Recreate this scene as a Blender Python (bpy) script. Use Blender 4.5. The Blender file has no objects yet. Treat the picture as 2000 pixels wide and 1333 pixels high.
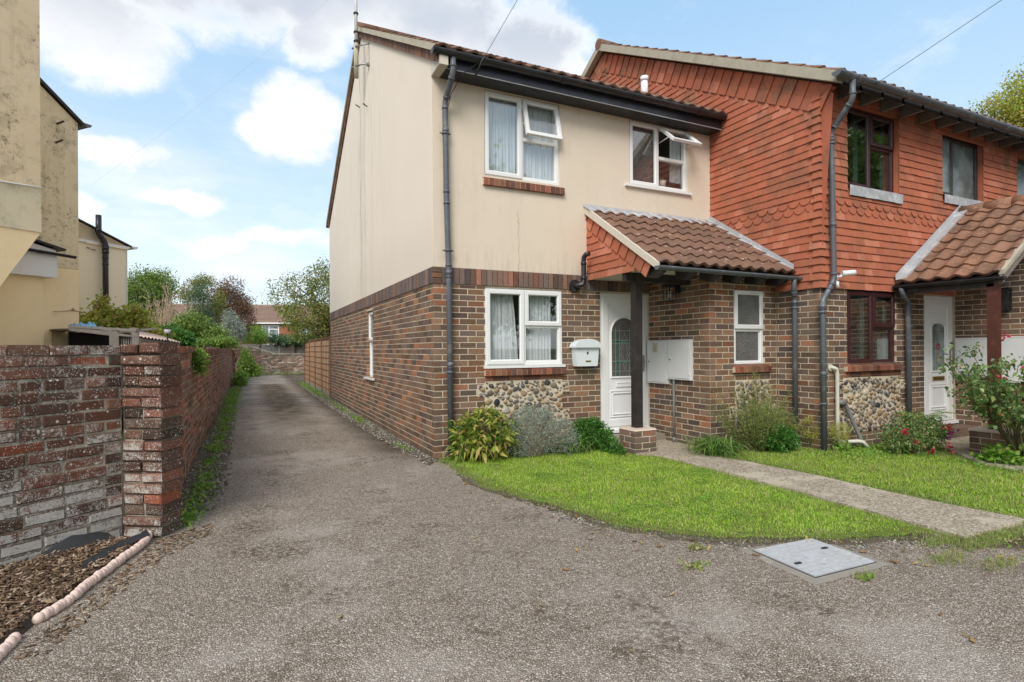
import bpy, math, random
import numpy as np
from mathutils import Vector
R = math.radians
rnd = random.Random(7)
SC = bpy.context.scene
COL = SC.collection

# ------------------------------------------------------------------ camera
cam_d = bpy.data.cameras.new('camera'); cam = bpy.data.objects.new('camera', cam_d); COL.objects.link(cam)
cam.location = (-2.047, -6.499, 1.344)
YAW = 25.577
cam.rotation_mode = 'QUATERNION'
from mathutils import Quaternion
q_yaw = Quaternion((0, 0, 1), R(-YAW)); q_pitch = Quaternion((1, 0, 0), R(90)); q_roll = Quaternion((0, 0, 1), -0.00634)
cam.rotation_quaternion = q_yaw @ q_pitch @ q_roll
cam_d.sensor_width = 36; cam_d.lens = 36 * 1076 / 2000; cam_d.shift_y = 14.7 / 2000
cam_d.clip_end = 3000; cam_d.clip_start = 0.05
SC.camera = cam

# ------------------------------------------------------------------ light
SUN_EL, SUN_AZ = 44, 221        # azimuth of the sun measured clockwise from +Y
SC.view_settings.view_transform = 'Standard'; SC.view_settings.look = 'None'
SC.view_settings.exposure = 1.70; SC.view_settings.gamma = 1
sl = bpy.data.lights.new('sun', 'SUN'); so = bpy.data.objects.new('sun', sl); COL.objects.link(so)
sl.energy = 1.0; sl.angle = R(28); sl.color = (1.0, 0.955, 0.89)
sdir = Vector((math.sin(R(SUN_AZ)) * math.cos(R(SUN_EL)), math.cos(R(SUN_AZ)) * math.cos(R(SUN_EL)), math.sin(R(SUN_EL))))
so.rotation_mode = 'QUATERNION'; so.rotation_quaternion = sdir.to_track_quat('Z', 'Y')
so.location = sdir * 60

# ------------------------------------------------------------------ node helper
class NT:
    def __init__(s, tree): s.t = tree; s.n = tree.nodes; s.l = tree.links
    def add(s, typ, **kw):
        nd = s.n.new(typ)
        for k, v in kw.items(): setattr(nd, k, v)
        return nd
    def put(s, inp, v):
        if v is None: return
        if hasattr(v, 'is_output') or isinstance(v, bpy.types.NodeSocket): s.l.new(v, inp)
        else: inp.default_value = v
    def math(s, op, a, b=None, c=None, clamp=False):
        nd = s.add('ShaderNodeMath', operation=op); nd.use_clamp = clamp
        s.put(nd.inputs[0], a); s.put(nd.inputs[1], b)
        if c is not None: s.put(nd.inputs[2], c)
        return nd.outputs[0]
    def vmath(s, op, a, b=None, out=0):
        nd = s.add('ShaderNodeVectorMath', operation=op); s.put(nd.inputs[0], a)
        if b is not None: s.put(nd.inputs[1], b)
        return nd.outputs[out]
    def mix(s, fac, a, b, blend='MIX'):
        nd = s.add('ShaderNodeMix', data_type='RGBA', blend_type=blend)
        s.put(nd.inputs[0], fac); s.put(nd.inputs[6], c4(a)); s.put(nd.inputs[7], c4(b)); return nd.outputs[2]
    def mapr(s, v, a, b, c=0.0, d=1.0, smooth=True):
        nd = s.add('ShaderNodeMapRange'); nd.interpolation_type = 'SMOOTHSTEP' if smooth else 'LINEAR'
        s.put(nd.inputs[0], v)
        for i, x in enumerate((a, b, c, d)): s.put(nd.inputs[i + 1], x)
        return nd.outputs[0]
    def noise(s, vec, scale, detail=4, rough=.55, out=0, dist=0.0):
        nd = s.add('ShaderNodeTexNoise'); s.put(nd.inputs['Vector'], vec)
        nd.inputs['Scale'].default_value = scale; nd.inputs['Detail'].default_value = detail
        nd.inputs['Roughness'].default_value = rough; nd.inputs['Distortion'].default_value = dist
        return nd.outputs[out]
    def vor(s, vec, scale, feature='F1', out=0, rand=1.0):
        nd = s.add('ShaderNodeTexVoronoi', feature=feature); s.put(nd.inputs['Vector'], vec)
        nd.inputs['Scale'].default_value = scale
        if 'Randomness' in nd.inputs: nd.inputs['Randomness'].default_value = rand
        return nd.outputs[out]
    def ramp(s, v, stops, interp='LINEAR'):
        nd = s.add('ShaderNodeValToRGB'); cr = nd.color_ramp; cr.interpolation = interp
        while len(cr.elements) < len(stops): cr.elements.new(0.5)
        for e, (p, c) in zip(cr.elements, stops): e.position = p; e.color = c4(c)
        s.put(nd.inputs[0], v); return nd.outputs[0]
    def coord(s): return s.add('ShaderNodeTexCoord').outputs['Object']
    def scale(s, vec, sc):
        nd = s.add('ShaderNodeMapping'); s.put(nd.inputs[0], vec); nd.inputs['Scale'].default_value = sc; return nd.outputs[0]
    def island(s): return s.add('ShaderNodeNewGeometry').outputs['Random Per Island']
    def bump(s, h, strength=.4, dist=.01, nrm=None):
        nd = s.add('ShaderNodeBump'); nd.inputs['Strength'].default_value = strength; nd.inputs['Distance'].default_value = dist
        s.put(nd.inputs['Height'], h)
        if nrm is not None: s.put(nd.inputs['Normal'], nrm)
        return nd.outputs[0]
def c4(c):
    if isinstance(c, (tuple, list)): return tuple(c) + (1.0,) if len(c) == 3 else tuple(c)
    return c
def srgb(r, g, b):
    f = lambda x: (x / 255 / 12.92) if x / 255 <= .04045 else ((x / 255 + .055) / 1.055) ** 2.4
    return (f(r), f(g), f(b))

# ------------------------------------------------------------------ world: sky with clouds
w = bpy.data.worlds.new('World'); SC.world = w; w.use_nodes = True
W = NT(w.node_tree); W.n.clear()
wo = W.add('ShaderNodeOutputWorld'); bg = W.add('ShaderNodeBackground'); W.l.new(bg.outputs[0], wo.inputs[0])
sky = W.add('ShaderNodeTexSky', sky_type='NISHITA'); sky.sun_disc = False
sky.sun_elevation = R(SUN_EL); sky.sun_rotation = R(SUN_AZ); sky.air_density = 1.0; sky.dust_density = 2.2; sky.ozone_density = 1.6
SKYS = 0.14
bg.inputs[1].default_value = SKYS
wdir = W.add('ShaderNodeTexCoord').outputs['Generated']
wz = W.add('ShaderNodeSeparateXYZ'); W.l.new(wdir, wz.inputs[0])
# warped direction gives the cloud outlines
wn = W.noise(wdir, 5.0, 6, .6, out=1)
wv = W.vmath('ADD', wdir, W.vmath('SCALE', W.vmath('SUBTRACT', wn, (.5, .5, .5)), None)); 
W.n[-1]
for nd in W.n:
    if nd.type == 'VECT_MATH' and nd.operation == 'SCALE': nd.inputs['Scale'].default_value = .11
CLOUDS = [  # unit-ish direction, angular radius x, z, strength
]
# direction of a cloud in the sky: (azimuth clockwise from +Y, elevation, half width deg, half height deg, weight)
CL = [(-18, 31, 13, 7, 1.25), (-4, 33, 14, 8, 1.3), (9, 33, 13, 7, 1.2), (19, 30, 8, 7, 1.1), (-12, 25, 7, 4.5, 1.0),
      (5, 21.5, 4.8, 4.0, 1.15), (2.5, 20, 4, 2.6, 1.0), (7, 27.5, 3.2, 2.4, .95), (27, 28, 6.5, 6, 1.2), (31, 24, 4.5, 4.5, 1.0), (24, 22, 6, 4, .9),
      (-9.5, 16.5, 5.5, 1.7, .95), (-5, 13.5, 4, 1.2, .8), (-14.5, 11.2, 4.5, 2.1, 1.1), (-3, 9.5, 5, 1.3, .8), (4, 10.5, 6, 1.3, .6),
      (-26, 40, 9, 6, 1.0), (0, 46, 18, 9, 1.1), (-60, 30, 25, 12, 1.1), (120, 34, 40, 22, 1.3), (200, 40, 45, 26, 1.6), (-110, 35, 38, 24, 1.5), (160, 60, 40, 24, 1.5), (-150, 65, 40, 20, 1.4), (75, 60, 14, 9, .9)]  # wide unseen clouds behind the camera are added to brighten and warm ambient light
mask = None
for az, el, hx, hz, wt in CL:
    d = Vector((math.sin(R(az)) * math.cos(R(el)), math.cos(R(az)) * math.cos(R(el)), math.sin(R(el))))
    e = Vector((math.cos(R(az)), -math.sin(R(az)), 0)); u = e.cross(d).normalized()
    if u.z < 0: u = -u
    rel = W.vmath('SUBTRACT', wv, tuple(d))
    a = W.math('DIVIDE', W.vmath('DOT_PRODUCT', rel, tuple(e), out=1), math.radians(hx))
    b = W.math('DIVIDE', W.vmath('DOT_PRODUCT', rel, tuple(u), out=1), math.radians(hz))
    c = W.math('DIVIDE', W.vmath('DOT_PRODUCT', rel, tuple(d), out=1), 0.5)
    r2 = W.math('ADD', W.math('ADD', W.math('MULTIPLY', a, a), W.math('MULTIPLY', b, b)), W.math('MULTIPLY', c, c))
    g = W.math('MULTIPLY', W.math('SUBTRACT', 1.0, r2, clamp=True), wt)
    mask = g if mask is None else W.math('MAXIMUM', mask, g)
n2 = W.noise(W.scale(wdir, (1, 1, 1.7)), 8.0, 9, .66)
dens = W.math('ADD', mask, W.math('MULTIPLY', W.math('SUBTRACT', n2, .5), 1.5))
cov = W.mapr(dens, .0, .85)
wisp = W.mapr(W.noise(W.scale(wdir, (1, 1, 3.5)), 3.2, 6, .6), .42, .78, 0, .6)
wisp = W.math('MULTIPLY', wisp, W.mapr(W.vmath('DOT_PRODUCT', wdir, (.82, .57, 0), out=1), .85, .55, 0, 1))
cov = W.math('MAXIMUM', cov, wisp)
n3 = W.noise(W.scale(wdir, (1, 1, 1.6)), 4.0, 4, .5)
thick = W.math('MULTIPLY', W.mapr(dens, .42, .95), W.mapr(wz.outputs[2], .34, .50))
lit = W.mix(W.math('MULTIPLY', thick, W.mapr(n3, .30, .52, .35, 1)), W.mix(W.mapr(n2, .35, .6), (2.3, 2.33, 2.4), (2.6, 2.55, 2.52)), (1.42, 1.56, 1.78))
skyc = W.mix(.85, sky.outputs[0], W.ramp(wz.outputs[2], [(0.0, (1.85, 2.0, 2.12)), (.14, (1.62, 1.90, 2.10)), (.34, (1.16, 1.60, 1.98)), (.6, (.74, 1.32, 1.90)), (1, (.55, 1.1, 1.8))]))
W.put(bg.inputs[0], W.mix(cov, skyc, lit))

# ------------------------------------------------------------------ object helpers
def tag(o, label=None, cat=None, group=None, kind=None):
    if label: o['label'] = label
    if cat: o['category'] = cat
    if group: o['group'] = group
    if kind: o['kind'] = kind
    return o
def thing(name, loc=(0, 0, 0), label=None, cat=None, group=None):
    o = bpy.data.objects.new(name, None); o.empty_display_size = .2; COL.objects.link(o); o.location = loc
    return tag(o, label, cat, group)
WL = {}
def wloc(o):
    v = Vector((0, 0, 0))
    while o is not None: v += Vector(o.location); o = o.parent
    return v
class MB:
    def __init__(s): s.v = []; s.f = []; s.m = []; s.cm = 0; s.sm = []; s.smooth = False
    def add(s, vs, fs, m=None):
        b = len(s.v); s.v.extend([tuple(x) for x in vs])
        for f in fs:
            s.f.append(tuple(i + b for i in f)); s.m.append(s.cm if m is None else m); s.sm.append(s.smooth)
    def quad(s, a, b, c, d, m=None): s.add((a, b, c, d), ((0, 1, 2, 3),), m)
    def poly(s, pts, m=None): s.add(pts, (tuple(range(len(pts))),), m)
    def box(s, lo, hi, m=None):
        x0, y0, z0 = lo; x1, y1, z1 = hi
        s.add([(x0, y0, z0), (x1, y0, z0), (x1, y1, z0), (x0, y1, z0), (x0, y0, z1), (x1, y0, z1), (x1, y1, z1), (x0, y1, z1)],
              [(0, 3, 2, 1), (4, 5, 6, 7), (0, 1, 5, 4), (1, 2, 6, 5), (2, 3, 7, 6), (3, 0, 4, 7)], m)
    def hexa(s, p, m=None):   # 8 corners: bottom 4, top 4
        s.add(p, [(0, 3, 2, 1), (4, 5, 6, 7), (0, 1, 5, 4), (1, 2, 6, 5), (2, 3, 7, 6), (3, 0, 4, 7)], m)
    def prism(s, pts, off, m=None):   # polygon extruded by vector off
        n = len(pts); q = [tuple(Vector(p) + Vector(off)) for p in pts]
        s.add(list(pts) + q, [tuple(range(n))[::-1], tuple(range(n, 2 * n))] + [(i, (i + 1) % n, n + (i + 1) % n, n + i) for i in range(n)], m)
    def tube(s, pts, r, seg=10, caps=True, m=None, r1=None):
        pts = [Vector(p) for p in pts]; n = len(pts); vs = []; fs = []
        up = None
        for i, p in enumerate(pts):
            t = (pts[min(i + 1, n - 1)] - pts[max(i - 1, 0)]).normalized()
            if up is None:
                up = t.orthogonal().normalized()
            else:
                up = (up - t * up.dot(t))
                up = up.normalized() if up.length > 1e-5 else t.orthogonal().normalized()
            sd = t.cross(up)
            rr = r if r1 is None else r + (r1 - r) * i / (n - 1)
            for k in range(seg):
                a = 2 * math.pi * k / seg
                vs.append(p + (up * math.cos(a) + sd * math.sin(a)) * rr)
        for i in range(n - 1):
            for k in range(seg):
                a = i * seg + k; b = i * seg + (k + 1) % seg
                fs.append((a, b, b + seg, a + seg))
        sm = s.smooth; s.smooth = True; s.add(vs, fs, m); s.smooth = sm
        if caps:
            b = len(s.v) - n * seg
            s.f.append(tuple(range(b, b + seg))[::-1]); s.m.append(s.cm if m is None else m); s.sm.append(False)
            s.f.append(tuple(range(b + (n - 1) * seg, b + n * seg))); s.m.append(s.cm if m is None else m); s.sm.append(False)
    def ell(s, c, rx, ry, rz, seg=10, rings=6, jit=0, m=None, axes=None):
        c = Vector(c); X, Y, Z = axes if axes else (Vector((1, 0, 0)), Vector((0, 1, 0)), Vector((0, 0, 1)))
        vs = [c - Z * rz]; fs = []
        for i in range(1, rings):
            th = math.pi * i / rings
            for k in range(seg):
                a = 2 * math.pi * k / seg; j = 1 + rnd.uniform(-jit, jit)
                vs.append(c + (X * (rx * math.sin(th) * math.cos(a)) + Y * (ry * math.sin(th) * math.sin(a)) - Z * (rz * math.cos(th))) * j)
        vs.append(c + Z * rz)
        for k in range(seg):
            fs.append((0, 1 + (k + 1) % seg, 1 + k))
            for i in range(rings - 2):
                a = 1 + i * seg + k; b = 1 + i * seg + (k + 1) % seg
                fs.append((a, b, b + seg, a + seg))
            fs.append((len(vs) - 1, 1 + (rings - 2) * seg + k, 1 + (rings - 2) * seg + (k + 1) % seg))
        sm = s.smooth; s.smooth = True; s.add(vs, fs, m); s.smooth = sm
    def build(s, name, mats, parent=None, loc=None):
        if not isinstance(mats, (list, tuple)): mats = [mats]
        me = bpy.data.meshes.new(name)
        if parent is not None: o0 = wloc(parent)
        elif loc is not None: o0 = Vector(loc)
        else: o0 = Vector((0, 0, 0))
        V = np.array([tuple(x) for x in s.v], dtype=np.float64).reshape(-1, 3) - np.array(o0)
        me.from_pydata(V.tolist(), [], s.f)
        for m in mats: me.materials.append(m)
        me.polygons.foreach_set('material_index', s.m)
        me.polygons.foreach_set('use_smooth', s.sm)
        me.update()
        o = bpy.data.objects.new(name, me); COL.objects.link(o)
        if parent is not None: o.parent = parent
        elif loc is not None: o.location = loc
        return o
def npmesh(name, V, F, mat, parent=None, loc=None, k=None):
    """V (n,3), F (m,k) arrays -> object"""
    me = bpy.data.meshes.new(name)
    o0 = wloc(parent) if parent is not None else (Vector(loc) if loc is not None else Vector((0, 0, 0)))
    V = V - np.array(o0); m, k = F.shape
    me.vertices.add(len(V)); me.vertices.foreach_set('co', V.astype(np.float32).ravel())
    me.loops.add(m * k); me.loops.foreach_set('vertex_index', F.astype(np.int32).ravel())
    me.polygons.add(m); me.polygons.foreach_set('loop_start', np.arange(0, m * k, k, dtype=np.int32))
    me.polygons.foreach_set('loop_total', np.full(m, k, dtype=np.int32))
    me.materials.append(mat); me.update(calc_edges=True)
    o = bpy.data.objects.new(name, me); COL.objects.link(o)
    if parent is not None: o.parent = parent
    elif loc is not None: o.location = loc
    return o
class Fr:
    """wall frame: origin, horizontal unit U, outward unit N, z up"""
    def __init__(s, o, u, n): s.o = Vector(o); s.u = Vector(u); s.n = Vector(n); s.z = Vector((0, 0, 1))
    def __call__(s, u, v, d=0.0): return s.o + s.u * u + s.z * v + s.n * d
    def box(s, mb, u0, u1, v0, v1, d0, d1, m=None):
        mb.hexa([s(u0, v0, d0), s(u1, v0, d0), s(u1, v0, d1), s(u0, v0, d1), s(u0, v1, d0), s(u1, v1, d0), s(u1, v1, d1), s(u0, v1, d1)], m)
def plate(mb, fr, u0, u1, v0, v1, holes=(), d=0.0, depth=.1, m=None):
    if m == 1: holes = [(h[0] - .003, h[1] + .003, h[2] - .003, h[3] + .003) for h in holes]
    us = sorted({u0, u1, *[min(max(h[0], u0), u1) for h in holes], *[min(max(h[1], u0), u1) for h in holes]})
    vs = sorted({v0, v1, *[min(max(h[2], v0), v1) for h in holes], *[min(max(h[3], v0), v1) for h in holes]})
    inh = lambda a, b: any(h[0] < a < h[1] and h[2] < b < h[3] for h in holes)
    for i in range(len(us) - 1):
        for j in range(len(vs) - 1):
            a, b, c, e = us[i], us[i + 1], vs[j], vs[j + 1]
            if inh((a + b) / 2, (c + e) / 2): continue
            mb.quad(fr(a, c, d), fr(b, c, d), fr(b, e, d), fr(a, e, d), m)
    for h in holes:
        a, b, c, e = h[:4]
        for p, q_ in (((a, c), (b, c)), ((b, c), (b, e)), ((b, e), (a, e)), ((a, e), (a, c))):
            mb.quad(fr(*p, d), fr(*q_, d), fr(*q_, d - depth), fr(*p, d - depth), m)

# ------------------------------------------------------------------ brickwork (real bricks)
def one_brick(mb, fr, u0, u1, v0, v1, depth=.09, d=0.0, ch=.004, jit=.0, m=None):
    j = lambda: rnd.uniform(-jit, jit)
    dd = d + (rnd.uniform(-.0015, .0015) if jit == 0 else rnd.uniform(-.006, .006) * (jit / .004))
    co = [(u0 + j(), v0 + j()), (u1 + j(), v0 + j()), (u1 + j(), v1 + j()), (u0 + j(), v1 + j())]
    vs = [fr(a, b, d - depth) for a, b in co] + [fr(a, b, dd - ch) for a, b in co]
    cx = (u0 + u1) / 2; cz = (v0 + v1) / 2
    vs += [fr(a + (ch if a < cx else -ch), b + (ch if b < cz else -ch), dd) for a, b in co]
    fs = [(0, 1, 5, 4), (1, 2, 6, 5), (2, 3, 7, 6), (3, 0, 4, 7), (4, 5, 9, 8), (5, 6, 10, 9), (6, 7, 11, 10), (7, 4, 8, 11), (8, 9, 10, 11)]
    mb.add(vs, fs, m)
def minus(a, b, hs):
    segs = [(a, b)]
    for h0, h1 in hs:
        out = []
        for s0, s1 in segs:
            if h1 <= s0 or h0 >= s1: out.append((s0, s1)); continue
            if h0 > s0: out.append((s0, h0))
            if h1 < s1: out.append((h1, s1))
        segs = out
    return segs
def bricks(mb, fr, u0, u1, v0, v1, holes=(), course=.075, L=.215, H=.065, jt=.010, bond='flemishish', depth=.09, d=0.0, jit=0.0, ch=.003, m=None, phase=0.0, mf=None):
    n = int(math.ceil((v1 - v0) / course - .05))
    for c in range(n):
        a = v0 + c * course + jt / 2; b = min(a + H, v1 - .002)
        if b - a < .02: continue
        hs = [(h[0], h[1]) for h in holes if h[2] < (a + b) / 2 < h[3]]
        p = u0 + phase
        off = 0 if c % 2 else -(L + jt) / 2
        x = p + off - (L + jt) * 2
        while x < u1:
            l = L
            if bond == 'english' and (c % 4 == 2 and rnd.random() < .6 or rnd.random() < .12): l = (L - jt) / 2
            elif bond == 'english': l = L * rnd.uniform(.90, 1.06)
            s0, s1 = x + jt / 2, x + l + jt / 2
            x += l + jt
            s0c, s1c = max(s0, u0), min(s1, u1)
            if s1c - s0c < .018: continue
            for t0, t1 in minus(s0c, s1c, hs):
                if t1 - t0 > .018:
                    one_brick(mb, fr, t0, t1, a, b, depth, d, ch, jit, (mf(t0, a) if mf else m))
def soldiers(mb, fr, u0, u1, v0, h=.205, wdt=.065, jt=.010, d=.015, depth=.1, m=None):
    x = u0
    while x < u1 - .02:
        one_brick(mb, fr, x + jt / 2, min(x + wdt + jt / 2, u1), v0 + jt / 2, v0 + h, depth, d, .004, 0, m); x += wdt + jt

# ------------------------------------------------------------------ materials
def mat(name, fn=None, col=(.5, .5, .5), rough=.6, metal=0, spec=.5):
    m = bpy.data.materials.new(name); m.use_nodes = True
    t = NT(m.node_tree); b = m.node_tree.nodes['Principled BSDF']
    b.inputs['Base Color'].default_value = c4(col); b.inputs['Roughness'].default_value = rough
    b.inputs['Metallic'].default_value = metal
    if 'Specular IOR Level' in b.inputs: b.inputs['Specular IOR Level'].default_value = spec
    if fn: fn(t, b)
    return m
def brick_mat(name, stops, dirt=(.05, .045, .04), dirt_amt=.35, white=0, bumpd=.004, lichen=0, spots=.5):
    def fn(t, b):
        co = t.coord(); r = t.island()
        c = t.ramp(r, stops, 'CONSTANT')
        c = t.mix(t.math('MULTIPLY', t.mapr(t.noise(co, 34, 7, .75), .38, .66), .62), c, t.mix(.62, c, (.075, .06, .055)))
        c = t.mix(t.mapr(t.noise(co, 1.1, 3, .6), .46, .66, 0, .22), c, (.40, .17, .10))
        r2 = t.math('FRACT', t.math('MULTIPLY', r, 37.7))
        c = t.mix(1.0, c, t.ramp(r2, [(0, (.50, .49, .49)), (.5, (.80, .78, .76)), (1, (1.06, 1.03, 1.0))]), 'MULTIPLY')
        c = t.mix(t.math('MULTIPLY', t.mapr(t.noise(co, 3.0, 6, .7), .45, .75), dirt_amt), c, dirt)
        sz = t.add('ShaderNodeSeparateXYZ'); t.l.new(co, sz.inputs[0])
        c = t.mix(t.math('MULTIPLY', t.mapr(sz.outputs[2], .34, .0, 0, .6), t.mapr(t.noise(co, 5, 5, .7), .3, .6)), c, (.09, .08, .055))
        sp = t.mapr(t.noise(co, 120, 2, .5), .62, .70)
        c = t.mix(t.math('MULTIPLY', sp, spots), c, (.045, .04, .04))
        if white:
            sep = t.add('ShaderNodeSeparateXYZ'); t.l.new(co, sep.inputs[0])
            low = t.mapr(sep.outputs[2], 1.25, .0, 0, 1, False)
            n = t.math('ADD', t.math('ADD', t.math('MULTIPLY', t.noise(co, 75, 9, .9), .58), t.math('MULTIPLY', t.noise(co, 5, 6, .8), .42)), t.math('MULTIPLY', low, .115 * white))
            n = t.math('ADD', n, t.math('MULTIPLY', t.math('SUBTRACT', r2, .5), .10))
            gn = t.add('ShaderNodeNewGeometry').outputs['Normal']
            fc = t.mapr(t.vmath('DOT_PRODUCT', gn, (0, -1, 0), out=1), .55, .72)
            wm = t.math('MULTIPLY', t.mapr(n, .545, .585), fc)
            c = t.mix(t.math('MULTIPLY', wm, .9), c, t.mix(t.noise(co, 50, 3), (.42, .40, .355), (.68, .665, .62)))
        if lichen:
            l = t.math('MAXIMUM', t.math('MULTIPLY', t.mapr(t.vor(co, 75), .28, .18), t.mapr(t.noise(co, 6, 3, .6), .36, .50)), t.math('MULTIPLY', t.mapr(t.vor(co, 19), .20, .15), t.mapr(t.noise(co, 4, 3, .6), .48, .54)))
            c = t.mix(t.math('MULTIPLY', l, lichen), c, (.62, .60, .54))
        t.put(b.inputs['Base Color'], c); b.inputs['Roughness'].default_value = .93
        h = t.math('ADD', t.noise(co, 90, 5, .7), t.math('MULTIPLY', t.noise(co, 18, 3), .8))
        t.put(b.inputs['Normal'], t.bump(h, .7, bumpd))
    return mat(name, fn, spec=.2)
M = {}
M['brick'] = brick_mat('brown_brick', [(0, (0.232, 0.157, 0.110)), (.2, (0.287, 0.180, 0.115)), (.38, (0.189, 0.145, 0.118)), (.50, (0.323, 0.191, 0.115)), (.64, (0.250, 0.174, 0.125)), (.78, (0.415, 0.180, 0.095)), (.85, (0.275, 0.186, 0.130)), (.94, (0.464, 0.232, 0.125))], dirt=(.16, .135, .115), dirt_amt=.35)
M['brick2'] = brick_mat('dark_brick', [(0, (0.207, 0.145, 0.110)), (.3, (0.256, 0.172, 0.120)), (.5, (0.177, 0.137, 0.115)), (.7, (0.287, 0.180, 0.118)), (.88, (0.390, 0.180, 0.100)), (.94, (0.232, 0.168, 0.130))], dirt=(.14, .12, .105), dirt_amt=.3)
M['soldier'] = brick_mat('soldier_brick', [(0, (.24, .17, .135)), (.25, (.19, .155, .14)), (.45, (.27, .18, .14)), (.6, (.16, .155, .165)), (.75, (.22, .17, .145)), (.88, (.36, .18, .125)), (.94, (.21, .17, .15))], dirt=(.2, .17, .14), dirt_amt=.4)
M['sillbrick'] = brick_mat('sill_brick', [(0, (0.276, 0.102, 0.066)), (.3, (0.204, 0.090, 0.066)), (.5, (0.348, 0.126, 0.072)), (.7, (0.156, 0.084, 0.072)), (.85, (0.300, 0.144, 0.084))], dirt_amt=.15)
M['oldbrick'] = brick_mat('weathered_brick', [(0, (.21, .105, .072)), (.2, (.15, .085, .062)), (.4, (.28, .12, .08)), (.55, (.13, .085, .062)), (.7, (.23, .11, .075)), (.92, (.42, .13, .07)), (.96, (.22, .14, .10))], dirt=(.065, .046, .035), dirt_amt=.6, white=.8, lichen=.9, bumpd=.008)
M['pierbrick'] = brick_mat('weathered_pier_brick', [(0, (.21, .105, .072)), (.2, (.15, .085, .062)), (.4, (.28, .12, .08)), (.55, (.13, .085, .062)), (.7, (.23, .11, .075)), (.92, (.42, .13, .07)), (.96, (.22, .14, .10))], dirt=(.065, .046, .035), dirt_amt=.55, white=.4, lichen=.9, bumpd=.008)
M['oldbrick2'] = brick_mat('weathered_side_brick', [(0, (.33, .165, .115)), (.2, (.25, .14, .10)), (.4, (.42, .18, .115)), (.55, (.27, .17, .13)), (.7, (.36, .19, .135)), (.82, (.55, .19, .11)), (.93, (.34, .23, .17))], dirt=(.16, .11, .08), dirt_amt=.5, white=.25, lichen=.3, bumpd=.008)
M['endbrick'] = brick_mat('mossy_brick', [(0, (.19, .125, .085)), (.4, (.25, .145, .10)), (.7, (.14, .11, .08)), (.85, (.42, .17, .10))], dirt=(.08, .07, .045), dirt_amt=.6, white=.15, lichen=.7, bumpd=.008)
M['slip'] = brick_mat('brick_slip', [(0, (0.312, 0.168, 0.120)), (.3, (0.252, 0.156, 0.120)), (.6, (0.348, 0.204, 0.144)), (.85, (0.216, 0.144, 0.120))], dirt_amt=.3)
def mortar(name, c1, c2):
    def fn(t, b):
        co = t.coord(); c = t.mix(t.noise(co, 9, 5, .7), c1, c2)
        c = t.mix(t.mapr(t.noise(co, 2.2, 4, .6), .45, .75, 0, .5), c, (.26, .21, .15))
        c = t.mix(t.mapr(t.noise(co, 28, 5, .75), .52, .66, 0, .5), c, (.22, .18, .13))
        t.put(b.inputs['Base Color'], c); b.inputs['Roughness'].default_value = .97
        t.put(b.inputs['Normal'], t.bump(t.noise(co, 160, 4, .8), .6, .004))
    return mat(name, fn, spec=.1)
M['mortar'] = mortar('buff_mortar', (.56, .485, .365), (.68, .60, .46))
def oldmortar():
    def fn(t, b):
        co = t.coord(); c = t.mix(t.noise(co, 9, 6, .75), (.20, .17, .13), (.50, .46, .37))
        c = t.mix(t.mapr(t.noise(co, 3, 6, .7), .45, .6, 0, .7), c, (.10, .08, .06))
        c = t.mix(t.mapr(t.noise(co, 50, 8, .85), .52, .57, 0, .8), c, (.62, .61, .56))
        t.put(b.inputs['Base Color'], c); b.inputs['Roughness'].default_value = .97
        t.put(b.inputs['Normal'], t.bump(t.noise(co, 120, 5, .8), .8, .007))
    return mat('old_mortar', fn, spec=.1)
M['oldmortar'] = oldmortar()
def stucco(name, c1, c2, stain=.25, stainc=(.30, .27, .2), spots=0.0, bumpd=.003, streak=6.0, smin=.5):
    def fn(t, b):
        co = t.coord(); c = t.mix(t.noise(co, 1.3, 5, .6), c1, c2)
        st = t.noise(t.scale(co, (streak, streak, .22)), 1.6, 7, .68)
        big = t.noise(co, .55, 3, .5)
        mk = t.math('MULTIPLY', t.mapr(st, smin, smin + .25), t.mapr(big, .42, .62))
        c = t.mix(t.math('MULTIPLY', mk, stain), c, stainc)
        if spots:
            s1 = t.mapr(t.noise(co, 11, 9, .88), .53, .60); s2 = t.mapr(t.noise(co, 1.6, 3, .55), .42, .58)
            c = t.mix(t.math('MULTIPLY', t.math('MULTIPLY', s1, s2), spots), c, (.055, .045, .035))
            c = t.mix(t.math('MULTIPLY', t.mapr(t.noise(co, 3.2, 6, .72), .48, .72), .55 * spots), c, (.27, .22, .14))
        t.put(b.inputs['Base Color'], c); b.inputs['Roughness'].default_value = .92
        t.put(b.inputs['Normal'], t.bump(t.math('ADD', t.noise(co, 220, 3, .7), t.math('MULTIPLY', t.noise(co, 5, 3), 1.6)), .35, bumpd))
    return mat(name, fn, spec=.15)
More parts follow.
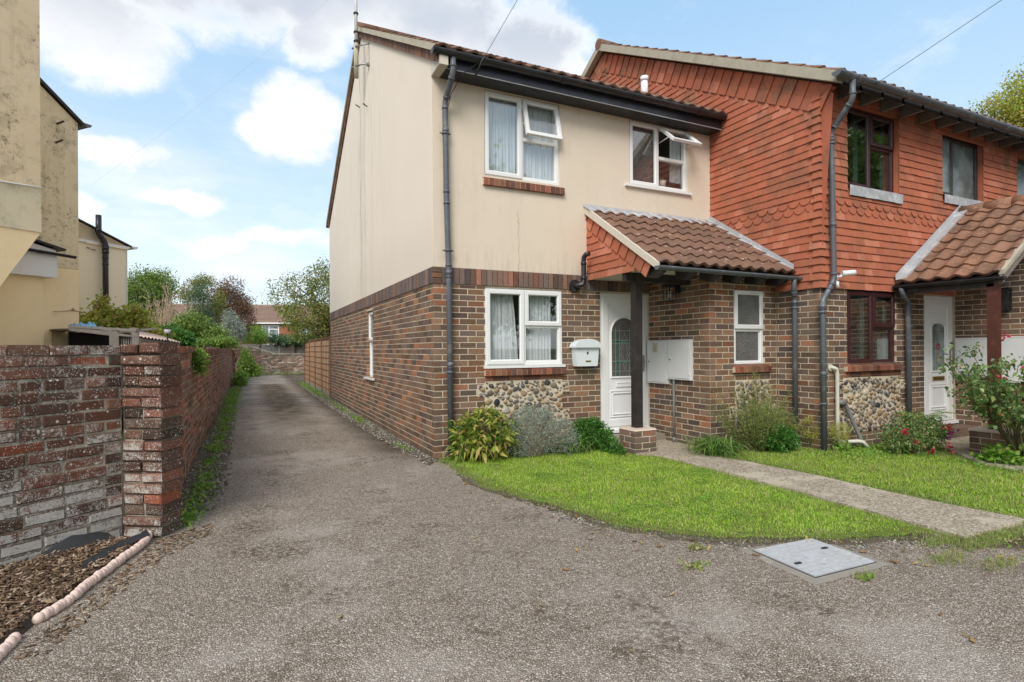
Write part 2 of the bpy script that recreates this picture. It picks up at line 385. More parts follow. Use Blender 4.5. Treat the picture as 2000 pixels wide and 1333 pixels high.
def front_render():
    def fn(t, b):
        co = t.coord(); c = t.mix(t.noise(co, 1.6, 6, .65), srgb(213, 199, 179), srgb(223, 210, 192))
        c = t.mix(t.mapr(t.noise(t.scale(co, (3, 3, .6)), 1.3, 7, .7), .50, .74, 0, .22), c, (.40, .36, .28))
        sep = t.add('ShaderNodeSeparateXYZ'); t.l.new(co, sep.inputs[0]); x, z = sep.outputs[0], sep.outputs[2]
        w_ = t.math('ADD', x, t.math('MULTIPLY', t.math('SUBTRACT', t.noise(co, 5, 5, .7), .5), .16))
        ck = t.math('MULTIPLY', t.mapr(t.math('ABSOLUTE', t.math('SUBTRACT', w_, 1.17)), .009, .0), t.mapr(z, 3.3, 3.0))
        c = t.mix(t.math('MULTIPLY', ck, .55), c, (.30, .26, .2))
        lw = t.math('MULTIPLY', t.mapr(z, 2.75, 2.36), t.mapr(t.noise(t.scale(co, (6, 6, 1)), 2, 6, .7), .42, .66))
        c = t.mix(t.math('MULTIPLY', lw, .28), c, (.36, .32, .24))
        t.put(b.inputs['Base Color'], c); b.inputs['Roughness'].default_value = .92
        t.put(b.inputs['Normal'], t.bump(t.math('ADD', t.noise(co, 160, 4, .75), t.math('MULTIPLY', t.noise(co, 5, 4), 2.2)), .5, .004))
    return mat('cream_front_render', fn, spec=.15)
M['render'] = front_render()
M['render_plain'] = stucco('cream_render', srgb(213, 199, 180), srgb(220, 207, 190), .12)
M['renderB'] = stucco('stained_render', srgb(236, 221, 190), srgb(224, 204, 166), .4, (.3, .24, .15), spots=.9, bumpd=.005)
M['renderA'] = stucco('roughcast_render', srgb(240, 220, 188), srgb(218, 196, 158), .5, (.26, .22, .15), spots=.75, bumpd=.02)
M['renderY'] = stucco('yellow_render', srgb(255, 232, 190), srgb(248, 221, 174), .2, (.35, .3, .2), spots=.06)
M['renderC'] = stucco('pale_render', srgb(252, 238, 212), srgb(248, 232, 202), .12)
M['renderW'] = stucco('band_render', srgb(236, 226, 198), srgb(222, 208, 176), .35, spots=.5, bumpd=.01)
def gable_render():
    def fn(t, b):
        co = t.coord(); c = t.mix(t.noise(co, 1.1, 5, .6), srgb(229, 217, 202), srgb(236, 226, 213))
        sep = t.add('ShaderNodeSeparateXYZ'); t.l.new(co, sep.inputs[0]); y = sep.outputs[1]; z = sep.outputs[2]
        st = t.noise(t.scale(co, (5, 5, .3)), 1.5, 8, .72)
        zone = t.math('MULTIPLY', t.mapr(y, 1.6, 3.9), t.mapr(y, 7.8, 4.6))
        mk = t.math('MULTIPLY', t.mapr(st, .50, .74), zone)
        c = t.mix(t.math('MULTIPLY', mk, .42), c, (.30, .29, .22))
        wob = t.math('ADD', y, t.math('MULTIPLY', t.math('SUBTRACT', t.noise(t.scale(co, (1, 1, .9)), 1.4, 4, .6), .5), .34))
        for y0, a, w_ in ((4.75, .6, .06), (4.3, .35, .10), (4.6, .2, .3), (3.6, .16, .06)):
            ln = t.mapr(t.math('ABSOLUTE', t.math('SUBTRACT', wob, y0)), w_, 0.0)
            ln = t.math('MULTIPLY', ln, t.mapr(t.noise(t.scale(co, (3, 3, .6)), 1.8 + y0 * .1, 5, .7), .36, .62))
            c = t.mix(t.math('MULTIPLY', ln, a), c, (.16, .155, .11))
        c = t.mix(t.mapr(z, 3.4, 2.4, 0, .16), c, (.36, .33, .24))
        t.put(b.inputs['Base Color'], c); b.inputs['Roughness'].default_value = .92
        t.put(b.inputs['Normal'], t.bump(t.math('ADD', t.noise(co, 220, 3, .7), t.math('MULTIPLY', t.noise(co, 3, 4), 1.5)), .35, .004))
    return mat('streaked_render', fn, spec=.15)
M['gable_render'] = gable_render()
def simple(name, col, rough=.5, var=.0, bump=0, metal=0, spec=.5, vscale=6, var2=None):
    def fn(t, b):
        co = t.coord()
        c = t.mix(t.noise(co, vscale, 5, .65), col, tuple(x * (1 - var) for x in col))
        if var2: c = t.mix(t.mapr(t.noise(co, vscale * .7, 6, .7), .5, .7, 0, .8), c, var2)
        t.put(b.inputs['Base Color'], c)
        t.put(b.inputs['Roughness'], t.mapr(t.noise(co, 12, 4), .3, .7, rough * .85, min(1, rough * 1.15)))
        if bump: t.put(b.inputs['Normal'], t.bump(t.noise(co, 60, 4, .6), .5, bump))
    return mat(name, fn, col=col, rough=rough, metal=metal, spec=spec)
M['upvc'] = simple('white_upvc', (.80, .81, .80), .32, .05)
M['upvc2'] = simple('cool_white_upvc', (.76, .79, .82), .35, .05)
M['pipe'] = simple('grey_plastic_pipe', (.12, .135, .155), .42, .35, var2=(.22, .235, .25))
M['black'] = simple('black_plastic', (.022, .022, .026), .38, .3, var2=(.045, .045, .05))
M['fascia'] = simple('black_fascia', (.028, .030, .042), .32, .3, .0006, vscale=3, var2=(.05, .048, .055))
M['darkwood'] = simple('dark_stained_timber', (.030, .024, .023), .55, .4, .001, vscale=14, var2=(.06, .05, .045))
M['redwood'] = simple('red_stained_timber', (.10, .030, .018), .5, .4, .001, vscale=14, var2=(.17, .06, .03))
M['mahog'] = simple('mahogany_frame', (.055, .014, .016), .38, .4, .0005, vscale=10)
M['steel'] = simple('pale_galvanised_cover', (.55, .555, .56), .7, .35, .002, vscale=12, var2=(.40, .38, .34))
M['lead'] = simple('lead_flashing', (.46, .47, .49), .6, .3, .003, vscale=8, var2=(.68, .70, .72))
M['cream'] = simple('cream_paint', (.66, .60, .50), .6, .1, .0005)
M['mortarfill'] = simple('verge_mortar', (.50, .46, .36), .95, .35, .004, var2=(.30, .27, .21))
M['mortarfill2'] = simple('verge_mortar_pale', (.56, .51, .40), .95, .35, .004, var2=(.36, .32, .24))
M['whitepipe'] = simple('white_waste_pipe', (.66, .64, .56), .4, .15)
M['wgrey'] = simple('grey_waste_pipe', (.20, .20, .19), .5, .25)
M['metal'] = simple('galvanised_steel', (.40, .41, .40), .45, .35, metal=.7)
M['brass'] = simple('brass', (.5, .36, .12), .3, .2, metal=1)
M['concrete'] = simple('concrete', (.30, .27, .22), .95, .3, .003, vscale=8, var2=(.40, .37, .31))
M['capstone'] = simple('pink_stone_cap', (.62, .50, .42), .9, .12, .002)
M['rope'] = simple('pink_concrete_edging', (.82, .62, .53), .9, .2, .003, vscale=20, var2=(.62, .44, .36))
M['membrane'] = simple('weed_membrane', (.035, .037, .04), .6, .4, .002, vscale=20)
M['blue'] = simple('blue_tarpaulin', (.08, .34, .62), .4, .3, .002)
M['greywood'] = simple('weathered_grey_timber', (.26, .23, .20), .9, .45, .003, vscale=18, var2=(.12, .10, .085))
M['fencewood'] = simple('silvered_fence_board', (.68, .62, .54), .9, .25, .003, vscale=18, var2=(.55, .49, .42))
M['dark'] = mat('dark_interior', col=(.012, .012, .014), rough=.9)
M['room'] = mat('room_wall', col=(.30, .30, .29), rough=.9)
M['curtain'] = simple('net_curtain', (.66, .70, .71), .9, .12, vscale=3)
M['curtain2'] = simple('grey_curtain', (.5, .56, .56), .9, .2, vscale=3)
M['bark'] = simple('bark', (.10, .075, .055), .95, .4, .01, vscale=20)
M['twig'] = simple('pale_twig', (.58, .42, .30), .95, .3, .002, vscale=20)
M['stem'] = simple('green_stem', (.11, .10, .045), .8, .3)
M['white'] = simple('white_enamel', (.72, .78, .80), .25, .04)
M['cabinet'] = simple('white_meter_cabinet', (.70, .71, .70), .42, .06)
M['camwhite'] = simple('white_camera_plastic', (.75, .75, .76), .3, .05)
M['mulchbase'] = simple('soil', (.06, .042, .03), .97, .4, .01, vscale=30)
M['gasket'] = mat('black_gasket', col=(.02, .02, .02), rough=.6)
M['greenlead'] = mat('green_glass', col=(.02, .13, .08), rough=.2)
M['redglass'] = mat('red_glass', col=(.35, .02, .02), rough=.2)
M['came'] = mat('lead_came', col=(.35, .36, .36), rough=.5)
def glass(name, tint=(.96, .97, .97), bump=0, rough=.02, base=.07, vs=60):
    m = bpy.data.materials.new(name); m.use_nodes = True; t = NT(m.node_tree); t.n.clear()
    o = t.add('ShaderNodeOutputMaterial'); tr = t.add('ShaderNodeBsdfTransparent'); gl = t.add('ShaderNodeBsdfGlossy')
    tr.inputs[0].default_value = c4(tint); gl.inputs[0].default_value = (1, 1, 1, 1); gl.inputs['Roughness'].default_value = rough
    fr = t.add('ShaderNodeLayerWeight'); fr.inputs['Blend'].default_value = .5
    mx = t.add('ShaderNodeMixShader')
    co = t.coord()
    n = t.bump(t.noise(co, .9, 2, .5), .04, .02)
    if bump:
        n = t.bump(t.vor(t.scale(co, (1, 1, .75)), vs), bump, .006)
    t.put(gl.inputs['Normal'], n); t.put(fr.inputs['Normal'], n)
    t.put(mx.inputs[0], t.math('ADD', t.math('MULTIPLY', t.math('POWER', fr.outputs['Facing'], 5.0), .9), base, clamp=True))
    t.l.new(tr.outputs[0], mx.inputs[1]); t.l.new(gl.outputs[0], mx.inputs[2]); t.l.new(mx.outputs[0], o.inputs[0])
    return m
M['glass'] = glass('window_glass', base=.11); M['glass2'] = glass('reflective_glass', tint=(.55, .62, .6), base=.20)
def frosted():
    def fn(t, b):
        co = t.coord(); v = t.vor(t.scale(co, (1, 1, .7)), 55)
        t.put(b.inputs['Base Color'], t.mix(t.noise(co, 3.0, 3), (.05, .045, .04), (.15, .15, .145)))
        t.put(b.inputs['Normal'], t.bump(v, 1.0, .012)); b.inputs['Roughness'].default_value = .09
    return mat('obscured_glass', fn, spec=.9)
M['frost'] = frosted()
def frosted2():
    def fn(t, b):
        co = t.coord()
        t.put(b.inputs['Base Color'], t.mix(t.mapr(t.noise(co, 3.0, 3), .35, .65), (.10, .12, .12), (.25, .31, .31)))
        t.put(b.inputs['Normal'], t.bump(t.vor(co, 70), .5, .006)); b.inputs['Roughness'].default_value = .12
    return mat('pale_obscured_glass', fn, spec=.9)
M['frost2'] = frosted2()
def hung_tile():
    def fn(t, b):
        co = t.coord(); r = t.island()
        c = t.ramp(r, [(0, (.45, .145, .082)), (.3, (.42, .135, .078)), (.55, (.47, .152, .084)), (.8, (.39, .128, .076)), (.93, (.53, .20, .125))])
        sep = t.add('ShaderNodeSeparateXYZ'); t.l.new(co, sep.inputs[0])
        side = t.mapr(sep.outputs[1], -1.65, -1.0)      # only the weathered side wall faces the lane
        high = t.mapr(sep.outputs[2], 2.3, 5.0, .35, 1.0)
        d = t.math('MULTIPLY', t.mapr(t.noise(co, 1.6, 6, .72), .44, .66), t.math('ADD', .16, t.math('MULTIPLY', t.math('MULTIPLY', side, high), .6)))
        c = t.mix(d, c, (.16, .105, .065))
        c = t.mix(t.mapr(t.noise(t.scale(co, (7, 7, .8)), 2.0, 6, .7), .58, .8, 0, .30), c, (.12, .09, .055))
        t.put(b.inputs['Base Color'], c); b.inputs['Roughness'].default_value = .88
        t.put(b.inputs['Normal'], t.bump(t.noise(co, 130, 4, .7), .5, .003))
    return mat('hung_clay_tile', fn, spec=.2)
M['hung'] = hung_tile()
def roof_tile(name, stops, moss=.5, spots=.7):
    def fn(t, b):
        co = t.coord(); r = t.island(); c = t.ramp(r, stops)
        c = t.mix(t.math('MULTIPLY', t.mapr(t.noise(co, 3.5, 7, .75), .42, .68), moss), c, (.075, .055, .038))
        c = t.mix(t.math('MULTIPLY', t.mapr(t.noise(co, 40, 4, .7), .50, .66), .55), c, (.10, .065, .045))
        l = t.math('MULTIPLY', t.mapr(t.vor(t.vmath('ADD', co, t.vmath('MULTIPLY', t.noise(co, 25, 3, .6, out=1), (.05, .05, .05))), 11), .20, .12), t.mapr(t.noise(co, 2.6, 4, .7), .42, .52))
        c = t.mix(t.math('MULTIPLY', l, spots), c, (.50, .44, .36))
        t.put(b.inputs['Base Color'], c); b.inputs['Roughness'].default_value = .93
        t.put(b.inputs['Normal'], t.bump(t.noise(co, 110, 5, .75), .8, .005))
    return mat(name, fn, spec=.15)
M['roof'] = roof_tile('brown_concrete_tile', [(0, (.20, .115, .082)), (.5, (.235, .13, .09)), (1, (.18, .108, .08))], .45)
M['roof2'] = roof_tile('orange_concrete_tile', [(0, (.32, .165, .105)), (.5, (.25, .14, .095)), (1, (.36, .19, .12))], .7, .3)
def tarmac():
    def fn(t, b):
        co = t.coord(); sep = t.add('ShaderNodeSeparateXYZ'); t.l.new(co, sep.inputs[0])
        wv = t.vmath('ADD', co, t.vmath('MULTIPLY', t.noise(co, 30, 2, .5, out=1), (.018, .018, .018)))
        cell = t.add('ShaderNodeSeparateColor'); t.l.new(t.vor(wv, 84, out=1), cell.inputs[0])
        dist = t.vor(wv, 84); edge = t.vor(wv, 84, feature='DISTANCE_TO_EDGE')
        st = t.ramp(cell.outputs[0], [(0, (.26, .205, .158)), (.3, (.37, .303, .242)), (.6, (.46, .383, .31)), (.86, (.55, .472, .39)), (.985, (.60, .54, .47)), (1, (.36, .25, .18))])
        gap = t.mix(t.noise(co, 4, 5, .7), (.062, .047, .035), (.125, .098, .074))
        c = t.mix(t.mapr(edge, .025, .11), gap, st)
        fine = t.noise(co, 260, 4, .8)
        c = t.mix(t.math('MULTIPLY', fine, .3), c, (.22, .19, .16))
        lt = t.mapr(t.noise(co, .75, 7, .66), .47, .64)
        c = t.mix(t.math('MULTIPLY', lt, .6), c, t.mix(.6, c, (.56, .50, .44)))
        dk = t.math('MULTIPLY', t.mapr(t.noise(co, 1.3, 7, .75), .50, .64), t.mapr(t.noise(co, 26, 4, .6), .42, .56))
        c = t.mix(t.math('MULTIPLY', dk, .72), c, (.085, .057, .034))
        # mossy crown down the middle of the lane, worn wheel lines beside it
        xc = t.math('ADD', sep.outputs[0], 1.28)
        cr = t.math('MULTIPLY', t.mapr(t.math('ABSOLUTE', xc), .62, .18), t.math('MULTIPLY', t.mapr(sep.outputs[1], 2.0, 7.5), t.mapr(sep.outputs[1], 18.5, 16)))
        c = t.mix(t.math('MULTIPLY', cr, t.mapr(t.noise(co, 2.6, 5, .7), .25, .6, .2, .8)), c, (.075, .056, .033))
        edg = t.math('MULTIPLY', t.mapr(sep.outputs[0], -.75, -.25), t.mapr(sep.outputs[1], -.3, 1))
        c = t.mix(t.math('MULTIPLY', edg, t.mapr(t.noise(co, 3, 5, .7), .3, .6, .3, .85)), c, (.06, .045, .03))
        t.put(b.inputs['Base Color'], c); b.inputs['Roughness'].default_value = .9
        h = t.math('ADD', t.math('MULTIPLY', t.math('SUBTRACT', 1.0, dist), t.mapr(edge, 0, .16)), t.math('MULTIPLY', cell.outputs[1], .55))
        t.put(b.inputs['Normal'], t.bump(h, .85, .007))
    return mat('worn_tarmac', fn, spec=.04)
M['tarmac'] = tarmac()
def pathm():
    def fn(t, b):
        co = t.coord(); wv = t.vmath('ADD', co, t.vmath('MULTIPLY', t.noise(co, 40, 2, .5, out=1), (.02, .02, .02)))
        cell = t.add('ShaderNodeSeparateColor'); t.l.new(t.vor(wv, 75, out=1), cell.inputs[0])
        c = t.ramp(cell.outputs[0], [(0, (.20, .165, .12)), (.4, (.31, .26, .195)), (.8, (.42, .365, .28)), (1, (.55, .49, .40))])
        pt = t.mapr(t.noise(t.scale(co, (1, 1, 1)), 2.4, 7, .7), .50, .60)
        c = t.mix(t.math('MULTIPLY', pt, .75), c, (.50, .44, .34))
        c = t.mix(t.mapr(t.noise(co, 7, 6, .75), .58, .70, 0, .6), c, (.10, .085, .06))
        t.put(b.inputs['Base Color'], c); b.inputs['Roughness'].default_value = .95
        t.put(b.inputs['Normal'], t.bump(t.math('ADD', t.vor(wv, 75), t.noise(co, 9, 4)), .6, .006))
    return mat('exposed_aggregate_path', fn, spec=.15)
M['path'] = pathm()
def soilm(name, a, b_, c_):
    def fn(t, b):
        co = t.coord(); c = t.mix(t.noise(co, 14, 6, .75), a, b_)
        c = t.mix(t.mapr(t.noise(co, 1.7, 5, .7), .45, .62), c, c_)
        t.put(b.inputs['Base Color'], c); b.inputs['Roughness'].default_value = .97
        t.put(b.inputs['Normal'], t.bump(t.noise(co, 45, 6, .8), 1, .02))
    return mat(name, fn, spec=.1)
M['ground'] = soilm('earth_and_turf', (.07, .055, .035), (.13, .10, .06), (.07, .09, .03))
M['lawnbase'] = soilm('turf_soil', (.13, .17, .04), (.20, .21, .06), (.14, .21, .04))
M['verge'] = soilm('gritty_verge', (.09, .07, .045), (.20, .17, .13), (.10, .085, .045))
def leafm(name, stops, trans=.35, rough=.5):
    m = bpy.data.materials.new(name); m.use_nodes = True; t = NT(m.node_tree); t.n.clear()
    o = t.add('ShaderNodeOutputMaterial'); d = t.add('ShaderNodeBsdfPrincipled'); tl = t.add('ShaderNodeBsdfTranslucent'); mx = t.add('ShaderNodeMixShader')
    c = t.ramp(t.island(), stops); d.inputs['Roughness'].default_value = rough
    c = t.mix(t.mapr(t.noise(t.coord(), 2.5, 3), .35, .7, 0, .25), c, t.mix(.5, c, (.02, .03, .01)))
    t.put(d.inputs['Base Color'], c); t.put(tl.inputs['Color'], c); mx.inputs[0].default_value = trans
    if 'Specular IOR Level' in d.inputs: d.inputs['Specular IOR Level'].default_value = .35
    t.l.new(d.outputs[0], mx.inputs[1]); t.l.new(tl.outputs[0], mx.inputs[2]); t.l.new(mx.outputs[0], o.inputs[0])
    return m
M['grass'] = leafm('grass_blade', [(0, (.22, .46, .02)), (.3, (.34, .60, .035)), (.6, (.46, .67, .07)), (.82, (.58, .68, .14)), (.93, (.68, .63, .26)), (1, (.72, .60, .36))])
M['grass2'] = leafm('dry_grass_blade', [(0, (.17, .30, .04)), (.35, (.26, .38, .07)), (.65, (.38, .40, .14)), (.85, (.42, .36, .19)), (1, (.50, .42, .26))])
M['weed'] = leafm('weed_leaf', [(0, (.11, .27, .03)), (.5, (.20, .40, .05)), (.85, (.32, .48, .09)), (1, (.48, .45, .14))])
M['aucuba'] = leafm('yellow_green_leaf', [(0, (.06, .13, .02)), (.3, (.14, .25, .03)), (.55, (.30, .37, .05)), (.8, (.46, .44, .10)), (1, (.50, .34, .12))], .25, .35)
M['silver'] = leafm('silver_leaf', [(0, (.20, .25, .19)), (.5, (.36, .42, .35)), (.85, (.52, .57, .50)), (1, (.40, .33, .22))])
M['deep'] = leafm('deep_green_leaf', [(0, (.035, .13, .02)), (.5, (.07, .21, .03)), (1, (.14, .30, .05))], .25, .35)
M['strap'] = leafm('strap_leaf', [(0, (.09, .22, .035)), (.5, (.18, .34, .06)), (.85, (.22, .32, .10)), (1, (.36, .34, .16))])
M['rosemary'] = leafm('rosemary_leaf', [(0, (.15, .25, .05)), (.5, (.28, .38, .09)), (.8, (.42, .46, .14)), (1, (.44, .34, .18))])
M['roseleaf'] = leafm('rose_leaf', [(0, (.06, .14, .04)), (.4, (.12, .23, .06)), (.75, (.22, .33, .10)), (.93, (.40, .38, .14)), (1, (.45, .18, .09))], .25, .35)
M['olive'] = leafm('olive_leaf', [(0, (.11, .17, .04)), (.4, (.20, .27, .06)), (.75, (.32, .36, .09)), (.92, (.50, .44, .10)), (1, (.58, .32, .10))])
M['mid'] = leafm('mid_green_leaf', [(0, (.10, .18, .03)), (.5, (.20, .31, .06)), (1, (.34, .42, .10))])
M['bright'] = leafm('bright_green_leaf', [(0, (.12, .25, .03)), (.5, (.20, .34, .05)), (1, (.34, .42, .10))])
M['conif'] = leafm('conifer_leaf', [(0, (.05, .10, .045)), (.5, (.085, .16, .07)), (1, (.16, .25, .10))], .15)
M['purple'] = leafm('plum_leaf', [(0, (.12, .075, .06)), (.5, (.22, .12, .09)), (.85, (.33, .18, .12)), (1, (.34, .32, .12))])
M['climb'] = leafm('climber_leaf', [(0, (.30, .42, .07)), (.45, (.52, .58, .10)), (.8, (.48, .42, .09)), (1, (.50, .25, .10))])
M['red'] = leafm('red_petal', [(0, (.50, .02, .04)), (1, (.60, .05, .10))]); M['purpet'] = leafm('purple_petal', [(0, (.20, .02, .25)), (1, (.45, .03, .30))])
M['chip'] = leafm('bark_chip', [(0, (.06, .036, .024)), (.35, (.12, .072, .045)), (.65, (.20, .13, .08)), (.9, (.36, .26, .17)), (1, (.50, .41, .30))], 0, .9)
M['grit'] = leafm('grit', [(0, (.10, .085, .07)), (.5, (.22, .19, .16)), (.85, (.36, .33, .29)), (1, (.55, .52, .47))], 0, .9)
M['litter'] = leafm('dead_leaf', [(0, (.22, .11, .04)), (.5, (.35, .20, .08)), (1, (.46, .33, .12))], .1, .8)
M['flint'] = brick_mat('flint', [(0, (.20, .20, .21)), (.14, (.44, .37, .27)), (.3, (.30, .29, .28)), (.42, (.58, .52, .41)), (.58, (.46, .34, .20)), (.74, (.06, .06, .07)), (.82, (.60, .56, .48)), (.92, (.40, .28, .15))], dirt=(.06, .06, .065), dirt_amt=.9, bumpd=.004, spots=.3)
# ------------------------------------------------------------------ generic house parts
def mitred(mb, fr, u0, u1, v0, v1, w, d0, d1, bev=.008):
    """rectangular frame of four bars with a bevelled inner edge"""
    O = [(u0, v0), (u1, v0), (u1, v1), (u0, v1)]; I = [(u0 + w, v0 + w), (u1 - w, v0 + w), (u1 - w, v1 - w), (u0 + w, v1 - w)]
    J = [(u0 + w - bev, v0 + w - bev), (u1 - w + bev, v0 + w - bev), (u1 - w + bev, v1 - w + bev), (u0 + w - bev, v1 - w + bev)]
    K = [(u0 + .004, v0 + .004), (u1 - .004, v0 + .004), (u1 - .004, v1 - .004), (u0 + .004, v1 - .004)]
    rings = [[fr(*p, d0) for p in O], [fr(*p, d1 - .004) for p in O], [fr(*p, d1) for p in K], [fr(*p, d1) for p in J], [fr(*p, d1 - bev) for p in I], [fr(*p, d0) for p in I]]
    for a, b in zip(rings, rings[1:]):
        for k in range(4): mb.quad(a[k], a[(k + 1) % 4], b[(k + 1) % 4], b[k])
def sheet_curtain(mb, fr, u0, u1, v0, v1, d, amp=.014, wl=.05, flare=0.0, seed=1):
    r = random.Random(seed); n = max(12, int((u1 - u0) / .007)); ph = [r.uniform(0, 6.28) for _ in range(4)]
    rows = [v0, v0 + (v1 - v0) * .35, v0 + (v1 - v0) * .7, v1]; g = []
    for vv in rows:
        t = (v1 - vv) / (v1 - v0); row = []
        for i in range(n + 1):
            s_ = i / n; u = u0 + (u1 - u0) * s_ + flare * t * (s_ - .2) * .3
            x = u / wl * 6.283
            dd = amp * (math.sin(x + ph[0] + .5 * math.sin(x * .37 + ph[1])) + .6 * math.sin(x * .53 + ph[2] + t) + .35 * math.sin(x * 2.1 + ph[3]))
            row.append(fr(u, vv, d + dd))
        g.append(row)
    vs = [p for row in g for p in row]; m = n + 1
    mb.smooth = True
    mb.add(vs, [(j * m + i, j * m + i + 1, (j + 1) * m + i + 1, (j + 1) * m + i) for j in range(len(rows) - 1) for i in range(n)])
    mb.smooth = False
def window(house, fr, u0, u1, v0, v1, d, panels, fm, gm='glass', curtain=None, ff=.05, label=None, room=True, seed=1, fm_s=None, name='window', sill=True):
    """panels: list of (a0,a1,b0,b1,kind) in metres; kind: 'fix','sash' or a number = top hung, opened by that many degrees"""
    mb = MB(); mitred(mb, fr, u0, u1, v0, v1, ff, d - .07, d)
    us = sorted({p[0] for p in panels} - {u0}); done = set()
    for p in panels:
        if p[0] > u0 + .01 and ('u', p[0]) not in done:
            done.add(('u', p[0])); fr.box(mb, p[0] - .022, p[0] + .022, v0 + ff - .004, v1 - ff + .004, d - .065, d - .0025)
        if p[2] > v0 + .01 and ('v', p[2]) not in done:
            done.add(('v', p[2])); a = p[0] + (.0215 if p[0] > u0 + .01 else ff - .004); b = p[1] - (.0215 if p[1] < u1 - .01 else ff - .004)
            fr.box(mb, a, b, p[2] - .022, p[2] + .022, d - .065, d - .0035)
    win = mb.build(name, M[fm], house)
    if label: win['label'] = label
    fm_s = fm_s or fm
    for (a0, a1, b0, b1, kind) in panels:
        if kind == 'fix':
            x0 = a0 + (ff if a0 < u0 + .01 else .022); x1 = a1 - (ff if a1 > u1 - .01 else .022)
            y0 = b0 + (ff if b0 < v0 + .01 else .022); y1 = b1 - (ff if b1 > v1 - .01 else .022)
            gb = MB(); mitred(gb, fr, x0 - .001, x1 + .001, y0 - .001, y1 + .001, .012, d - .035, d - .012, .004); gb.build('glazing_bead', M[fm_s], win)
            g = MB(); fr.box(g, x0 + .008, x1 - .008, y0 + .008, y1 - .008, d - .045, d - .030); g.build('pane', M[gm], win)
        else:
            ang = 0 if kind == 'sash' else kind
            s0, s1, t0, t1 = a0 + (.018 if a0 < u0 + .01 else .008), a1 - (.018 if a1 > u1 - .01 else .008), b0 + (.018 if b0 < v0 + .01 else .008), b1 - (.018 if b1 > v1 - .01 else .008)
            f2 = fr
            if ang:
                ca, sa = math.cos(R(ang)), math.sin(R(ang)); hinge = fr(0, t1 - .02, d + .0)
                class F2(Fr): pass
                f2 = F2(fr.o, fr.u, fr.n)
                def call(u, v, dd=0.0, fr=fr, ca=ca, sa=sa, t1=t1, d=d):
                    a = v - t1; b = dd - d
                    return fr(u, t1 + a * ca + b * sa * 1.0, d - a * sa + b * ca)
                F2.__call__ = lambda s_, u, v, dd=0.0: call(u, v, dd)
            mb = MB(); mitred(mb, f2, s0, s1, t0, t1, .058, d - .02, d + .022, .012)
            if ang:   # stays
                for uu in (s0 + .01, s1 - .01):
                    mb.tube([fr(uu, t0 + (t1 - t0) * .45, d - .03), f2(uu, t0 + (t1 - t0) * .3, d - .02)], .006, 6)
            sa_ = mb.build('sash', M[fm_s], win)
            g = MB(); f2.box(g, s0 + .05, s1 - .05, t0 + .05, t1 - .05, d - .008, d + .004)
            g.build('pane', M[gm], win)
    if curtain:
        for k, (cu0, cu1, cv0, cv1, fl, cm) in enumerate(curtain):
            cb = MB(); sheet_curtain(cb, fr, cu0, cu1, cv0, cv1, d - .105, flare=fl, seed=seed + k); cb.build('curtain', M[cm], win)
    if room:
        rb = MB(); dd = d - .072; e = .06
        for qd in (((u0 - e, v0 - e, d - .9), (u1 + e, v0 - e, d - .9), (u1 + e, v1 + e, d - .9), (u0 - e, v1 + e, d - .9)),
                   ((u0 - e, v0 - e, dd), (u0 - e, v1 + e, dd), (u0 - e, v1 + e, d - .9), (u0 - e, v0 - e, d - .9)),
                   ((u1 + e, v0 - e, dd), (u1 + e, v1 + e, dd), (u1 + e, v1 + e, d - .9), (u1 + e, v0 - e, d - .9)),
                   ((u0 - e, v0 - e, dd), (u1 + e, v0 - e, dd), (u1 + e, v0 - e, d - .9), (u0 - e, v0 - e, d - .9)),
                   ((u0 - e, v1 + e, dd), (u1 + e, v1 + e, dd), (u1 + e, v1 + e, d - .9), (u0 - e, v1 + e, d - .9))):
            rb.quad(*[fr(*p) for p in qd])
        rb.build('room_recess', M['room'], win)
    return win
def brick_sill(parent, fr, u0, u1, v0, v1, d=.05, slope=.02):
    mb = MB(); x = u0; n = max(3, round((u1 - u0) / .075)); st = (u1 - u0) / n
    for k in range(n):
        a, b = x + .004, x + st - .004; x += st
        p = [fr(a, v0, -.02), fr(b, v0, -.02), fr(b, v0, d), fr(a, v0, d), fr(a, v1, -.02), fr(b, v1, -.02), fr(b, v1 - slope, d), fr(a, v1 - slope, d)]
        j = rnd.uniform(-.002, .002); p = [Vector(q) + fr.n * j for q in p]; mb.hexa(p, 0)
    fr.box(mb, u0 + .003, u1 - .003, v0 + .004, v1 - slope - .003, -.02, d - .006, 1)
    return mb.build('sill', [M['sillbrick'], M['mortar']], parent)
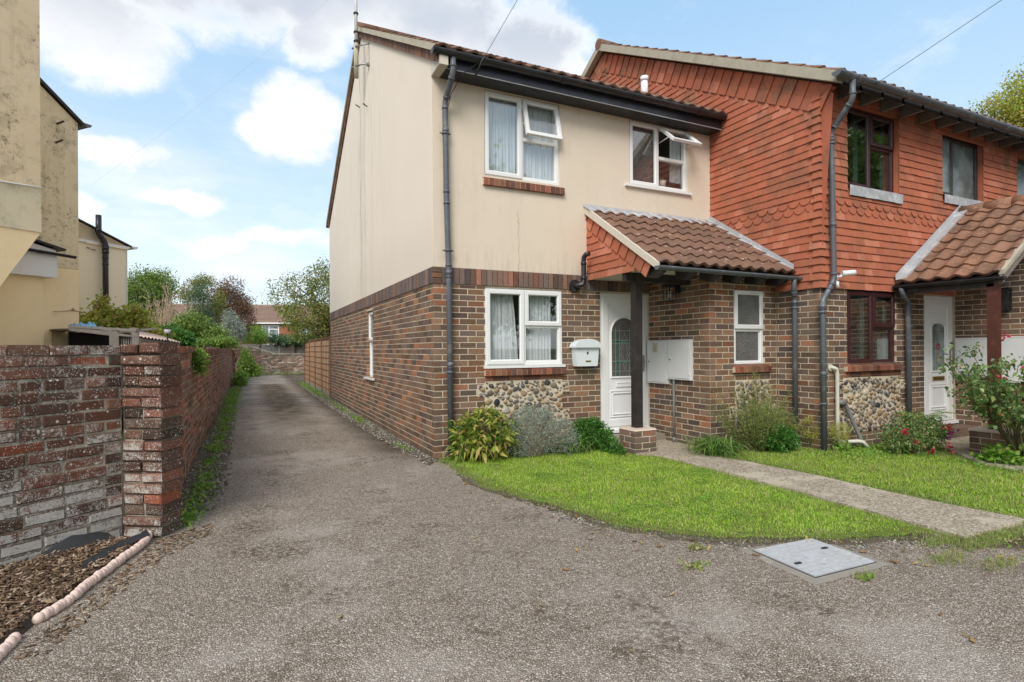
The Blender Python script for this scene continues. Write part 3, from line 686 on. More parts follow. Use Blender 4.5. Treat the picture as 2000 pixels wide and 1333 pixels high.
def flints(parent, fr, u0, u1, v0, v1, teeth=True, seed=3):
    r = random.Random(seed); mb = MB()
    rects = [(u0, u1, v0, v1)]
    if teeth:
        z = v0 + .15; k = 0
        while z + .15 < v1 - .02:
            rects += [(u0 - .11, u0, z, z + .15), (u1, u1 + .11, z, z + .15)]; z += .375
    for q in rects: fr.box(mb, q[0], q[1], q[2], q[3], -.02, .0035, 1)
    pts = []
    inside = lambda u, v, m: any(a + m < u < b - m and c + m < v < e - m for a, b, c, e in rects) or (u0 - .06 < u < u1 + .06 and v0 + m < v < v1 - m)
    for _ in range(6000):
        q = rects[0] if r.random() < .8 else r.choice(rects); s_ = r.uniform(.026, .070) if _ < 2500 else r.uniform(.016, .035)
        u, v = r.uniform(q[0], q[1]), r.uniform(q[2], q[3])
        if not any(a + s_ * .75 < u < b - s_ * .75 and c + s_ * .7 < v < e - s_ * .7 for a, b, c, e in rects): continue
        if all((u - a) ** 2 + ((v - b) * 1.2) ** 2 > ((s_ + s2) * .86) ** 2 for a, b, s2 in pts): pts.append((u, v, s_))
    for u, v, s_ in pts:
        an = r.uniform(-.7, .7); X = fr.u * math.cos(an) + fr.z * math.sin(an); Y = fr.z * math.cos(an) - fr.u * math.sin(an)
        c = fr(u, v, .004); seg = 9; vs = []; fs = []
        rad = [s_ * r.uniform(.66, 1.14) for _k in range(seg)]; asp = r.uniform(.58, .9); hgt = r.uniform(.010, .022)
        for lv, (sc, hh) in enumerate(((1, -.004), (.94, hgt * .55), (.62, hgt))):
            for k in range(seg):
                a = 6.2832 * k / seg; vs.append(c + X * (rad[k] * sc * math.cos(a)) + Y * (rad[k] * asp * sc * math.sin(a)) + fr.n * (hh + r.uniform(-.002, .002)))
        vs.append(c + fr.n * (hgt * 1.08))
        for lv in range(2):
            for k in range(seg): a = lv * seg + k; b = lv * seg + (k + 1) % seg; fs.append((a, b, b + seg, a + seg))
        for k in range(seg): fs.append((2 * seg + k, 2 * seg + (k + 1) % seg, 3 * seg))
        mb.smooth = True; mb.add(vs, fs, 0); mb.smooth = False
    return mb.build('flint_panel', [M['flint'], M['mortar']], parent)
def pipe_run(parent, pts, r=.034, mt='pipe', name='downpipe', joints=(), clips=(), n=None):
    mb = MB(); P = [Vector(p) for p in pts]; sm = [P[0]]
    for i in range(1, len(P) - 1):      # rounded bends
        a = (P[i - 1] - P[i]); b = (P[i + 1] - P[i]); k = min(.055, a.length * .45, b.length * .45)
        A = P[i] + a.normalized() * k; B = P[i] + b.normalized() * k
        for t in (0, .25, .5, .75, 1): sm.append(A * (1 - t) ** 2 + P[i] * 2 * t * (1 - t) + B * t * t)
    sm.append(P[-1]); mb.tube(sm, r, 14)
    for i in range(1, len(P) - 1):
        for e in (P[i - 1], P[i + 1]):
            dr = (e - P[i])
            if dr.length > .14: dr.normalize(); mb.tube([P[i] + dr * .055, P[i] + dr * .085], r * 1.16, 14)
    for (x, y, z) in joints: mb.tube([(x, y, z - .03), (x, y, z + .03)], r * 1.16, 14); mb.tube([(x, y, z - .038), (x, y, z - .03)], r * 1.24, 14)
    o = mb.build(name, M[mt], parent)
    if clips:
        for (x, y, z) in clips:
            cb = MB(); cb.tube([(x, y, z - .012), (x, y, z + .012)], r * 1.3, 14)
            if n: q = Vector((x, y, z)); s_ = Vector(n).cross(Vector((0, 0, 1))); cb.tube([q - s_ * (r * 2.0), q + s_ * (r * 2.0)], .009, 6); cb.tube([q, q - Vector(n) * .05], .014, 6)
            cb.build('pipe_clip', M[mt], o)
    return o
def gutter(parent, a, b, r=.056, mt='pipe', name='gutter', joints=(), n=(0, -1, 0)):
    """half-round gutter from a to b with end stops and union brackets"""
    A, B = Vector(a), Vector(b); t = (B - A).normalized(); N = Vector(n); Z = Vector((0, 0, 1)); mb = MB(); seg = 12
    def sect(p, rr, th=.004):
        out = []
        for k in range(seg + 1): an = math.pi + math.pi * k / seg; out.append(p + N * (rr * math.cos(an)) + Z * (rr * math.sin(an)))
        for k in range(seg, -1, -1): an = math.pi + math.pi * k / seg; out.append(p + N * ((rr - th) * math.cos(an)) + Z * ((rr - th) * math.sin(an)))
        return out
    def run(p, q, rr):
        s0, s1 = sect(p, rr), sect(q, rr); m = len(s0); mb.smooth = True
        mb.add(s0 + s1, [(k, (k + 1) % m, m + (k + 1) % m, m + k) for k in range(m)]); mb.smooth = False
        mb.poly(s0[::-1]); mb.poly(s1)
    run(A, B, r)
    for p, sgn in ((A, -1), (B, 1)):    # end stops
        an = [math.pi + math.pi * k / seg for k in range(seg + 1)]
        mb.prism([p + N * (r * 1.08 * math.cos(x)) + Z * (r * 1.08 * math.sin(x)) for x in an], t * (sgn * .012))
    L = (B - A).length
    for j in joints: run(A + t * (j - .04), A + t * (j + .04), r * 1.13)
    return mb.build(name, M[mt], parent)

# ---- clay tile hanging
def hung(mb, fr, z0, z1, rng, gauge=.1, wd=.165, th=.013, d=.0, club=(), seed=5, cut=0.0):
    r = random.Random(seed); n = int(round((z1 - z0) / gauge))
    for c in range(n):
        a = z0 + c * gauge; b = a + gauge + .03
        segs = rng(a + gauge * .5)
        ph = (c % 2) * wd / 2
        for (s0, s1) in segs:
            x = math.floor((s0 - ph) / wd) * wd + ph
            while x < s1 - .004:
                t0, t1 = max(x, s0), min(x + wd, s1); x += wd
                if t1 - t0 < .012: continue
                g = .0012; o = r.uniform(-.0025, .0035); dz = r.uniform(-.0025, .0025)
                do = d + .023 + o; di = d + .006 + o * .4
                u0_, u1_ = t0 + g, t1 - g
                if c in club and t1 - t0 > wd * .8:
                    cu = (u0_ + u1_) / 2; hw = (u1_ - u0_) / 2; R_ = hw * .92; pts = [(u1_, b), (u0_, b), (u0_, a + .055)]
                    pts += [(cu - R_ * math.cos(k * math.pi / 8), a + .052 - .055 * math.sin(k * math.pi / 8)) for k in range(0, 9)] + [(u1_, a + .055)]
                    dep = lambda v: di + (do - di) * (b - v) / (b - a)
                    F = [fr(u, v, dep(v)) for u, v in pts]; Bk = [fr(u, v, dep(v) - th) for u, v in pts]; m = len(pts)
                    mb.add(F + Bk, [tuple(range(m))] + [(k, m + k, m + (k + 1) % m, (k + 1) % m) for k in range(m)])
                    continue
                a0 = a + dz + r.uniform(-.001, .001); a1 = a + dz + r.uniform(-.001, .001)
                vs = [fr(u0_, a0, do - th), fr(u1_, a1, do - th), fr(u1_, a1, do), fr(u0_, a0, do), fr(u0_, b, di - th * .5), fr(u1_, b, di - th * .5), fr(u1_, b, di), fr(u0_, b, di)]
                mb.hexa(vs)
def hung_verge(mb, fr, A, B, D, gauge=.1, d=.004, seed=9, zmin=None, th=.013):
    """angled tiles beside a verge running from A (eave end) up to B; each tile square to the verge, depth D"""
    r = random.Random(seed); A = Vector((*A, 0)); B = Vector((*B, 0)); t = (B - A); L = t.length; t.normalize(); nrm = Vector((t.y, -t.x, 0))
    if nrm.y > 0: nrm = -nrm
    st = gauge / abs(t.y); k = 0; s_ = -st * .3
    while s_ < L - .03:
        e = min(s_ + st, L) ; s0 = max(s_, 0)
        p0, p1 = A + t * s0, A + t * (e + .02 if e < L - .01 else e); q0, q1 = p0 + nrm * D, p1 + nrm * D
        o = r.uniform(-.002, .003); do, di = d + .031 + o, d + .010
        def P(p, x): return fr(p.x, p.y, x)
        for (m0, m1) in ((0, .52), (.52, 1)):
            f0, f1 = p0.lerp(q0, m0 + .004), p0.lerp(q0, m1 - .004); g0, g1 = p1.lerp(q1, m0 + .004), p1.lerp(q1, m1 - .004)
            j = r.uniform(-.0015, .0015)
            mb.hexa([P(f0, do - th + j), P(f1, do - th + j), P(f1, do + j), P(f0, do + j), P(g0, di - th * .6), P(g1, di - th * .6), P(g1, di), P(g0, di)])
        s_ += st
# ---- profiled roof tiles
def rooftiles(mb, o, U, S, wdt, length, gauge=.27, pitch=.2, amp=.032, th=.014, seed=4, over=.0, rolls=2, lift=.022):
    o, U, S = Vector(o), Vector(U).normalized(), Vector(S).normalized(); N = U.cross(S).normalized()
    if N.z < 0: N = -N
    r = random.Random(seed); rows = int(math.ceil(length / gauge)); cols = int(math.ceil(wdt / (pitch * rolls))); seg = 6 * rolls
    prof = lambda t: amp * (.5 + .5 * math.cos(2 * math.pi * (t - .5))) ** 1.25
    for c in range(rows):
        a = c * gauge; b = min(a + gauge + .05, length)
        for k in range(cols):
            x0 = k * pitch * rolls; x1 = min(x0 + pitch * rolls, wdt); j = r.uniform(-.003, .004); js = r.uniform(-.004, .004); tw = r.uniform(-.002, .002)
            vs = []
            for i in range(seg + 1):
                x = x0 + (x1 - x0) * i / seg; h = prof(x / pitch)
                e = .0015 if i == 0 else (-.0015 if i == seg else 0)
                vs += [o + U * (x + e) + S * (a + js) + N * (h + lift + j + tw * i / seg), o + U * (x + e) + S * b + N * (h + .004 + j),
                       o + U * (x + e) + S * (a + js) + N * (h + lift - th + j), o + U * (x + e) + S * (a + js + .004) + N * (h + lift * .2 - th)]
            fs = []
            for i in range(seg):
                p, q = i * 4, i * 4 + 4
                fs += [(p, q, q + 1, p + 1), (p + 2, q + 2, q, p), (p + 3, q + 3, q + 2, p + 2)]
            fs += [(0, 1, 2), (seg * 4, seg * 4 + 2, seg * 4 + 1)]
            mb.add(vs, fs)

# ================================================================== GROUND
mb = MB(); mb.quad((-900, -900, -.03), (900, -900, -.03), (900, 900, -.03), (-900, 900, -.03)); g = mb.build('ground', M['ground']); tag(g, kind='structure')
mb = MB()
mb.poly([(-14, -16, 0), (16, -16, 0), (16, -1.9, 0), (.9, -1.9, 0), (.9, -.03, 0), (-.0, -.03, 0), (-.0, 17.0, 0), (3.2, 17.6, 0), (6, 26.7, 0), (-2.9, 26.7, 0), (-2.9, -1.9, 0), (-14, -1.9, 0)])
g = mb.build('lane', M['tarmac']); tag(g, kind='structure')
def wig(pts, step=.12, amp=.03, seed=1, closed=False):
    r = random.Random(seed); out = []
    for i in range(len(pts) - (0 if closed else 1)):
        a, b = Vector(pts[i]), Vector(pts[(i + 1) % len(pts)]); n = max(1, int((b - a).length / step)); t = (b - a).normalized() if (b - a).length else Vector((1, 0)); nn = Vector((-t.y, t.x))
        for k in range(n): out.append(a + (b - a) * k / n + nn * r.uniform(-amp, amp))
    if not closed: out.append(Vector(pts[-1]))
    return out
def slab(name, pts, z, m, edge=.02, dome=.0, kind='structure', uneven=0):
    """flat patch with a chamfered edge"""
    n = len(pts); c = sum((Vector(p) for p in pts), Vector((0, 0))) / n; mb = MB()
    vs = [(p[0], p[1], -.005) for p in pts] + [(*(Vector(p[:2]) + (c - Vector(p[:2])).normalized() * edge), z) for p in pts]
    mb.add(vs, [(i, (i + 1) % n, n + (i + 1) % n, n + i) for i in range(n)] + [tuple(range(n, 2 * n))])
    o = mb.build(name, m); tag(o, kind=kind); return o
LAWN1 = [(.03, -.06), (.0, -.9), (.0, -1.6), (.12, -1.95), (.24, -2.3), (.30, -2.57), (.42, -3.1), (.65, -3.4), (.9, -3.65), (1.2, -3.8), (1.5, -3.96), (1.84, -4.10), (2.2, -4.22), (2.40, -4.26), (2.45, -3.7), (2.48, -3.1), (2.49, -2.4), (2.50, -1.6), (2.47, -1.15), (2.30, -1.0), (2.28, -.4), (2.43, -.38), (2.43, -.06)]
LAWN2 = [(3.20, -4.62), (3.17, -3.9), (3.15, -3.4), (3.19, -2.8), (3.12, -1.9), (2.96, -1.42), (3.3, -1.24), (4.50, -1.24), (4.60, -1.9), (6.35, -1.92), (6.25, -2.3), (5.40, -3.15), (5.28, -3.6), (5.28, -6.2), (4.4, -6.2), (3.4, -4.75)]
PATH1 = [(2.40, -4.42), (2.43, -3.7), (2.47, -3.1), (2.47, -2.4), (2.49, -1.6), (2.45, -1.15), (2.29, -.95), (2.29, -.0), (3.32, -.0), (3.32, -1.19), (2.98, -1.42), (3.13, -1.9), (3.20, -2.8), (3.17, -3.4), (3.19, -3.9), (3.26, -4.42)]
PATH2 = [(5.26, -6.2), (5.26, -3.6), (5.38, -3.15), (6.3, -2.2), (6.55, -1.84), (7.67, -1.84), (7.67, -3.0), (6.4, -3.0), (6.02, -3.3), (6.0, -6.2)]
slab('verge', wig([(x - (.07 if x < .5 else .05), y - (.02 if x < .5 else .09)) for x, y in LAWN1[1:14]], .08, .03, 12) + [Vector((2.3, -3.9)), Vector((1.5, -2.5)), Vector((.6, -.9))], .007, M['verge'], .03)
slab('lawn', wig(LAWN1[:14], .07, .045, 2) + [Vector(p) for p in LAWN1[14:]], .018, M['lawnbase'], .05)
slab('lawn', wig(LAWN2, .12, .02, 3, True), .016, M['lawnbase'], .05)
slab('path', wig(PATH1, .15, .006, 4, True), .030, M['path'], .012)
slab('path', wig(PATH2, .15, .012, 5, True), .034, M['path'], .012)
slab('verge', wig([(.02, 17), (.02, -.1), (-.12, -.35), (-.16, .3), (-.24, 1.4), (-.30, 3.5), (-.30, 7.7), (-.34, 12), (-.30, 17)], .15, .04, 6, True), .012, M['verge'], .06)
slab('verge', wig([(-2.7, -1.7), (-2.45, -1.35), (-2.36, -.6), (-2.30, 1), (-2.34, 3), (-2.38, 6), (-2.38, 9), (-2.3, 15), (-2.25, 21), (-1.6, 25.6), (0, 25.7), (3, 25.3), (3, 26.5), (-2.7, 26.5)], .15, .05, 7, True), .013, M['verge'], .06)
slab('verge', wig([(2.30, -4.30), (2.9, -4.43), (3.4, -4.55), (4.4, -6.0), (3.9, -6.0), (3.1, -4.82), (2.6, -4.70), (2.2, -4.47)], .1, .03, 8, True), .010, M['verge'], .05)
slab('mulch_bed', [(-2.70, -1.86), (-2.74, -2.1), (-2.80, -2.33), (-2.87, -2.6), (-2.93, -2.87), (-3.0, -3.05), (-3.05, -3.3), (-3.15, -3.6), (-4.6, -3.9), (-4.5, -3.0), (-3.41, -2.10), (-2.9, -1.74)], .035, M['mulchbase'], .06)

# ================================================================== HOUSE 1 (cream render over brick)
H1 = thing('terraced_house', (0, 0, 0), 'end of terrace house with cream rendered upper floor over brown brick beside the lane', 'house', 'houses of the terrace')
F1 = Fr((0, 0, 0), (1, 0, 0), (0, -1, 0)); S1 = Fr((0, 0, 0), (0, 1, 0), (-1, 0, 0))
X2 = 4.56; XS = 3.32; YP = -1.19; Y2 = -1.84; X3 = 7.67; DEP = 9.40
hw = (.685, 1.83, 1.09, 2.125); hd = (2.45, 3.33, .16, 2.128); hf = (.68, 1.82, .21, .925)
sw = (3.645, 4.22, .815, 2.065)
mb = MB(); hs = [hw, hd, (hf[0], hf[1], hf[2], hf[3])]
plate(mb, F1, 0, XS + .012, 0, 2.36, [hw, hd], d=-.0035, depth=.1, m=1)
bricks(mb, F1, 0, XS, 0, 2.14, [hw, hd, hf], m=0)
soldiers(mb, F1, 0.11, XS, 2.145, d=.018, m=2); 
for k in range(3): one_brick(mb, F1, .0 - .012, .105, 2.15 + k * .069, 2.15 + k * .069 + .06, .1, .018, .004, 0, 0)
plate(mb, S1, 0, DEP, 0, 2.36, [sw], d=-.0035, depth=.1, m=1)
bricks(mb, S1, 0, DEP, 0, 2.14, [sw], m=0, phase=.1125)
soldiers(mb, S1, 0.0, DEP, 2.145, d=.018, m=2)
mb.build('brick_wall', [M['brick'], M['mortar'], M['soldier']], H1)
# porch store walls
FP = Fr((0, YP, 0), (1, 0, 0), (0, -1, 0)); SP = Fr((XS, 0, 0), (0, -1, 0), (-1, 0, 0))
pw = (3.755, 4.315, 1.10, 2.12); pf = (3.775, 4.42, .26, .90)
mb = MB(); plate(mb, FP, XS + .004, X2 + .012, 0, 2.36, [pw], d=-.0035, m=1); bricks(mb, FP, XS, X2, 0, 2.34, [pw, pf], m=0, phase=.1125)
plate(mb, SP, 0, -YP + .004, 0, 2.5, [], d=-.0035, m=1); bricks(mb, SP, 0, -YP, 0, 2.5, m=0)
mb.build('porch_wall', [M['brick'], M['mortar']], H1)
brick_sill(H1, FP, 3.72, 4.41, 1.005, 1.10)
flints(H1, FP, *pf, seed=11)
window(H1, FP, *pw, -.015, [(3.755, 4.315, 1.58, 2.12, 'sash'), (3.755, 4.315, 1.10, 1.58, 'fix')], 'upvc', 'frost', room=False, label='narrow two light white window with obscured glass in the porch store wall')
# upper render
w1 = (.685, 1.80, 3.565, 4.665); w2 = (2.975, 4.09, 3.725, 4.682)
mb = MB(); plate(mb, F1, 0, 4.555, 2.355, 4.70, [w1, w2], d=.006, depth=.09)
mb.build('rendered_front', M['render'], H1)
RY, RZ = 4.55, 7.42         # ridge line of the render
mb = MB(); TH = .57
zr = lambda y: 4.74 + (y + .30) * TH if y < RY else 4.74 + (2 * RY + .30 - y) * TH
ped = [(0, 2.355), (DEP, 2.355), (DEP, zr(DEP)), (RY, zr(RY)), (-.335, zr(-.335)), (-.335, 4.69), (0, 4.69)]
mb.prism([S1(u, v, .008) for u, v in ped], (.05, 0, 0)); mb.build('rendered_gable', M['gable_render'], H1)
mb = MB()   # boxed eave return
mb.prism([(-.014, -.004, 4.680), (-.014, -.345, 4.680), (-.014, -.345, 4.80), (-.014, -.004, 4.96)], (.106, 0, 0)); mb.build('eave_box', M['cream'], H1)
# side window
window(H1, S1, *sw, -.055, [(sw[0], sw[1], sw[2], 1.50, 'fix'), (sw[0], sw[1], 1.50, sw[3], 'sash')], 'upvc', 'glass', curtain=[(sw[0], sw[1], sw[2], sw[3], 0, 'curtain2')], seed=8, label='tall narrow white window in the lane side wall')
mb = MB(); S1.box(mb, 3.52, 4.36, .785, .815, -.05, .045); mb.build('sill', M['upvc'], H1)
# front windows
sm = lambda a, b, c: (a, b, c)
window(H1, F1, *hw[:2], 1.125, 2.125, -.012, [(.685, 1.25, 1.125, 2.125, 'sash'), (1.25, 1.83, 1.64, 2.125, 'sash'), (1.25, 1.83, 1.125, 1.64, 'fix')], 'upvc', 'glass',
       curtain=[(.70, 1.13, 1.10, 2.12, .35, 'curtain'), (1.27, 1.70, 1.10, 2.12, .1, 'curtain')], seed=3, label='closed white casement window beside the front door, white curtains')
mb = MB(); F1.box(mb, .66, 1.86, 1.09, 1.124, -.06, .03); mb.build('sill', M['upvc'], H1)
brick_sill(H1, F1, .663, 1.853, .995, 1.09, .055)
mb = MB(); bricks(mb, F1, .68, 1.82, .925, .995, m=0, d=.012); mb.build('red_brick_band', M['sillbrick'], H1)
flints(H1, F1, *hf, seed=5)
window(H1, F1, *w1, -.02, [(w1[0], 1.235, w1[2], w1[3], 'sash'), (1.235, w1[1], 4.12, w1[3], 14), (1.235, w1[1], w1[2], 4.12, 'fix')], 'upvc', 'glass',
       curtain=[(.70, 1.22, 3.55, 4.66, 0, 'curtain'), (1.25, 1.79, 3.55, 4.66, 0, 'curtain')], seed=5, label='white window above the lawn, top light ajar over white curtains')
brick_sill(H1, F1, .657, 1.855, 3.432, 3.545, .05)
window(H1, F1, *w2, -.02, [(w2[0], 3.52, w2[2], w2[3], 'sash'), (3.52, w2[1], 4.20, w2[3], 48), (3.52, w2[1], w2[2], 4.20, 'fix')], 'upvc', 'glass',
       curtain=[(3.85, 4.07, 3.9, 4.66, 0, 'curtain2')], seed=6, label='white window above the porch, top light propped wide open')
mb = MB(); F1.box(mb, 2.885, 4.135, 3.690, 3.722, -.05, .05); mb.build('sill', M['upvc'], H1)
mb = MB(); F1.box(mb, 3.03, 3.46, 3.78, 4.64, -.075, -.062); mb.build('obscured_pane', M['frost'], H1)
# fascia, soffit
mb = MB(); mb.box((.075, -.245, 4.700), (4.52, -.02, 4.706)); mb.box((.075, -.268, 4.684), (4.52, -.246, 4.86)); fa = mb.build('fascia', M['fascia'], H1)
mb = MB(); mb.box((.092, -.244, 4.678), (4.52, -.004, 4.698)); mb.build('soffit', M['black'], fa)
mb = MB(); mb.box((.09, -.276, 4.676), (4.52, -.262, 4.6835)); mb.build('soffit_trim', M['lead'], fa)
gutter(H1, (-.09, -.335, 4.845), (4.50, -.335, 4.86), .062, 'black', joints=(.22, .62, 1.75, 2.9, 4.1))
pipe_run(H1, [(.155, -.335, 4.80), (.155, -.335, 4.62), (.14, -.075, 4.36), (.152, -.072, 3.2), (.176, -.072, 2.3), (.190, -.072, .03)], .035, 'pipe', joints=((.145, -.073, 4.02), (.176, -.072, 2.28), (.188, -.072, 1.15)), clips=((.142, -.073, 3.98), (.170, -.072, 2.55), (.188, -.072, 1.06)), n=(0, -1, 0))
# roof
mb = MB(); sl_ = math.sqrt(1 + TH * TH); yE = -.37; zE = 4.86; zt = lambda y: zE + (y - yE) * TH
LN = (RY - yE) * sl_
rooftiles(mb, (-.075, yE, zE), (1, 0, 0), (0, 1, TH), 4.60, LN, .30, .2, .034, seed=21)
rf = mb.build('roof', M['roof'], H1)
mb = MB(); e = .05
mb.quad((-.07, RY, zt(RY)), (4.54, RY, zt(RY)), (4.54, 2 * RY - yE + .2, zE - .1), (-.07, 2 * RY - yE + .2, zE - .1))
mb.quad((-.06, yE + .04, zE - .02), (4.54, yE + .04, zE - .02), (4.54, RY, zt(RY) - .02), (-.06, RY, zt(RY) - .02))
mb.build('roof_underlay', M['roof'], rf)
mb = MB()
for k in range(12): mb.tube([(-.09 + k * .39, RY, zt(RY) + .00), (.29 + k * .39, RY, zt(RY) + .00)], .11, 12)
mb.build('ridge_tile', M['roof'], rf)
mb = MB()   # mortared verge strip and brick slips under it, front and rear slopes
def strip(mb, x0, x1, y0, y1, dz0, dz1, f):
    mb.hexa([(x0, y0, f(y0) + dz0), (x1, y0, f(y0) + dz0), (x1, y1, f(y1) + dz0), (x0, y1, f(y1) + dz0), (x0, y0, f(y0) + dz1), (x1, y0, f(y0) + dz1), (x1, y1, f(y1) + dz1), (x0, y1, f(y1) + dz1)])
zb = lambda y: zt(2 * RY - y)
strip(mb, -.085, -.02, yE + .01, RY, -.065, .022, zt); strip(mb, -.085, -.02, RY, 2 * RY - yE, -.065, .022, zb)
mb.build('verge', M['mortarfill2'], rf)
mb = MB(); y = yE + .06
while y < 2 * RY - yE - .1:
    f = zt if y < RY - .03 else zb; a, b = y + .003, y + .062; y += .069
    z0a, z0b = f(a) - .185, f(b) - .185; z1a, z1b = f(a) - .06, f(b) - .06
    mb.hexa([(-.045, a, z0a), (.0, a, z0a), (.0, b, z0b), (-.045, b, z0b), (-.045, a, z1a), (.0, a, z1a), (.0, b, z1b), (-.045, b, z1b)])
mb.build('verge_slips', M['slip'], rf)
mb = MB(); mb.tube([(3.55, .35, 5.15), (3.55, .35, 5.56)], .055, 14); mb.tube([(3.55, .35, 5.50), (3.55, .35, 5.57)], .062, 14); vp = mb.build('vent_pipe', M['upvc'], rf)
for y, z in ((4.80, 6.2), (4.05, 5.92)):   # fixings left in the gable
    mb = MB(); mb.tube([(.02, y, z), (-.10, y - .16, z - .02)], .012, 6); mb.build('wall_spike', M['bark'], H1)
# flue pipe on front wall
mb = MB(); mb.tube([(2.01, -.005, 2.20), (2.01, -.045, 2.20)], .085, 20); mb.tube([(2.01, -.04, 2.20), (2.02, -.11, 2.20), (2.075, -.13, 2.21), (2.095, -.13, 2.25), (2.095, -.13, 2.52), (2.095, -.14, 2.585), (2.11, -.17, 2.62), (2.13, -.215, 2.625)], .034, 14)
for z in (2.30, 2.50): mb.tube([(2.095, -.13, z - .018), (2.095, -.13, z + .018)], .040, 14)
mb.build('flue_pipe', M['black'], H1)
# grey waste stub by the shrub
mb = MB(); mb.tube([(.55, -.01, .54), (.60, -.06, .545), (.66, -.075, .50), (.76, -.16, .24), (.80, -.2, .05)], .026, 12); mb.tube([(.56, -.03, .54), (.60, -.06, .545)], .032, 12); mb.build('waste_pipe', M['wgrey'], H1)
# ---- porch roof (mono pitch)
PA, PB = 3.30, 2.315; PYE = -1.50; ps = (PA - PB) / (-PYE); pzt = lambda y: PB + (y - PYE) * ps
mb = MB(); rooftiles(mb, (2.215, PYE, PB), (1, 0, 0), (0, 1, ps), 2.335, (-PYE) * math.sqrt(1 + ps * ps) - .03, .262, .195, .036, seed=31, lift=.03)
pr = mb.build('porch_roof', M['roof'], H1)
mb = MB(); mb.hexa([(2.26, PYE + .06, pzt(PYE + .06) - .06), (4.55, PYE + .06, pzt(PYE + .06) - .06), (4.55, -.01, pzt(0) - .06), (2.26, -.01, pzt(0) - .06), (2.26, PYE + .06, pzt(PYE + .06) - .005), (4.55, PYE + .06, pzt(PYE + .06) - .005), (4.55, -.01, pzt(0) - .005), (2.26, -.01, pzt(0) - .005)]); mb.build('roof_deck', M['darkwood'], pr)
mb = MB(); f = lambda y: pzt(y)
mb.hexa([(2.19, PYE - .02, f(PYE) - .075), (2.225, PYE - .02, f(PYE) - .075), (2.225, 0, f(0) - .075), (2.19, 0, f(0) - .075), (2.19, PYE - .02, f(PYE) + .015), (2.225, PYE - .02, f(PYE) + .015), (2.225, 0, f(0) + .03), (2.19, 0, f(0) + .03)]); mb.build('bargeboard', M['cream'], pr)
mb = MB()   # lead flashing against the render and the hung tiles: wavy lower edge
n = 60; vs = []
for i in range(n + 1):
    x = 2.17 + (4.55 - 2.17) * i / n; h = .036 * (.5 + .5 * math.cos(2 * math.pi * ((x - 2.215) / .195 - .5))) ** 1.25
    vs += [(x, -.012, 3.35 + rnd.uniform(-.002, .002)), (x, -.022, 3.32), (x, -.16 - rnd.uniform(0, .012), pzt(-.16) + h + .030), (x, -.165, pzt(-.165) + h + .016)]
mb.smooth = True; mb.add(vs, [(4 * i + k, 4 * i + 4 + k, 4 * i + 5 + k, 4 * i + 1 + k) for i in range(n) for k in range(3)]); mb.smooth = False
n = 24; vs = []
for i in range(n + 1):
    y = -.02 + (PYE + .02) * i / n; st = .0
    vs += [(4.525 - .006, y, pzt(y) + .10 + .03), (4.515, y, pzt(y) + .062), (4.43 + rnd.uniform(-.006, .006), y, pzt(y) + .052)]
mb.add(vs, [(3 * i + k, 3 * i + 3 + k, 3 * i + 4 + k, 3 * i + 1 + k) for i in range(n) for k in range(2)])
mb.build('lead_flashing', M['lead'], pr)
FG = Fr((2.245, 0, 0), (0, 1, 0), (-1, 0, 0))
mb = MB(); A_, B_ = (PYE + .12, pzt(PYE + .12) - .07), (-.01, pzt(-.01) - .07); sg = (B_[1] - A_[1]) / (B_[0] - A_[0])
D_ = .17; off = D_ * math.sqrt(1 + sg * sg)
hung(mb, FG, 2.285, 3.3, lambda z: [(min(0, A_[0] + (z - A_[1] + off) / sg), 0)] if (A_[0] + (z - A_[1] + off) / sg) < -.01 else [], .1, .165, seed=6)
hung_verge(mb, FG, A_, B_, D_, .1, seed=7)
mb.poly([FG(A_[0], A_[1], .004), FG(0, B_[1], .004), FG(0, 2.30, .004), FG(PYE + .22, 2.30, .004)])
mb.build('hung_tile_gable', M['hung'], H1)
gutter(H1, (2.15, PYE - .075, 2.275), (4.56, PYE - .075, 2.262), .045, 'pipe', joints=(.14, .95, 1.75, 2.18))
for x in (2.27, 2.75, 3.15, 3.55, 3.95, 4.35):
    mb = MB(); mb.prism([(x, PYE - .03, 2.27), (x, PYE - .03, 2.22), (x, PYE + .12, 2.16), (x, YP, 2.2), (x, YP, 2.36)], (.045, 0, 0)); mb.build('rafter_end', M['darkwood'], H1)
mb = MB(); mb.box((2.26, -.85, 2.19), (3.31, -.77, 2.30)); mb.box((2.27, -1.36, 2.27), (4.5, -1.33, 2.36)); mb.build('porch_beam', M['darkwood'], H1)
mb = MB(); mb.box((2.27, -1.33, 2.30), (3.31, -.01, 2.305)); mb.build('porch_ceiling', M['cream'], H1)
pipe_run(H1, [(4.42, PYE - .075, 2.24), (4.42, PYE - .075, 2.12), (4.505, -1.52, 1.98), (4.505, -1.52, .10)], .032, 'pipe', joints=((4.505, -1.52, 1.93),), clips=((4.505, -1.52, 1.86),), n=(-1, 0, 0))
mb = MB(); p0 = .075
mb.prism([(2.40, -.86, .315), (2.505, -.86, .315), (2.505, -.755, .315), (2.40, -.755, .315)], (0, 0, 1.99)); mb.build('porch_post', M['darkwood'], H1)
mb = MB(); fs_ = [Fr((2.29, -.64, 0), (0, -1, 0), (-1, 0, 0)), Fr((2.29, -.975, 0), (1, 0, 0), (0, -1, 0)), Fr((2.625, -.975, 0), (0, 1, 0), (1, 0, 0)), Fr((2.625, -.64, 0), (-1, 0, 0), (0, 1, 0))]
for i, f in enumerate(fs_):
    L_ = .335
    bricks(mb, f, 0, L_, 0, .30, m=0, jit=.002, ch=.006, phase=.1125 if i % 2 else 0); plate(mb, f, .001, L_ - .001, 0, .297, [], d=-.006, m=1)
mb.build('porch_pier', [M['soldier'], M['mortar']], H1)
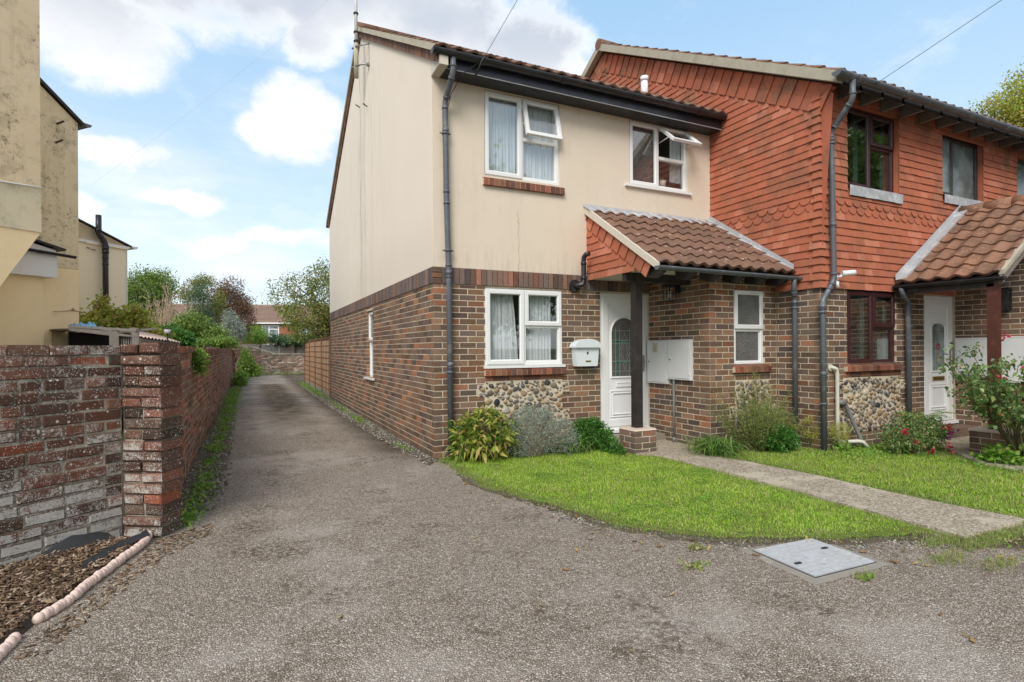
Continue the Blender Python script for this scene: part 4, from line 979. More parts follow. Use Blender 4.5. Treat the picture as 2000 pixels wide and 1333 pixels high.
mb = MB(); mb.hexa([(2.285, -.98, .300), (2.63, -.98, .300), (2.63, -.635, .300), (2.285, -.635, .300), (2.30, -.965, .322), (2.615, -.965, .322), (2.615, -.65, .322), (2.30, -.65, .322)]); mb.build('pier_cap', M['capstone'], H1)
mb = MB(); mb.box((2.36, -.34, .0), (3.318, -.002, .115)); mb.build('door_step', M['concrete'], H1)
mb = MB(); mb.tube([(3.285, -.56, .07), (3.285, -.56, .89)], .017, 10); mb.tube([(3.285, -.56, .03), (3.285, -.56, .10)], .024, 10); mb.build('conduit', M['wgrey'], H1)

# ---- front doors
def door(house, fr, u0, u1, v0, v1, arch, label, red=False):
    mb = MB(); d = -.03
    mitred(mb, fr, u0, u1, v0, v1, .058, d - .07, d, .01); fr.box(mb, u0 - .015, u1 + .03, v0 - .03, v0 + .012, d - .06, d + .075)
    dr = mb.build('door', M['upvc'], house); dr['label'] = label
    a, b, c, e = u0 + .052, u1 - .052, v0 + .052, v1 - .052
    mb = MB(); w = b - a; gx0, gx1 = a + w * (.215 if arch else .27), b - w * (.215 if arch else .27)
    mitred(mb, fr, a, b, c, e, .11, d - .03, d + .012, .01)
    fr.box(mb, a + .10, b - .10, c + .10, e - .10, d - .03, d + .002)
    mitred(mb, fr, a + .13, b - .13, c + .13, c + .52, .02, d + .0, d + .014, .007)
    mitred(mb, fr, a + .17, b - .17, c + .17, c + .48, .012, d + .0, d + .02, .006)
    mb.build('door_leaf', M['upvc'], dr)
    # arched glazing
    gz0, gz1 = c + .72, e - .36 if not arch else e - .30; cx = (gx0 + gx1) / 2; rr = (gx1 - gx0) / 2
    def outline(off):
        k = rr + off; n = 14; top = gz1 - (rr if arch else rr * .35)
        ys = 1.0 if arch else .38
        return [(cx + k, gz0 - off), *[(cx + k * math.cos(math.pi * i / n), top + k * ys * math.sin(math.pi * i / n)) for i in range(n + 1)], (cx - k, gz0 - off)]
    o0, o1, o2 = outline(.035), outline(.018), outline(0); mb = MB(); n = len(o0)
    for pa, pb, da, db in ((o0, o1, .002, .022), (o1, o2, .022, .006)):
        for i in range(n): j = (i + 1) % n; mb.quad(fr(*pa[i], d + da), fr(*pa[j], d + da), fr(*pb[j], d + db), fr(*pb[i], d + db))
    mb.build('glazing_moulding', M['upvc'], dr)
    mb = MB(); mb.poly([fr(*p, d + .005) for p in outline(0)]); mb.build('pane', M['frost' if arch else 'frost2'], dr)
    mb = MB(); mg = MB(); D = d + .0085; x0, x1 = cx - rr, cx + rr
    def bar(m_, p, q_, t=.003):
        p, q_ = Vector((*p, 0)), Vector((*q_, 0)); s_ = (q_ - p).normalized(); nn = Vector((-s_.y, s_.x, 0)) * t
        m_.poly([fr((p + nn).x, (p + nn).y, D), fr((q_ + nn).x, (q_ + nn).y, D), fr((q_ - nn).x, (q_ - nn).y, D), fr((p - nn).x, (p - nn).y, D)])
    if arch:
        H_ = gz1 - gz0
        for t in (.09, .26, .57, .62, .78): bar(mb, (x0, gz0 + H_ * t), (x1, gz0 + H_ * t))
        for t in (.14, .30, .70, .86): bar(mb, (x0 + 2 * rr * t, gz0), (x0 + 2 * rr * t, gz0 + H_ * .84))
        for dd_ in (.14, .22):
            cy = gz0 + H_ * .43; pts = [(cx, cy + dd_ * 1.2), (cx + dd_ * .42, cy), (cx, cy - dd_ * 1.2), (cx - dd_ * .42, cy)]
            for i in range(4): bar(mb, pts[i], pts[(i + 1) % 4], .002)
        D = d + .0075
        for t in (.22, .78): bar(mg, (x0 + 2 * rr * t, gz0 + .01), (x0 + 2 * rr * t, gz0 + H_ * .78), .014)
        for t in (.245, .595): bar(mg, (x0 + .01, gz0 + H_ * t), (x1 - .01, gz0 + H_ * t), .012)
        mg.build('coloured_glass', M['greenlead'], dr)
    else:
        H_ = gz1 - gz0
        for t in (.12, .3, .5, .7, .88): bar(mb, (x0, gz0 + H_ * t), (x1, gz0 + H_ * t), .002)
        for t in (.25, .75): bar(mb, (x0 + 2 * rr * t, gz0), (x0 + 2 * rr * t, gz0 + H_ * .92), .002)
        D = d + .0075; cy = gz0 + H_ * .52
        for k in range(5):
            an = 2 * math.pi * k / 5 + .3; px_, py_ = cx + .035 * math.cos(an), cy + .035 * math.sin(an)
            mg.poly([fr(px_ + .026 * math.cos(q_ * 1.0472), py_ + .026 * math.sin(q_ * 1.0472), D) for q_ in range(6)])
        mg.poly([fr(cx - .006, cy - .14, D), fr(cx + .006, cy - .14, D), fr(cx + .006, cy - .04, D), fr(cx - .006, cy - .04, D)])
        mg.build('coloured_glass', M['redglass'], dr)
    mb.build('leading', M['came'], dr)
    mb = MB(); ly = c + .60; mitred(mb, fr, cx - .15, cx + .15, ly - .032, ly + .032, .010, d + .002, d + .018, .004); fr.box(mb, cx - .14, cx + .14, ly - .022, ly + .022, d + .002, d + .010); mb.build('letterbox', M['upvc' if arch else 'brass'], dr)
    mb = MB(); hx = b - .055; fr.box(mb, hx - .018, hx + .018, c + .78, c + 1.02, d + .012, d + .022); mb.tube([fr(hx, c + .93, d + .02), fr(hx, c + .93, d + .06), fr(hx - .11, c + .925, d + .062)], .009, 8); mb.build('handle', M['metal'], dr)
    rb = MB(); fr.box(rb, u0 + .01, u1 - .01, v0 + .01, v1 - .01, d - .10, d - .075); rb.build('door_back', M['dark'], dr)
    return dr
door(H1, F1, *hd, True, 'white front door with arched leaded glass behind the dark porch post')
mb = MB(); F1.box(mb, 3.318, 3.331, .16, 2.13, -.03, .0); 

# ================================================================== HOUSE 2 (red hung tiles)
H2 = thing('terraced_house', (X2, Y2, 0), 'terraced house with red hung tiles above brown brick, standing forward of the cream one', 'house', 'houses of the terrace')
F2 = Fr((0, Y2, 0), (1, 0, 0), (0, -1, 0)); S2 = Fr((X2, 0, 0), (0, -1, 0), (-1, 0, 0))
w6 = (5.106, 6.17, 1.10, 2.10); f6 = (5.01, 6.26, .20, .93); d2_ = (6.855, 7.67, .205, 2.085)
mb = MB(); plate(mb, F2, X2 + .004, X3 + .012, 0, 3.2, [w6, d2_], d=-.0035, m=1); bricks(mb, F2, X2, X3, 0, 2.36, [w6, f6, d2_], m=0, phase=.05)
plate(mb, S2, -YP, -Y2 + .004, 0, 2.3, [], d=-.0035, m=1); bricks(mb, S2, -YP, -Y2, 0, 2.2, m=0, phase=.03)
F3 = Fr((X3, 0, 0), (0, -1, 0), (-1, 0, 0))
plate(mb, F3, -Y2, 6.6, 0, 3.22, [], d=-.0035, m=1); bricks(mb, F3, -Y2, 6.6, 0, 3.22, m=0)
mb.build('brick_wall', [M['brick2'], M['mortar']], H2)
flints(H2, F2, *f6, seed=15); brick_sill(H2, F2, 5.03, 6.26, 1.012, 1.10, .055)
mb = MB(); bricks(mb, F2, 5.04, 6.25, .935, 1.01, m=0, d=.010); mb.build('red_brick_band', M['sillbrick'], H2)
window(H2, F2, *w6, -.02, [(w6[0], 5.66, w6[2], w6[3], 'sash'), (5.66, w6[1], 1.60, w6[3], 'sash'), (5.66, w6[1], w6[2], 1.60, 'fix')], 'mahog', 'glass2', curtain=[(5.55, 5.64, 1.1, 2.1, 0, 'curtain'), (6.08, 6.15, 1.1, 2.1, 0, 'curtain')], seed=12, label='ground floor dark red window over the flint panel')
# hung tile walls
w4 = (5.10, 6.235, 3.475, 4.56); w5 = (7.32, 8.465, 3.605, 4.545); w7 = (9.53, 10.6, 3.4, 4.50)
RY2, RZ2, YE2, ZE2 = 2.83, 7.50, -2.18, 4.66; T2 = (RZ2 - ZE2) / (RY2 - YE2)
zt2 = lambda y: ZE2 + (y - YE2) * T2 if y < RY2 else ZE2 + (2 * RY2 - YE2 - y) * T2
mb = MB()
hung(mb, F2, 2.10, 4.70, lambda z: (minus(X2 + .04, 9.53, [(w[0] - .002, w[1] + .002) for w in (w4, w5) if w[2] - .12 * (w is w4 or w is w5) < z < w[3]])), .1, club=(10, 11), seed=41, d=.006)
plate(mb, F2, X2, 11.5, 2.10, 4.80, [w4, w5, w7], d=.004, depth=.12)
A2 = (-(YE2 + .14), zt2(YE2 + .14) - .13); B2 = (-RY2, zt2(RY2) - .13)
sg2 = T2; D2 = .34; off2 = D2 * math.sqrt(1 + T2 * T2)
def rng2(z):     # horizontal part of each course on the side wall, u = -y
    lo = -7.6; front = -Y2 - .03
    if z > A2[1] - off2: 
        yv = YE2 + .14 + (z - (A2[1] - off2)) / T2
        front = min(front, -yv)
    back = -(2 * RY2) + ( -front) if z > 5.2 else lo
    rear = 2 * RY2 - (YE2 + .14) - (z - (A2[1] - off2)) / T2
    lo = max(lo, -rear)
    # nothing where the cream house stands in front of this wall
    yc = .5 + (z - 4.7) / TH if z > 4.7 else .4
    lo = max(lo, -yc) if yc < RY else lo
    return [(lo, front)] if front > lo + .02 else []
hung(mb, S2, 2.10, 7.4, rng2, .1, club=(10, 11), seed=43, d=.0)
hung_verge(mb, S2, (A2[0], A2[1]), (B2[0], B2[1]), D2, .1, seed=44, d=.004)
hung_verge(mb, S2, (-(2 * RY2 - YE2 - .14), A2[1]), (B2[0], B2[1]), D2, .1, seed=45, d=.004)
mb.poly([S2(-Y2, 2.1, .003), S2(A2[0], A2[1] - .1, .003), S2(B2[0], B2[1], .003), S2(-7.0, zt2(7.0) - .1, .003), S2(-7.0, 2.1, .003)])
mb.prism([S2(-Y2 - .01, 4.52, .036), S2(A2[0] - .0, A2[1] - .02, .036), S2(-Y2 - .01, A2[1] + .1, .036)], (.1, 0, 0))
hw_ = mb.build('hung_tile_wall', M['hung'], H2)
mb = MB(); k = 0; z = 2.10    # angle tiles up the corner
while z < 4.58:
    if k not in (10, 11):
        a = .125 if k % 2 else .075; c_ = .075 if k % 2 else .125; o = rnd.uniform(-.002, .003); do = .044 + o; di = .020; x, y = X2, Y2
        def cor(s_): return (x - s_, y - s_)
        b0, t0 = z - .002, z + .115
        vs = [(x - do, y + a, b0), (x - do, y - do, b0), (x + c_, y - do, b0), (x - di, y + a, t0), (x - di, y - di, t0), (x + c_, y - di, t0),
              (x - do + .013, y + a, b0), (x - do + .013, y - do + .013, b0), (x + c_, y - do + .013, b0)]
        mb.add(vs, [(0, 1, 4, 3), (1, 2, 5, 4), (0, 6, 7, 1), (1, 7, 8, 2)])
    else:
        mb.add([(X2 - .045, Y2 + .05, z - .0), (X2 - .045, Y2 - .045, z), (X2 + .05, Y2 - .045, z), (X2 - .02, Y2 + .05, z + .115), (X2 - .02, Y2 - .02, z + .115), (X2 + .05, Y2 - .02, z + .115)], [(0, 1, 4, 3), (1, 2, 5, 4)])
    z += .1; k += 1
mb.build('corner_tiles', M['hung'], H2)
for ww, lay, cur, lb in ((w4, [(w4[0], 5.68, w4[2], w4[3], 'sash'), (5.68, w4[1], 4.10, w4[3], 'sash'), (5.68, w4[1], w4[2], 4.10, 'fix')], None, 'three light dark red window above the flint panel, trees mirrored in it'),
                     (w5, [(w5[0], 7.72, w5[2], w5[3], 'sash'), (7.72, w5[1], w5[2], w5[3], 'fix')], 'f', 'two light dark window with pale obscured glass above the tiled porch'),
                     (w7, [(w7[0], w7[1], w7[2], w7[3], 'fix')], 'w', 'dark framed window at the far right edge')):
    window(H2, F2, *ww, -.055, lay, 'mahog' if cur is None else 'darkwood', {'f': 'frost2', 'w': 'frost2'}.get(cur, 'glass2'), curtain=[(5.5, 5.6, 3.5, 4.5, 0, 'curtain'), (6.1, 6.18, 3.5, 4.5, 0, 'curtain')] if cur is None else None, seed=22, label=lb, room=cur is None)
for a, b, z1_, z0_ in ((5.10, 6.275, 3.474, 3.342), (7.31, 8.475, 3.604, 3.478)):
    n = 16; vs = []; mb = MB()
    for i in range(n + 1):
        u = a + (b - a) * i / n; vs += [F2(u, z1_, .0), F2(u, z1_, .052 + rnd.uniform(0, .002)), F2(u, (z1_ + z0_) / 2, .050 + rnd.uniform(-.004, .004)), F2(u, z0_ + rnd.uniform(-.004, .004), .047 + rnd.uniform(-.002, .005))]
    mb.add(vs, [(4 * i + k, 4 * i + 4 + k, 4 * i + 5 + k, 4 * i + 1 + k) for i in range(n) for k in range(3)]); mb.build('lead_apron', M['lead'], H2)
# roof 2
mb = MB(); U0 = 4.42
rooftiles(mb, (U0, YE2, ZE2 + .02), (1, 0, 0), (0, 1, T2), 7.2, (RY2 - YE2) * math.sqrt(1 + T2 * T2), .30, .2, .036, seed=51, lift=.03)
rf2 = mb.build('roof', M['roof'], H2)
mb = MB(); mb.quad((U0 + .01, RY2, RZ2 + .02), (11.6, RY2, RZ2 + .02), (11.6, 2 * RY2 - YE2, ZE2), (U0 + .01, 2 * RY2 - YE2, ZE2)); mb.quad((U0 + .02, YE2 + .04, ZE2 + .0), (11.6, YE2 + .04, ZE2 + .0), (11.6, RY2, RZ2), (U0 + .02, RY2, RZ2)); mb.build('roof_underlay', M['roof'], rf2)
mb = MB(); strip(mb, 4.405, 4.52, YE2 + .0, RY2, -.105, .035, lambda y: ZE2 + (y - YE2) * T2); strip(mb, 4.405, 4.52, RY2, 2 * RY2 - YE2, -.105, .035, lambda y: ZE2 + (2 * RY2 - YE2 - y) * T2)
mb.build('verge', M['mortarfill'], rf2)
mb = MB()
for k in range(18): mb.tube([(4.40 + k * .39, RY2, RZ2 + .02), (4.78 + k * .39, RY2, RZ2 + .02)], .11, 12)
mb.build('ridge_tile', M['roof'], rf2)
mb = MB()   # open eaves: rafter ends and boarding
mb.quad((4.56, YE2 + .05, ZE2 - .02), (11.5, YE2 + .05, ZE2 - .02), (11.5, Y2 - .0, zt2(Y2) - .05), (4.56, Y2 - .0, zt2(Y2) - .05))
mb.box((4.57, YE2 + .03, ZE2 - .10), (11.5, YE2 + .05, ZE2 + .0)); mb.build('eave_board', M['darkwood'], H2)
x = 4.9
while x < 11.4:
    mb = MB(); mb.prism([(x, YE2 + .03, ZE2 - .03), (x, YE2 + .03, ZE2 - .11), (x, Y2 - .03, ZE2 - .10), (x, Y2 - .03, zt2(Y2) - .06)], (.045, 0, 0)); x += .45; mb.build('rafter_end', M['greywood'], H2)
gutter(H2, (4.33, YE2 - .06, 4.645), (11.5, YE2 - .06, 4.64), .06, 'pipe', joints=(.36, 1.45, 2.9, 3.9, 4.75, 6.0))
pipe_run(H2, [(4.62, YE2 - .06, 4.60), (4.62, YE2 - .06, 4.36), (4.66, Y2 - .095, 4.08), (4.70, Y2 - .095, 2.20), (4.60, Y2 - .065, 2.02), (4.52, Y2 - .065, 1.93), (4.53, Y2 - .065, .03)], .034, 'pipe', joints=((4.665, Y2 - .095, 3.98), (4.52, Y2 - .065, 1.85), (4.69, Y2 - .095, 2.9), (4.525, Y2 - .065, 1.0)), clips=((4.665, Y2 - .095, 3.93), (4.52, Y2 - .065, 1.78), (4.527, Y2 - .065, .62)), n=(0, -1, 0))
mb = MB(); y_ = Y2 - .05
mb.tube([(4.745, Y2, 1.07), (4.745, y_, 1.07), (4.80, y_, 1.055), (4.815, y_, 1.0), (4.815, y_, .17), (4.83, y_ - .005, .13), (4.88, y_ - .03, .11), (5.05, y_ - .12, .12), (5.10, y_ - .15, .11), (5.14, y_ - .19, .045)], .024, 12); mb.tube([(4.745, Y2, 1.07), (4.745, Y2 - .02, 1.07)], .045, 14); mb.build('waste_pipe', M['whitepipe'], H2)
mb = MB(); mb.tube([(4.88, Y2, .62), (4.93, y_, .63), (4.98, y_, .58), (5.10, y_ - .12, .15), (5.13, y_ - .16, .04)], .026, 12); mb.tube([(4.87, y_ + .03, .62), (4.97, y_, .60)], .032, 12); mb.build('waste_pipe', M['wgrey'], H2)
door(H2, F2, *d2_, False, 'white front door with a small pane and a red glass flower')
# porch 2: gabled lean-to, slope faces the lane
PX0, PZ0, PX1, PZ1 = 6.10, 2.20, 7.76, 3.36; PY1 = -3.08; p2s = (PZ1 - PZ0) / (PX1 - PX0)
mb = MB(); rooftiles(mb, (PX0, Y2 - .04, PZ0), (0, -1, 0), (1, 0, p2s), abs(PY1 - Y2) - .05, (PX1 - PX0) * math.sqrt(1 + p2s ** 2), .262, .21, .040, seed=61, lift=.03)
pr2 = mb.build('porch_roof', M['roof2'], H2)
mb = MB(); mb.hexa([(PX0 + .05, PY1 + .03, PZ0 - .04), (PX1, PY1 + .03, PZ1 - .07), (PX1, Y2 - .002, PZ1 - .07), (PX0 + .05, Y2 - .002, PZ0 - .04), (PX0 + .05, PY1 + .03, PZ0 + .01), (PX1, PY1 + .03, PZ1 - .01), (PX1, Y2 - .002, PZ1 - .01), (PX0 + .05, Y2 - .002, PZ0 + .01)]); mb.build('roof_deck', M['darkwood'], pr2)
mb = MB(); mb.hexa([(PX0 + .0, PY1 - .03, PZ0 + .0), (PX1, PY1 - .03, PZ1 - .02), (PX1, PY1 + .03, PZ1 - .02), (PX0 + .0, PY1 + .03, PZ0 + .0), (PX0, PY1 - .03, PZ0 + .055), (PX1, PY1 - .03, PZ1 + .055), (PX1, PY1 + .03, PZ1 + .055), (PX0, PY1 + .03, PZ0 + .055)]); mb.build('verge', M['mortarfill'], pr2)
mb = MB(); mb.hexa([(PX0 + .0, PY1 - .005, PZ0 - .12), (PX1, PY1 - .005, PZ1 - .14), (PX1, PY1 + .02, PZ1 - .14), (PX0 + .0, PY1 + .02, PZ0 - .12), (PX0, PY1 - .005, PZ0 - .0), (PX1, PY1 - .005, PZ1 - .02), (PX1, PY1 + .02, PZ1 - .02), (PX0, PY1 + .02, PZ0 - .0)]); mb.build('bargeboard', M['greywood'], pr2)
mb = MB()
for k in range(4): mb.tube([(PX1, Y2 - .04 - k * .33, PZ1 + .0), (PX1, Y2 - .04 - k * .33 - .325, PZ1 + .0)], .10, 12)
mb.build('ridge_tile', M['roof2'], pr2)
mb = MB(); n = 20; vs = []
for i in range(n + 1):
    x = PX0 - .02 + (PX1 - PX0) * i / n; zz = PZ0 + (x - PX0) * p2s; vs += [(x, Y2 - .05, zz + .15), (x, Y2 - .055, zz + .075), (x + .0, Y2 - .17 - rnd.uniform(0, .012), zz + .088), (x, Y2 - .172, zz + .03)]
mb.add(vs, [(4 * i + k, 4 * i + 4 + k, 4 * i + 5 + k, 4 * i + 1 + k) for i in range(n) for k in range(3)]); mb.build('lead_flashing', M['lead'], pr2)
gutter(H2, (PX0 - .05, Y2 - .06, 2.175), (PX0 - .05, PY1 - .04, 2.165), .045, 'black', joints=(.3, .75), n=(-1, 0, 0))
pipe_run(H2, [(PX0 - .05, Y2 - .14, 2.15), (6.07, Y2 - .15, 2.05), (6.34, Y2 - .065, 1.98), (6.365, Y2 - .065, .03)], .034, 'pipe', joints=((6.37, Y2 - .065, 1.86),), clips=((6.37, Y2 - .065, 1.62),), n=(0, -1, 0))
mb = MB(); mb.box((6.10, -3.03, .32), (6.205, -2.93, 2.10)); mb.build('porch_post', M['redwood'], H2)
mb = MB(); mb.box((6.10, -3.0, 2.06), (6.19, Y2 - .01, 2.16)); mb.build('porch_beam', M['darkwood'], H2)
mb = MB(); x0, y0, x1, y1 = 5.97, -3.20, 6.36, -2.80
for i, f in enumerate([Fr((x0, y1, 0), (0, -1, 0), (-1, 0, 0)), Fr((x0, y0, 0), (1, 0, 0), (0, -1, 0)), Fr((x1, y0, 0), (0, 1, 0), (1, 0, 0)), Fr((x1, y1, 0), (-1, 0, 0), (0, 1, 0))]):
    L_ = .40 if i % 2 == 0 else .39
    bricks(mb, f, 0, L_, 0, .30, m=0, phase=.1125 if i % 2 else 0); plate(mb, f, .001, L_ - .001, 0, .297, [], d=-.006, m=1)
mb.build('porch_pier', [M['brick2'], M['mortar']], H2)
mb = MB(); mb.box((5.96, -3.21, .300), (6.37, -2.79, .325)); mb.build('pier_cap', M['capstone'], H2)
mb = MB(); mb.box((6.80, Y2 - .30, .0), (7.66, Y2 - .002, .16)); mb.build('door_step', M['brick2'], H2)
# ================================================================== small fittings
t = thing('post_box', (2.165, -.10, 1.10), 'white arched wall post box on the brickwork left of the front door', 'post box')
FB = Fr((0, 0, 0), (1, 0, 0), (0, -1, 0)); mb = MB()
body = [(1.99, 1.095), (2.325, 1.095), (2.352, 1.36), (1.966, 1.36)]
mb.prism([FB(u, v, .005) for u, v in body], (0, -.11, 0)); mb.build('body', M['white'], t)
mb = MB(); mb.prism([FB(u, v, .115) for u, v in [(1.972, 1.335), (2.348, 1.335), (2.352, 1.372), (1.966, 1.372)]], (0, -.008, 0)); mb.build('flap', M['white'], t)
arc = lambda r_x, r_z, k: [(2.159 + r_x * math.cos(math.pi * i / 16), 1.352 + r_z * math.sin(math.pi * i / 16)) for i in range(17)]
o_, i_ = arc(.222, .118, 0), arc(.205, .104, 0); mb = MB()
mb.prism([FB(u, v, .0) for u, v in o_], (0, -.155, 0)); mb.build('lid', M['white'], t)
mb = MB(); FB.box(mb, 2.15, 2.168, 1.262, 1.286, .11, .124); mb.tube([FB(2.159, 1.283, .12), FB(2.159, 1.283, .125)], .012, 12); mb.build('lock', M['gasket'], t)
mb = MB(); FB.box(mb, 2.13, 2.215, 1.152, 1.174, .11, .119); mb.build('name_plate', M['brass'], t)

def lantern(loc, fr, u, v, label, group=None, flip=1):
    t = thing('wall_lantern', loc, label, 'wall lamp', group)
    mb = MB(); fr.box(mb, u - .05, u + .05, v + .06, v + .30, .0, .022); mb.tube([fr(u, v + .25, .02), fr(u, v + .30, .06), fr(u, v + .30, .12), fr(u, v + .24, .15)], .010, 8); mb.build('bracket', M['black'], t)
    mb = MB(); c = .15; a, b = .062, .048
    top = [fr(u - .085, v + .165, c - .085), fr(u + .085, v + .165, c - .085), fr(u + .085, v + .165, c + .085), fr(u - .085, v + .165, c + .085)]
    ap = [fr(u - .02, v + .24, c - .02), fr(u + .02, v + .24, c - .02), fr(u + .02, v + .24, c + .02), fr(u - .02, v + .24, c + .02)]
    mb.hexa(top + ap); mb.build('cap', M['black'], t)
    mb = MB()
    for su in (-1, 1):
        for sd in (-1, 1): mb.tube([fr(u + su * .055, v - .05, c + sd * .055), fr(u + su * .065, v + .165, c + sd * .065)], .006, 6)
    for vv in (-.05, .05, .155):
        for p, q_ in (((-1, -1), (1, -1)), ((1, -1), (1, 1)), ((1, 1), (-1, 1)), ((-1, 1), (-1, -1))): mb.tube([fr(u + p[0] * .06, v + vv, c + p[1] * .06), fr(u + q_[0] * .06, v + vv, c + q_[1] * .06)], .005, 6)
    for p in ((0, 1), (1, 0), (-1, 0), (0, -1)): mb.tube([fr(u + p[0] * .058, v - .05, c + p[1] * .058), fr(u + p[0] * .066, v + .165, c + p[1] * .066)], .004, 6)
    fr.box(mb, u - .06, u + .06, v - .06, v - .048, c - .06, c + .06); mb.build('cage', M['black'], t)
    mb = MB(); fr.box(mb, u - .05, u + .05, v - .045, v + .16, c - .05, c + .05); mb.build('pane', M['glass'], t)
    mb = MB(); mb.ell(fr(u, v + .04, c), .024, .024, .05); mb.build('bulb', M['camwhite'], t); return t
SPf = Fr((XS, 0, 0), (0, -1, 0), (-1, 0, 0))
lantern((XS, -.62, 2.0), SPf, .62, 2.03, 'black four sided lantern on the brick wall under the cream house porch', 'porch lanterns')
F3f = Fr((X3, 0, 0), (0, -1, 0), (-1, 0, 0))
t = thing('wall_lantern', (X3, -2.48, 1.95), 'black half round lantern on the brick wall behind the red brown post', 'wall lamp', 'porch lanterns')
mb = MB(); F3f.box(mb, 2.42, 2.54, 1.86, 2.14, 0, .02); mb.prism([F3f(2.42, 2.13, .0), F3f(2.54, 2.13, .0), F3f(2.56, 2.13, .13), F3f(2.40, 2.13, .13)], (0, 0, .03)); mb.prism([F3f(2.43, 1.84, .0), F3f(2.53, 1.84, .0), F3f(2.52, 1.84, .08), F3f(2.44, 1.84, .08)], (0, 0, .03)); mb.build('bracket', M['black'], t)
mb = MB(); mb.hexa([F3f(2.44, 1.87, .02), F3f(2.52, 1.87, .02), F3f(2.515, 1.87, .08), F3f(2.445, 1.87, .08), F3f(2.43, 2.13, .02), F3f(2.53, 2.13, .02), F3f(2.54, 2.13, .11), F3f(2.42, 2.13, .11)]); mb.build('pane', M['glass'], t)
def cabinet(fr, u0, u1, v0, v1, label, sign=False, group='meter cabinets'):
    t = thing('meter_cabinet', tuple(fr((u0 + u1) / 2, v0, 0)), label, 'meter box', group)
    mb = MB(); mitred(mb, fr, u0, u1, v0, v1, .022, .0, .05, .006); fr.box(mb, u0 + .01, u1 - .01, v0 + .01, v1 - .01, 0, .04); mb.build('box', M['cabinet'], t)
    mb = MB(); fr.box(mb, u0 + .024, u1 - .024, v0 + .024, v1 - .024, .03, .056); dr = mb.build('door', M['cabinet'], t)
    mb = MB(); mb.tube([fr(u0 + .05, (v0 + v1) / 2, .055), fr(u0 + .05, (v0 + v1) / 2, .062)], .011, 10); mb.build('lock', M['gasket'], dr)
    mb = MB()
    for vv in (v0 + .10, v1 - .10): fr.box(mb, u1 - .03, u1 - .015, vv - .03, vv + .03, .05, .064)
    mb.build('hinge', M['cabinet'], dr)
    if sign:
        mb = MB(); fr.box(mb, u0 + .12, u0 + .25, v1 - .17, v1 - .045, .056, .060); sg_ = mb.build('notice', M['cream'], dr)
        mb = MB(); r = random.Random(2)
        for k in range(6):
            wv_ = (.025, .09, .07, .08, .075, .05)[k]; fr.box(mb, u0 + .185 - wv_ / 2, u0 + .185 + wv_ / 2, v1 - .066 - k * .018, v1 - .060 - k * .018, .060, .0612)
        fr.box(mb, u0 + .122, u0 + .248, v1 - .17, v1 - .166, .06, .0612); fr.box(mb, u0 + .122, u0 + .248, v1 - .049, v1 - .045, .06, .0612); mb.build('lettering', M['wgrey'], sg_)
    return t
cabinet(SPf, .015, .445, .83, 1.45, 'white meter cabinet with a small notice, next to the leaded front door', True)
cabinet(SPf, .455, .895, .90, 1.452, 'white meter cabinet without a notice, nearer the porch corner and set slightly higher')
cabinet(F3f, 1.86, 2.34, .88, 1.46, 'white meter cabinet by the far front door, left of the red brown post')
cabinet(F3f, 2.35, 2.86, .82, 1.47, 'white meter cabinet at the right edge, right of the red brown post')
t = thing('security_camera', (4.86, Y2 - .04, 2.25), 'small white security camera on the red tiles beside the long downpipe', 'camera')
mb = MB(); mb.tube([(4.79, Y2 - .03, 2.23), (4.79, Y2 - .06, 2.23)], .05, 16); mb.tube([(4.79, Y2 - .05, 2.23), (4.80, Y2 - .12, 2.24), (4.84, Y2 - .13, 2.27)], .016, 10); mb.tube([(4.785, Y2 - .08, 2.18), (4.785, Y2 - .085, 2.10)], .02, 10); mb.build('mount', M['camwhite'], t)
mb = MB(); mb.tube([(4.80, Y2 - .13, 2.275), (4.92, Y2 - .19, 2.285), (4.95, Y2 - .205, 2.287)], .036, 16); mb.build('body', M['camwhite'], t)
mb = MB(); mb.tube([(4.948, Y2 - .204, 2.287), (4.955, Y2 - .2075, 2.2873)], .024, 14); mb.build('lens', M['gasket'], t)
# aerial on the gable
t = thing('aerial', (-.05, 4.15, 6.7), 'tall thin rod aerial clamped to the top of the cream gable', 'aerial')
mb = MB(); ax, ay = -.20, 4.02; mb.tube([(ax, ay, 6.42), (ax, ay, 7.05)], .045, 10); mb.build('mast', M['mortarfill'], t)
mb = MB(); mb.tube([(ax, ay, 7.0), (ax, ay, 7.9), (ax, ay + .01, 8.8), (ax, ay + .02, 9.7)], .030, 8); mb.build('rod', M['cabinet'], t)
mb = MB()
for z in (7.08, 7.25, 7.60, 7.95, 8.3, 8.8, 9.3): mb.tube([(ax, ay, z), (ax, ay, z + .03)], .046, 8)
mb.build('collar', M['gasket'], t)
mb = MB(); mb.box((-.012, 3.75, 6.60), (.0, 3.80, 7.05))
for z in (6.62, 6.98): mb.tube([(-.01, 3.78, z), (-.22, 3.98, z)], .014, 6); mb.tube([(-.26, 4.08, z), (-.16, 3.94, z)], .02, 6)
mb.box((-.06, 3.72, 6.56), (-.0, 3.80, 6.60)); mb.build('bracket', M['metal'], t)
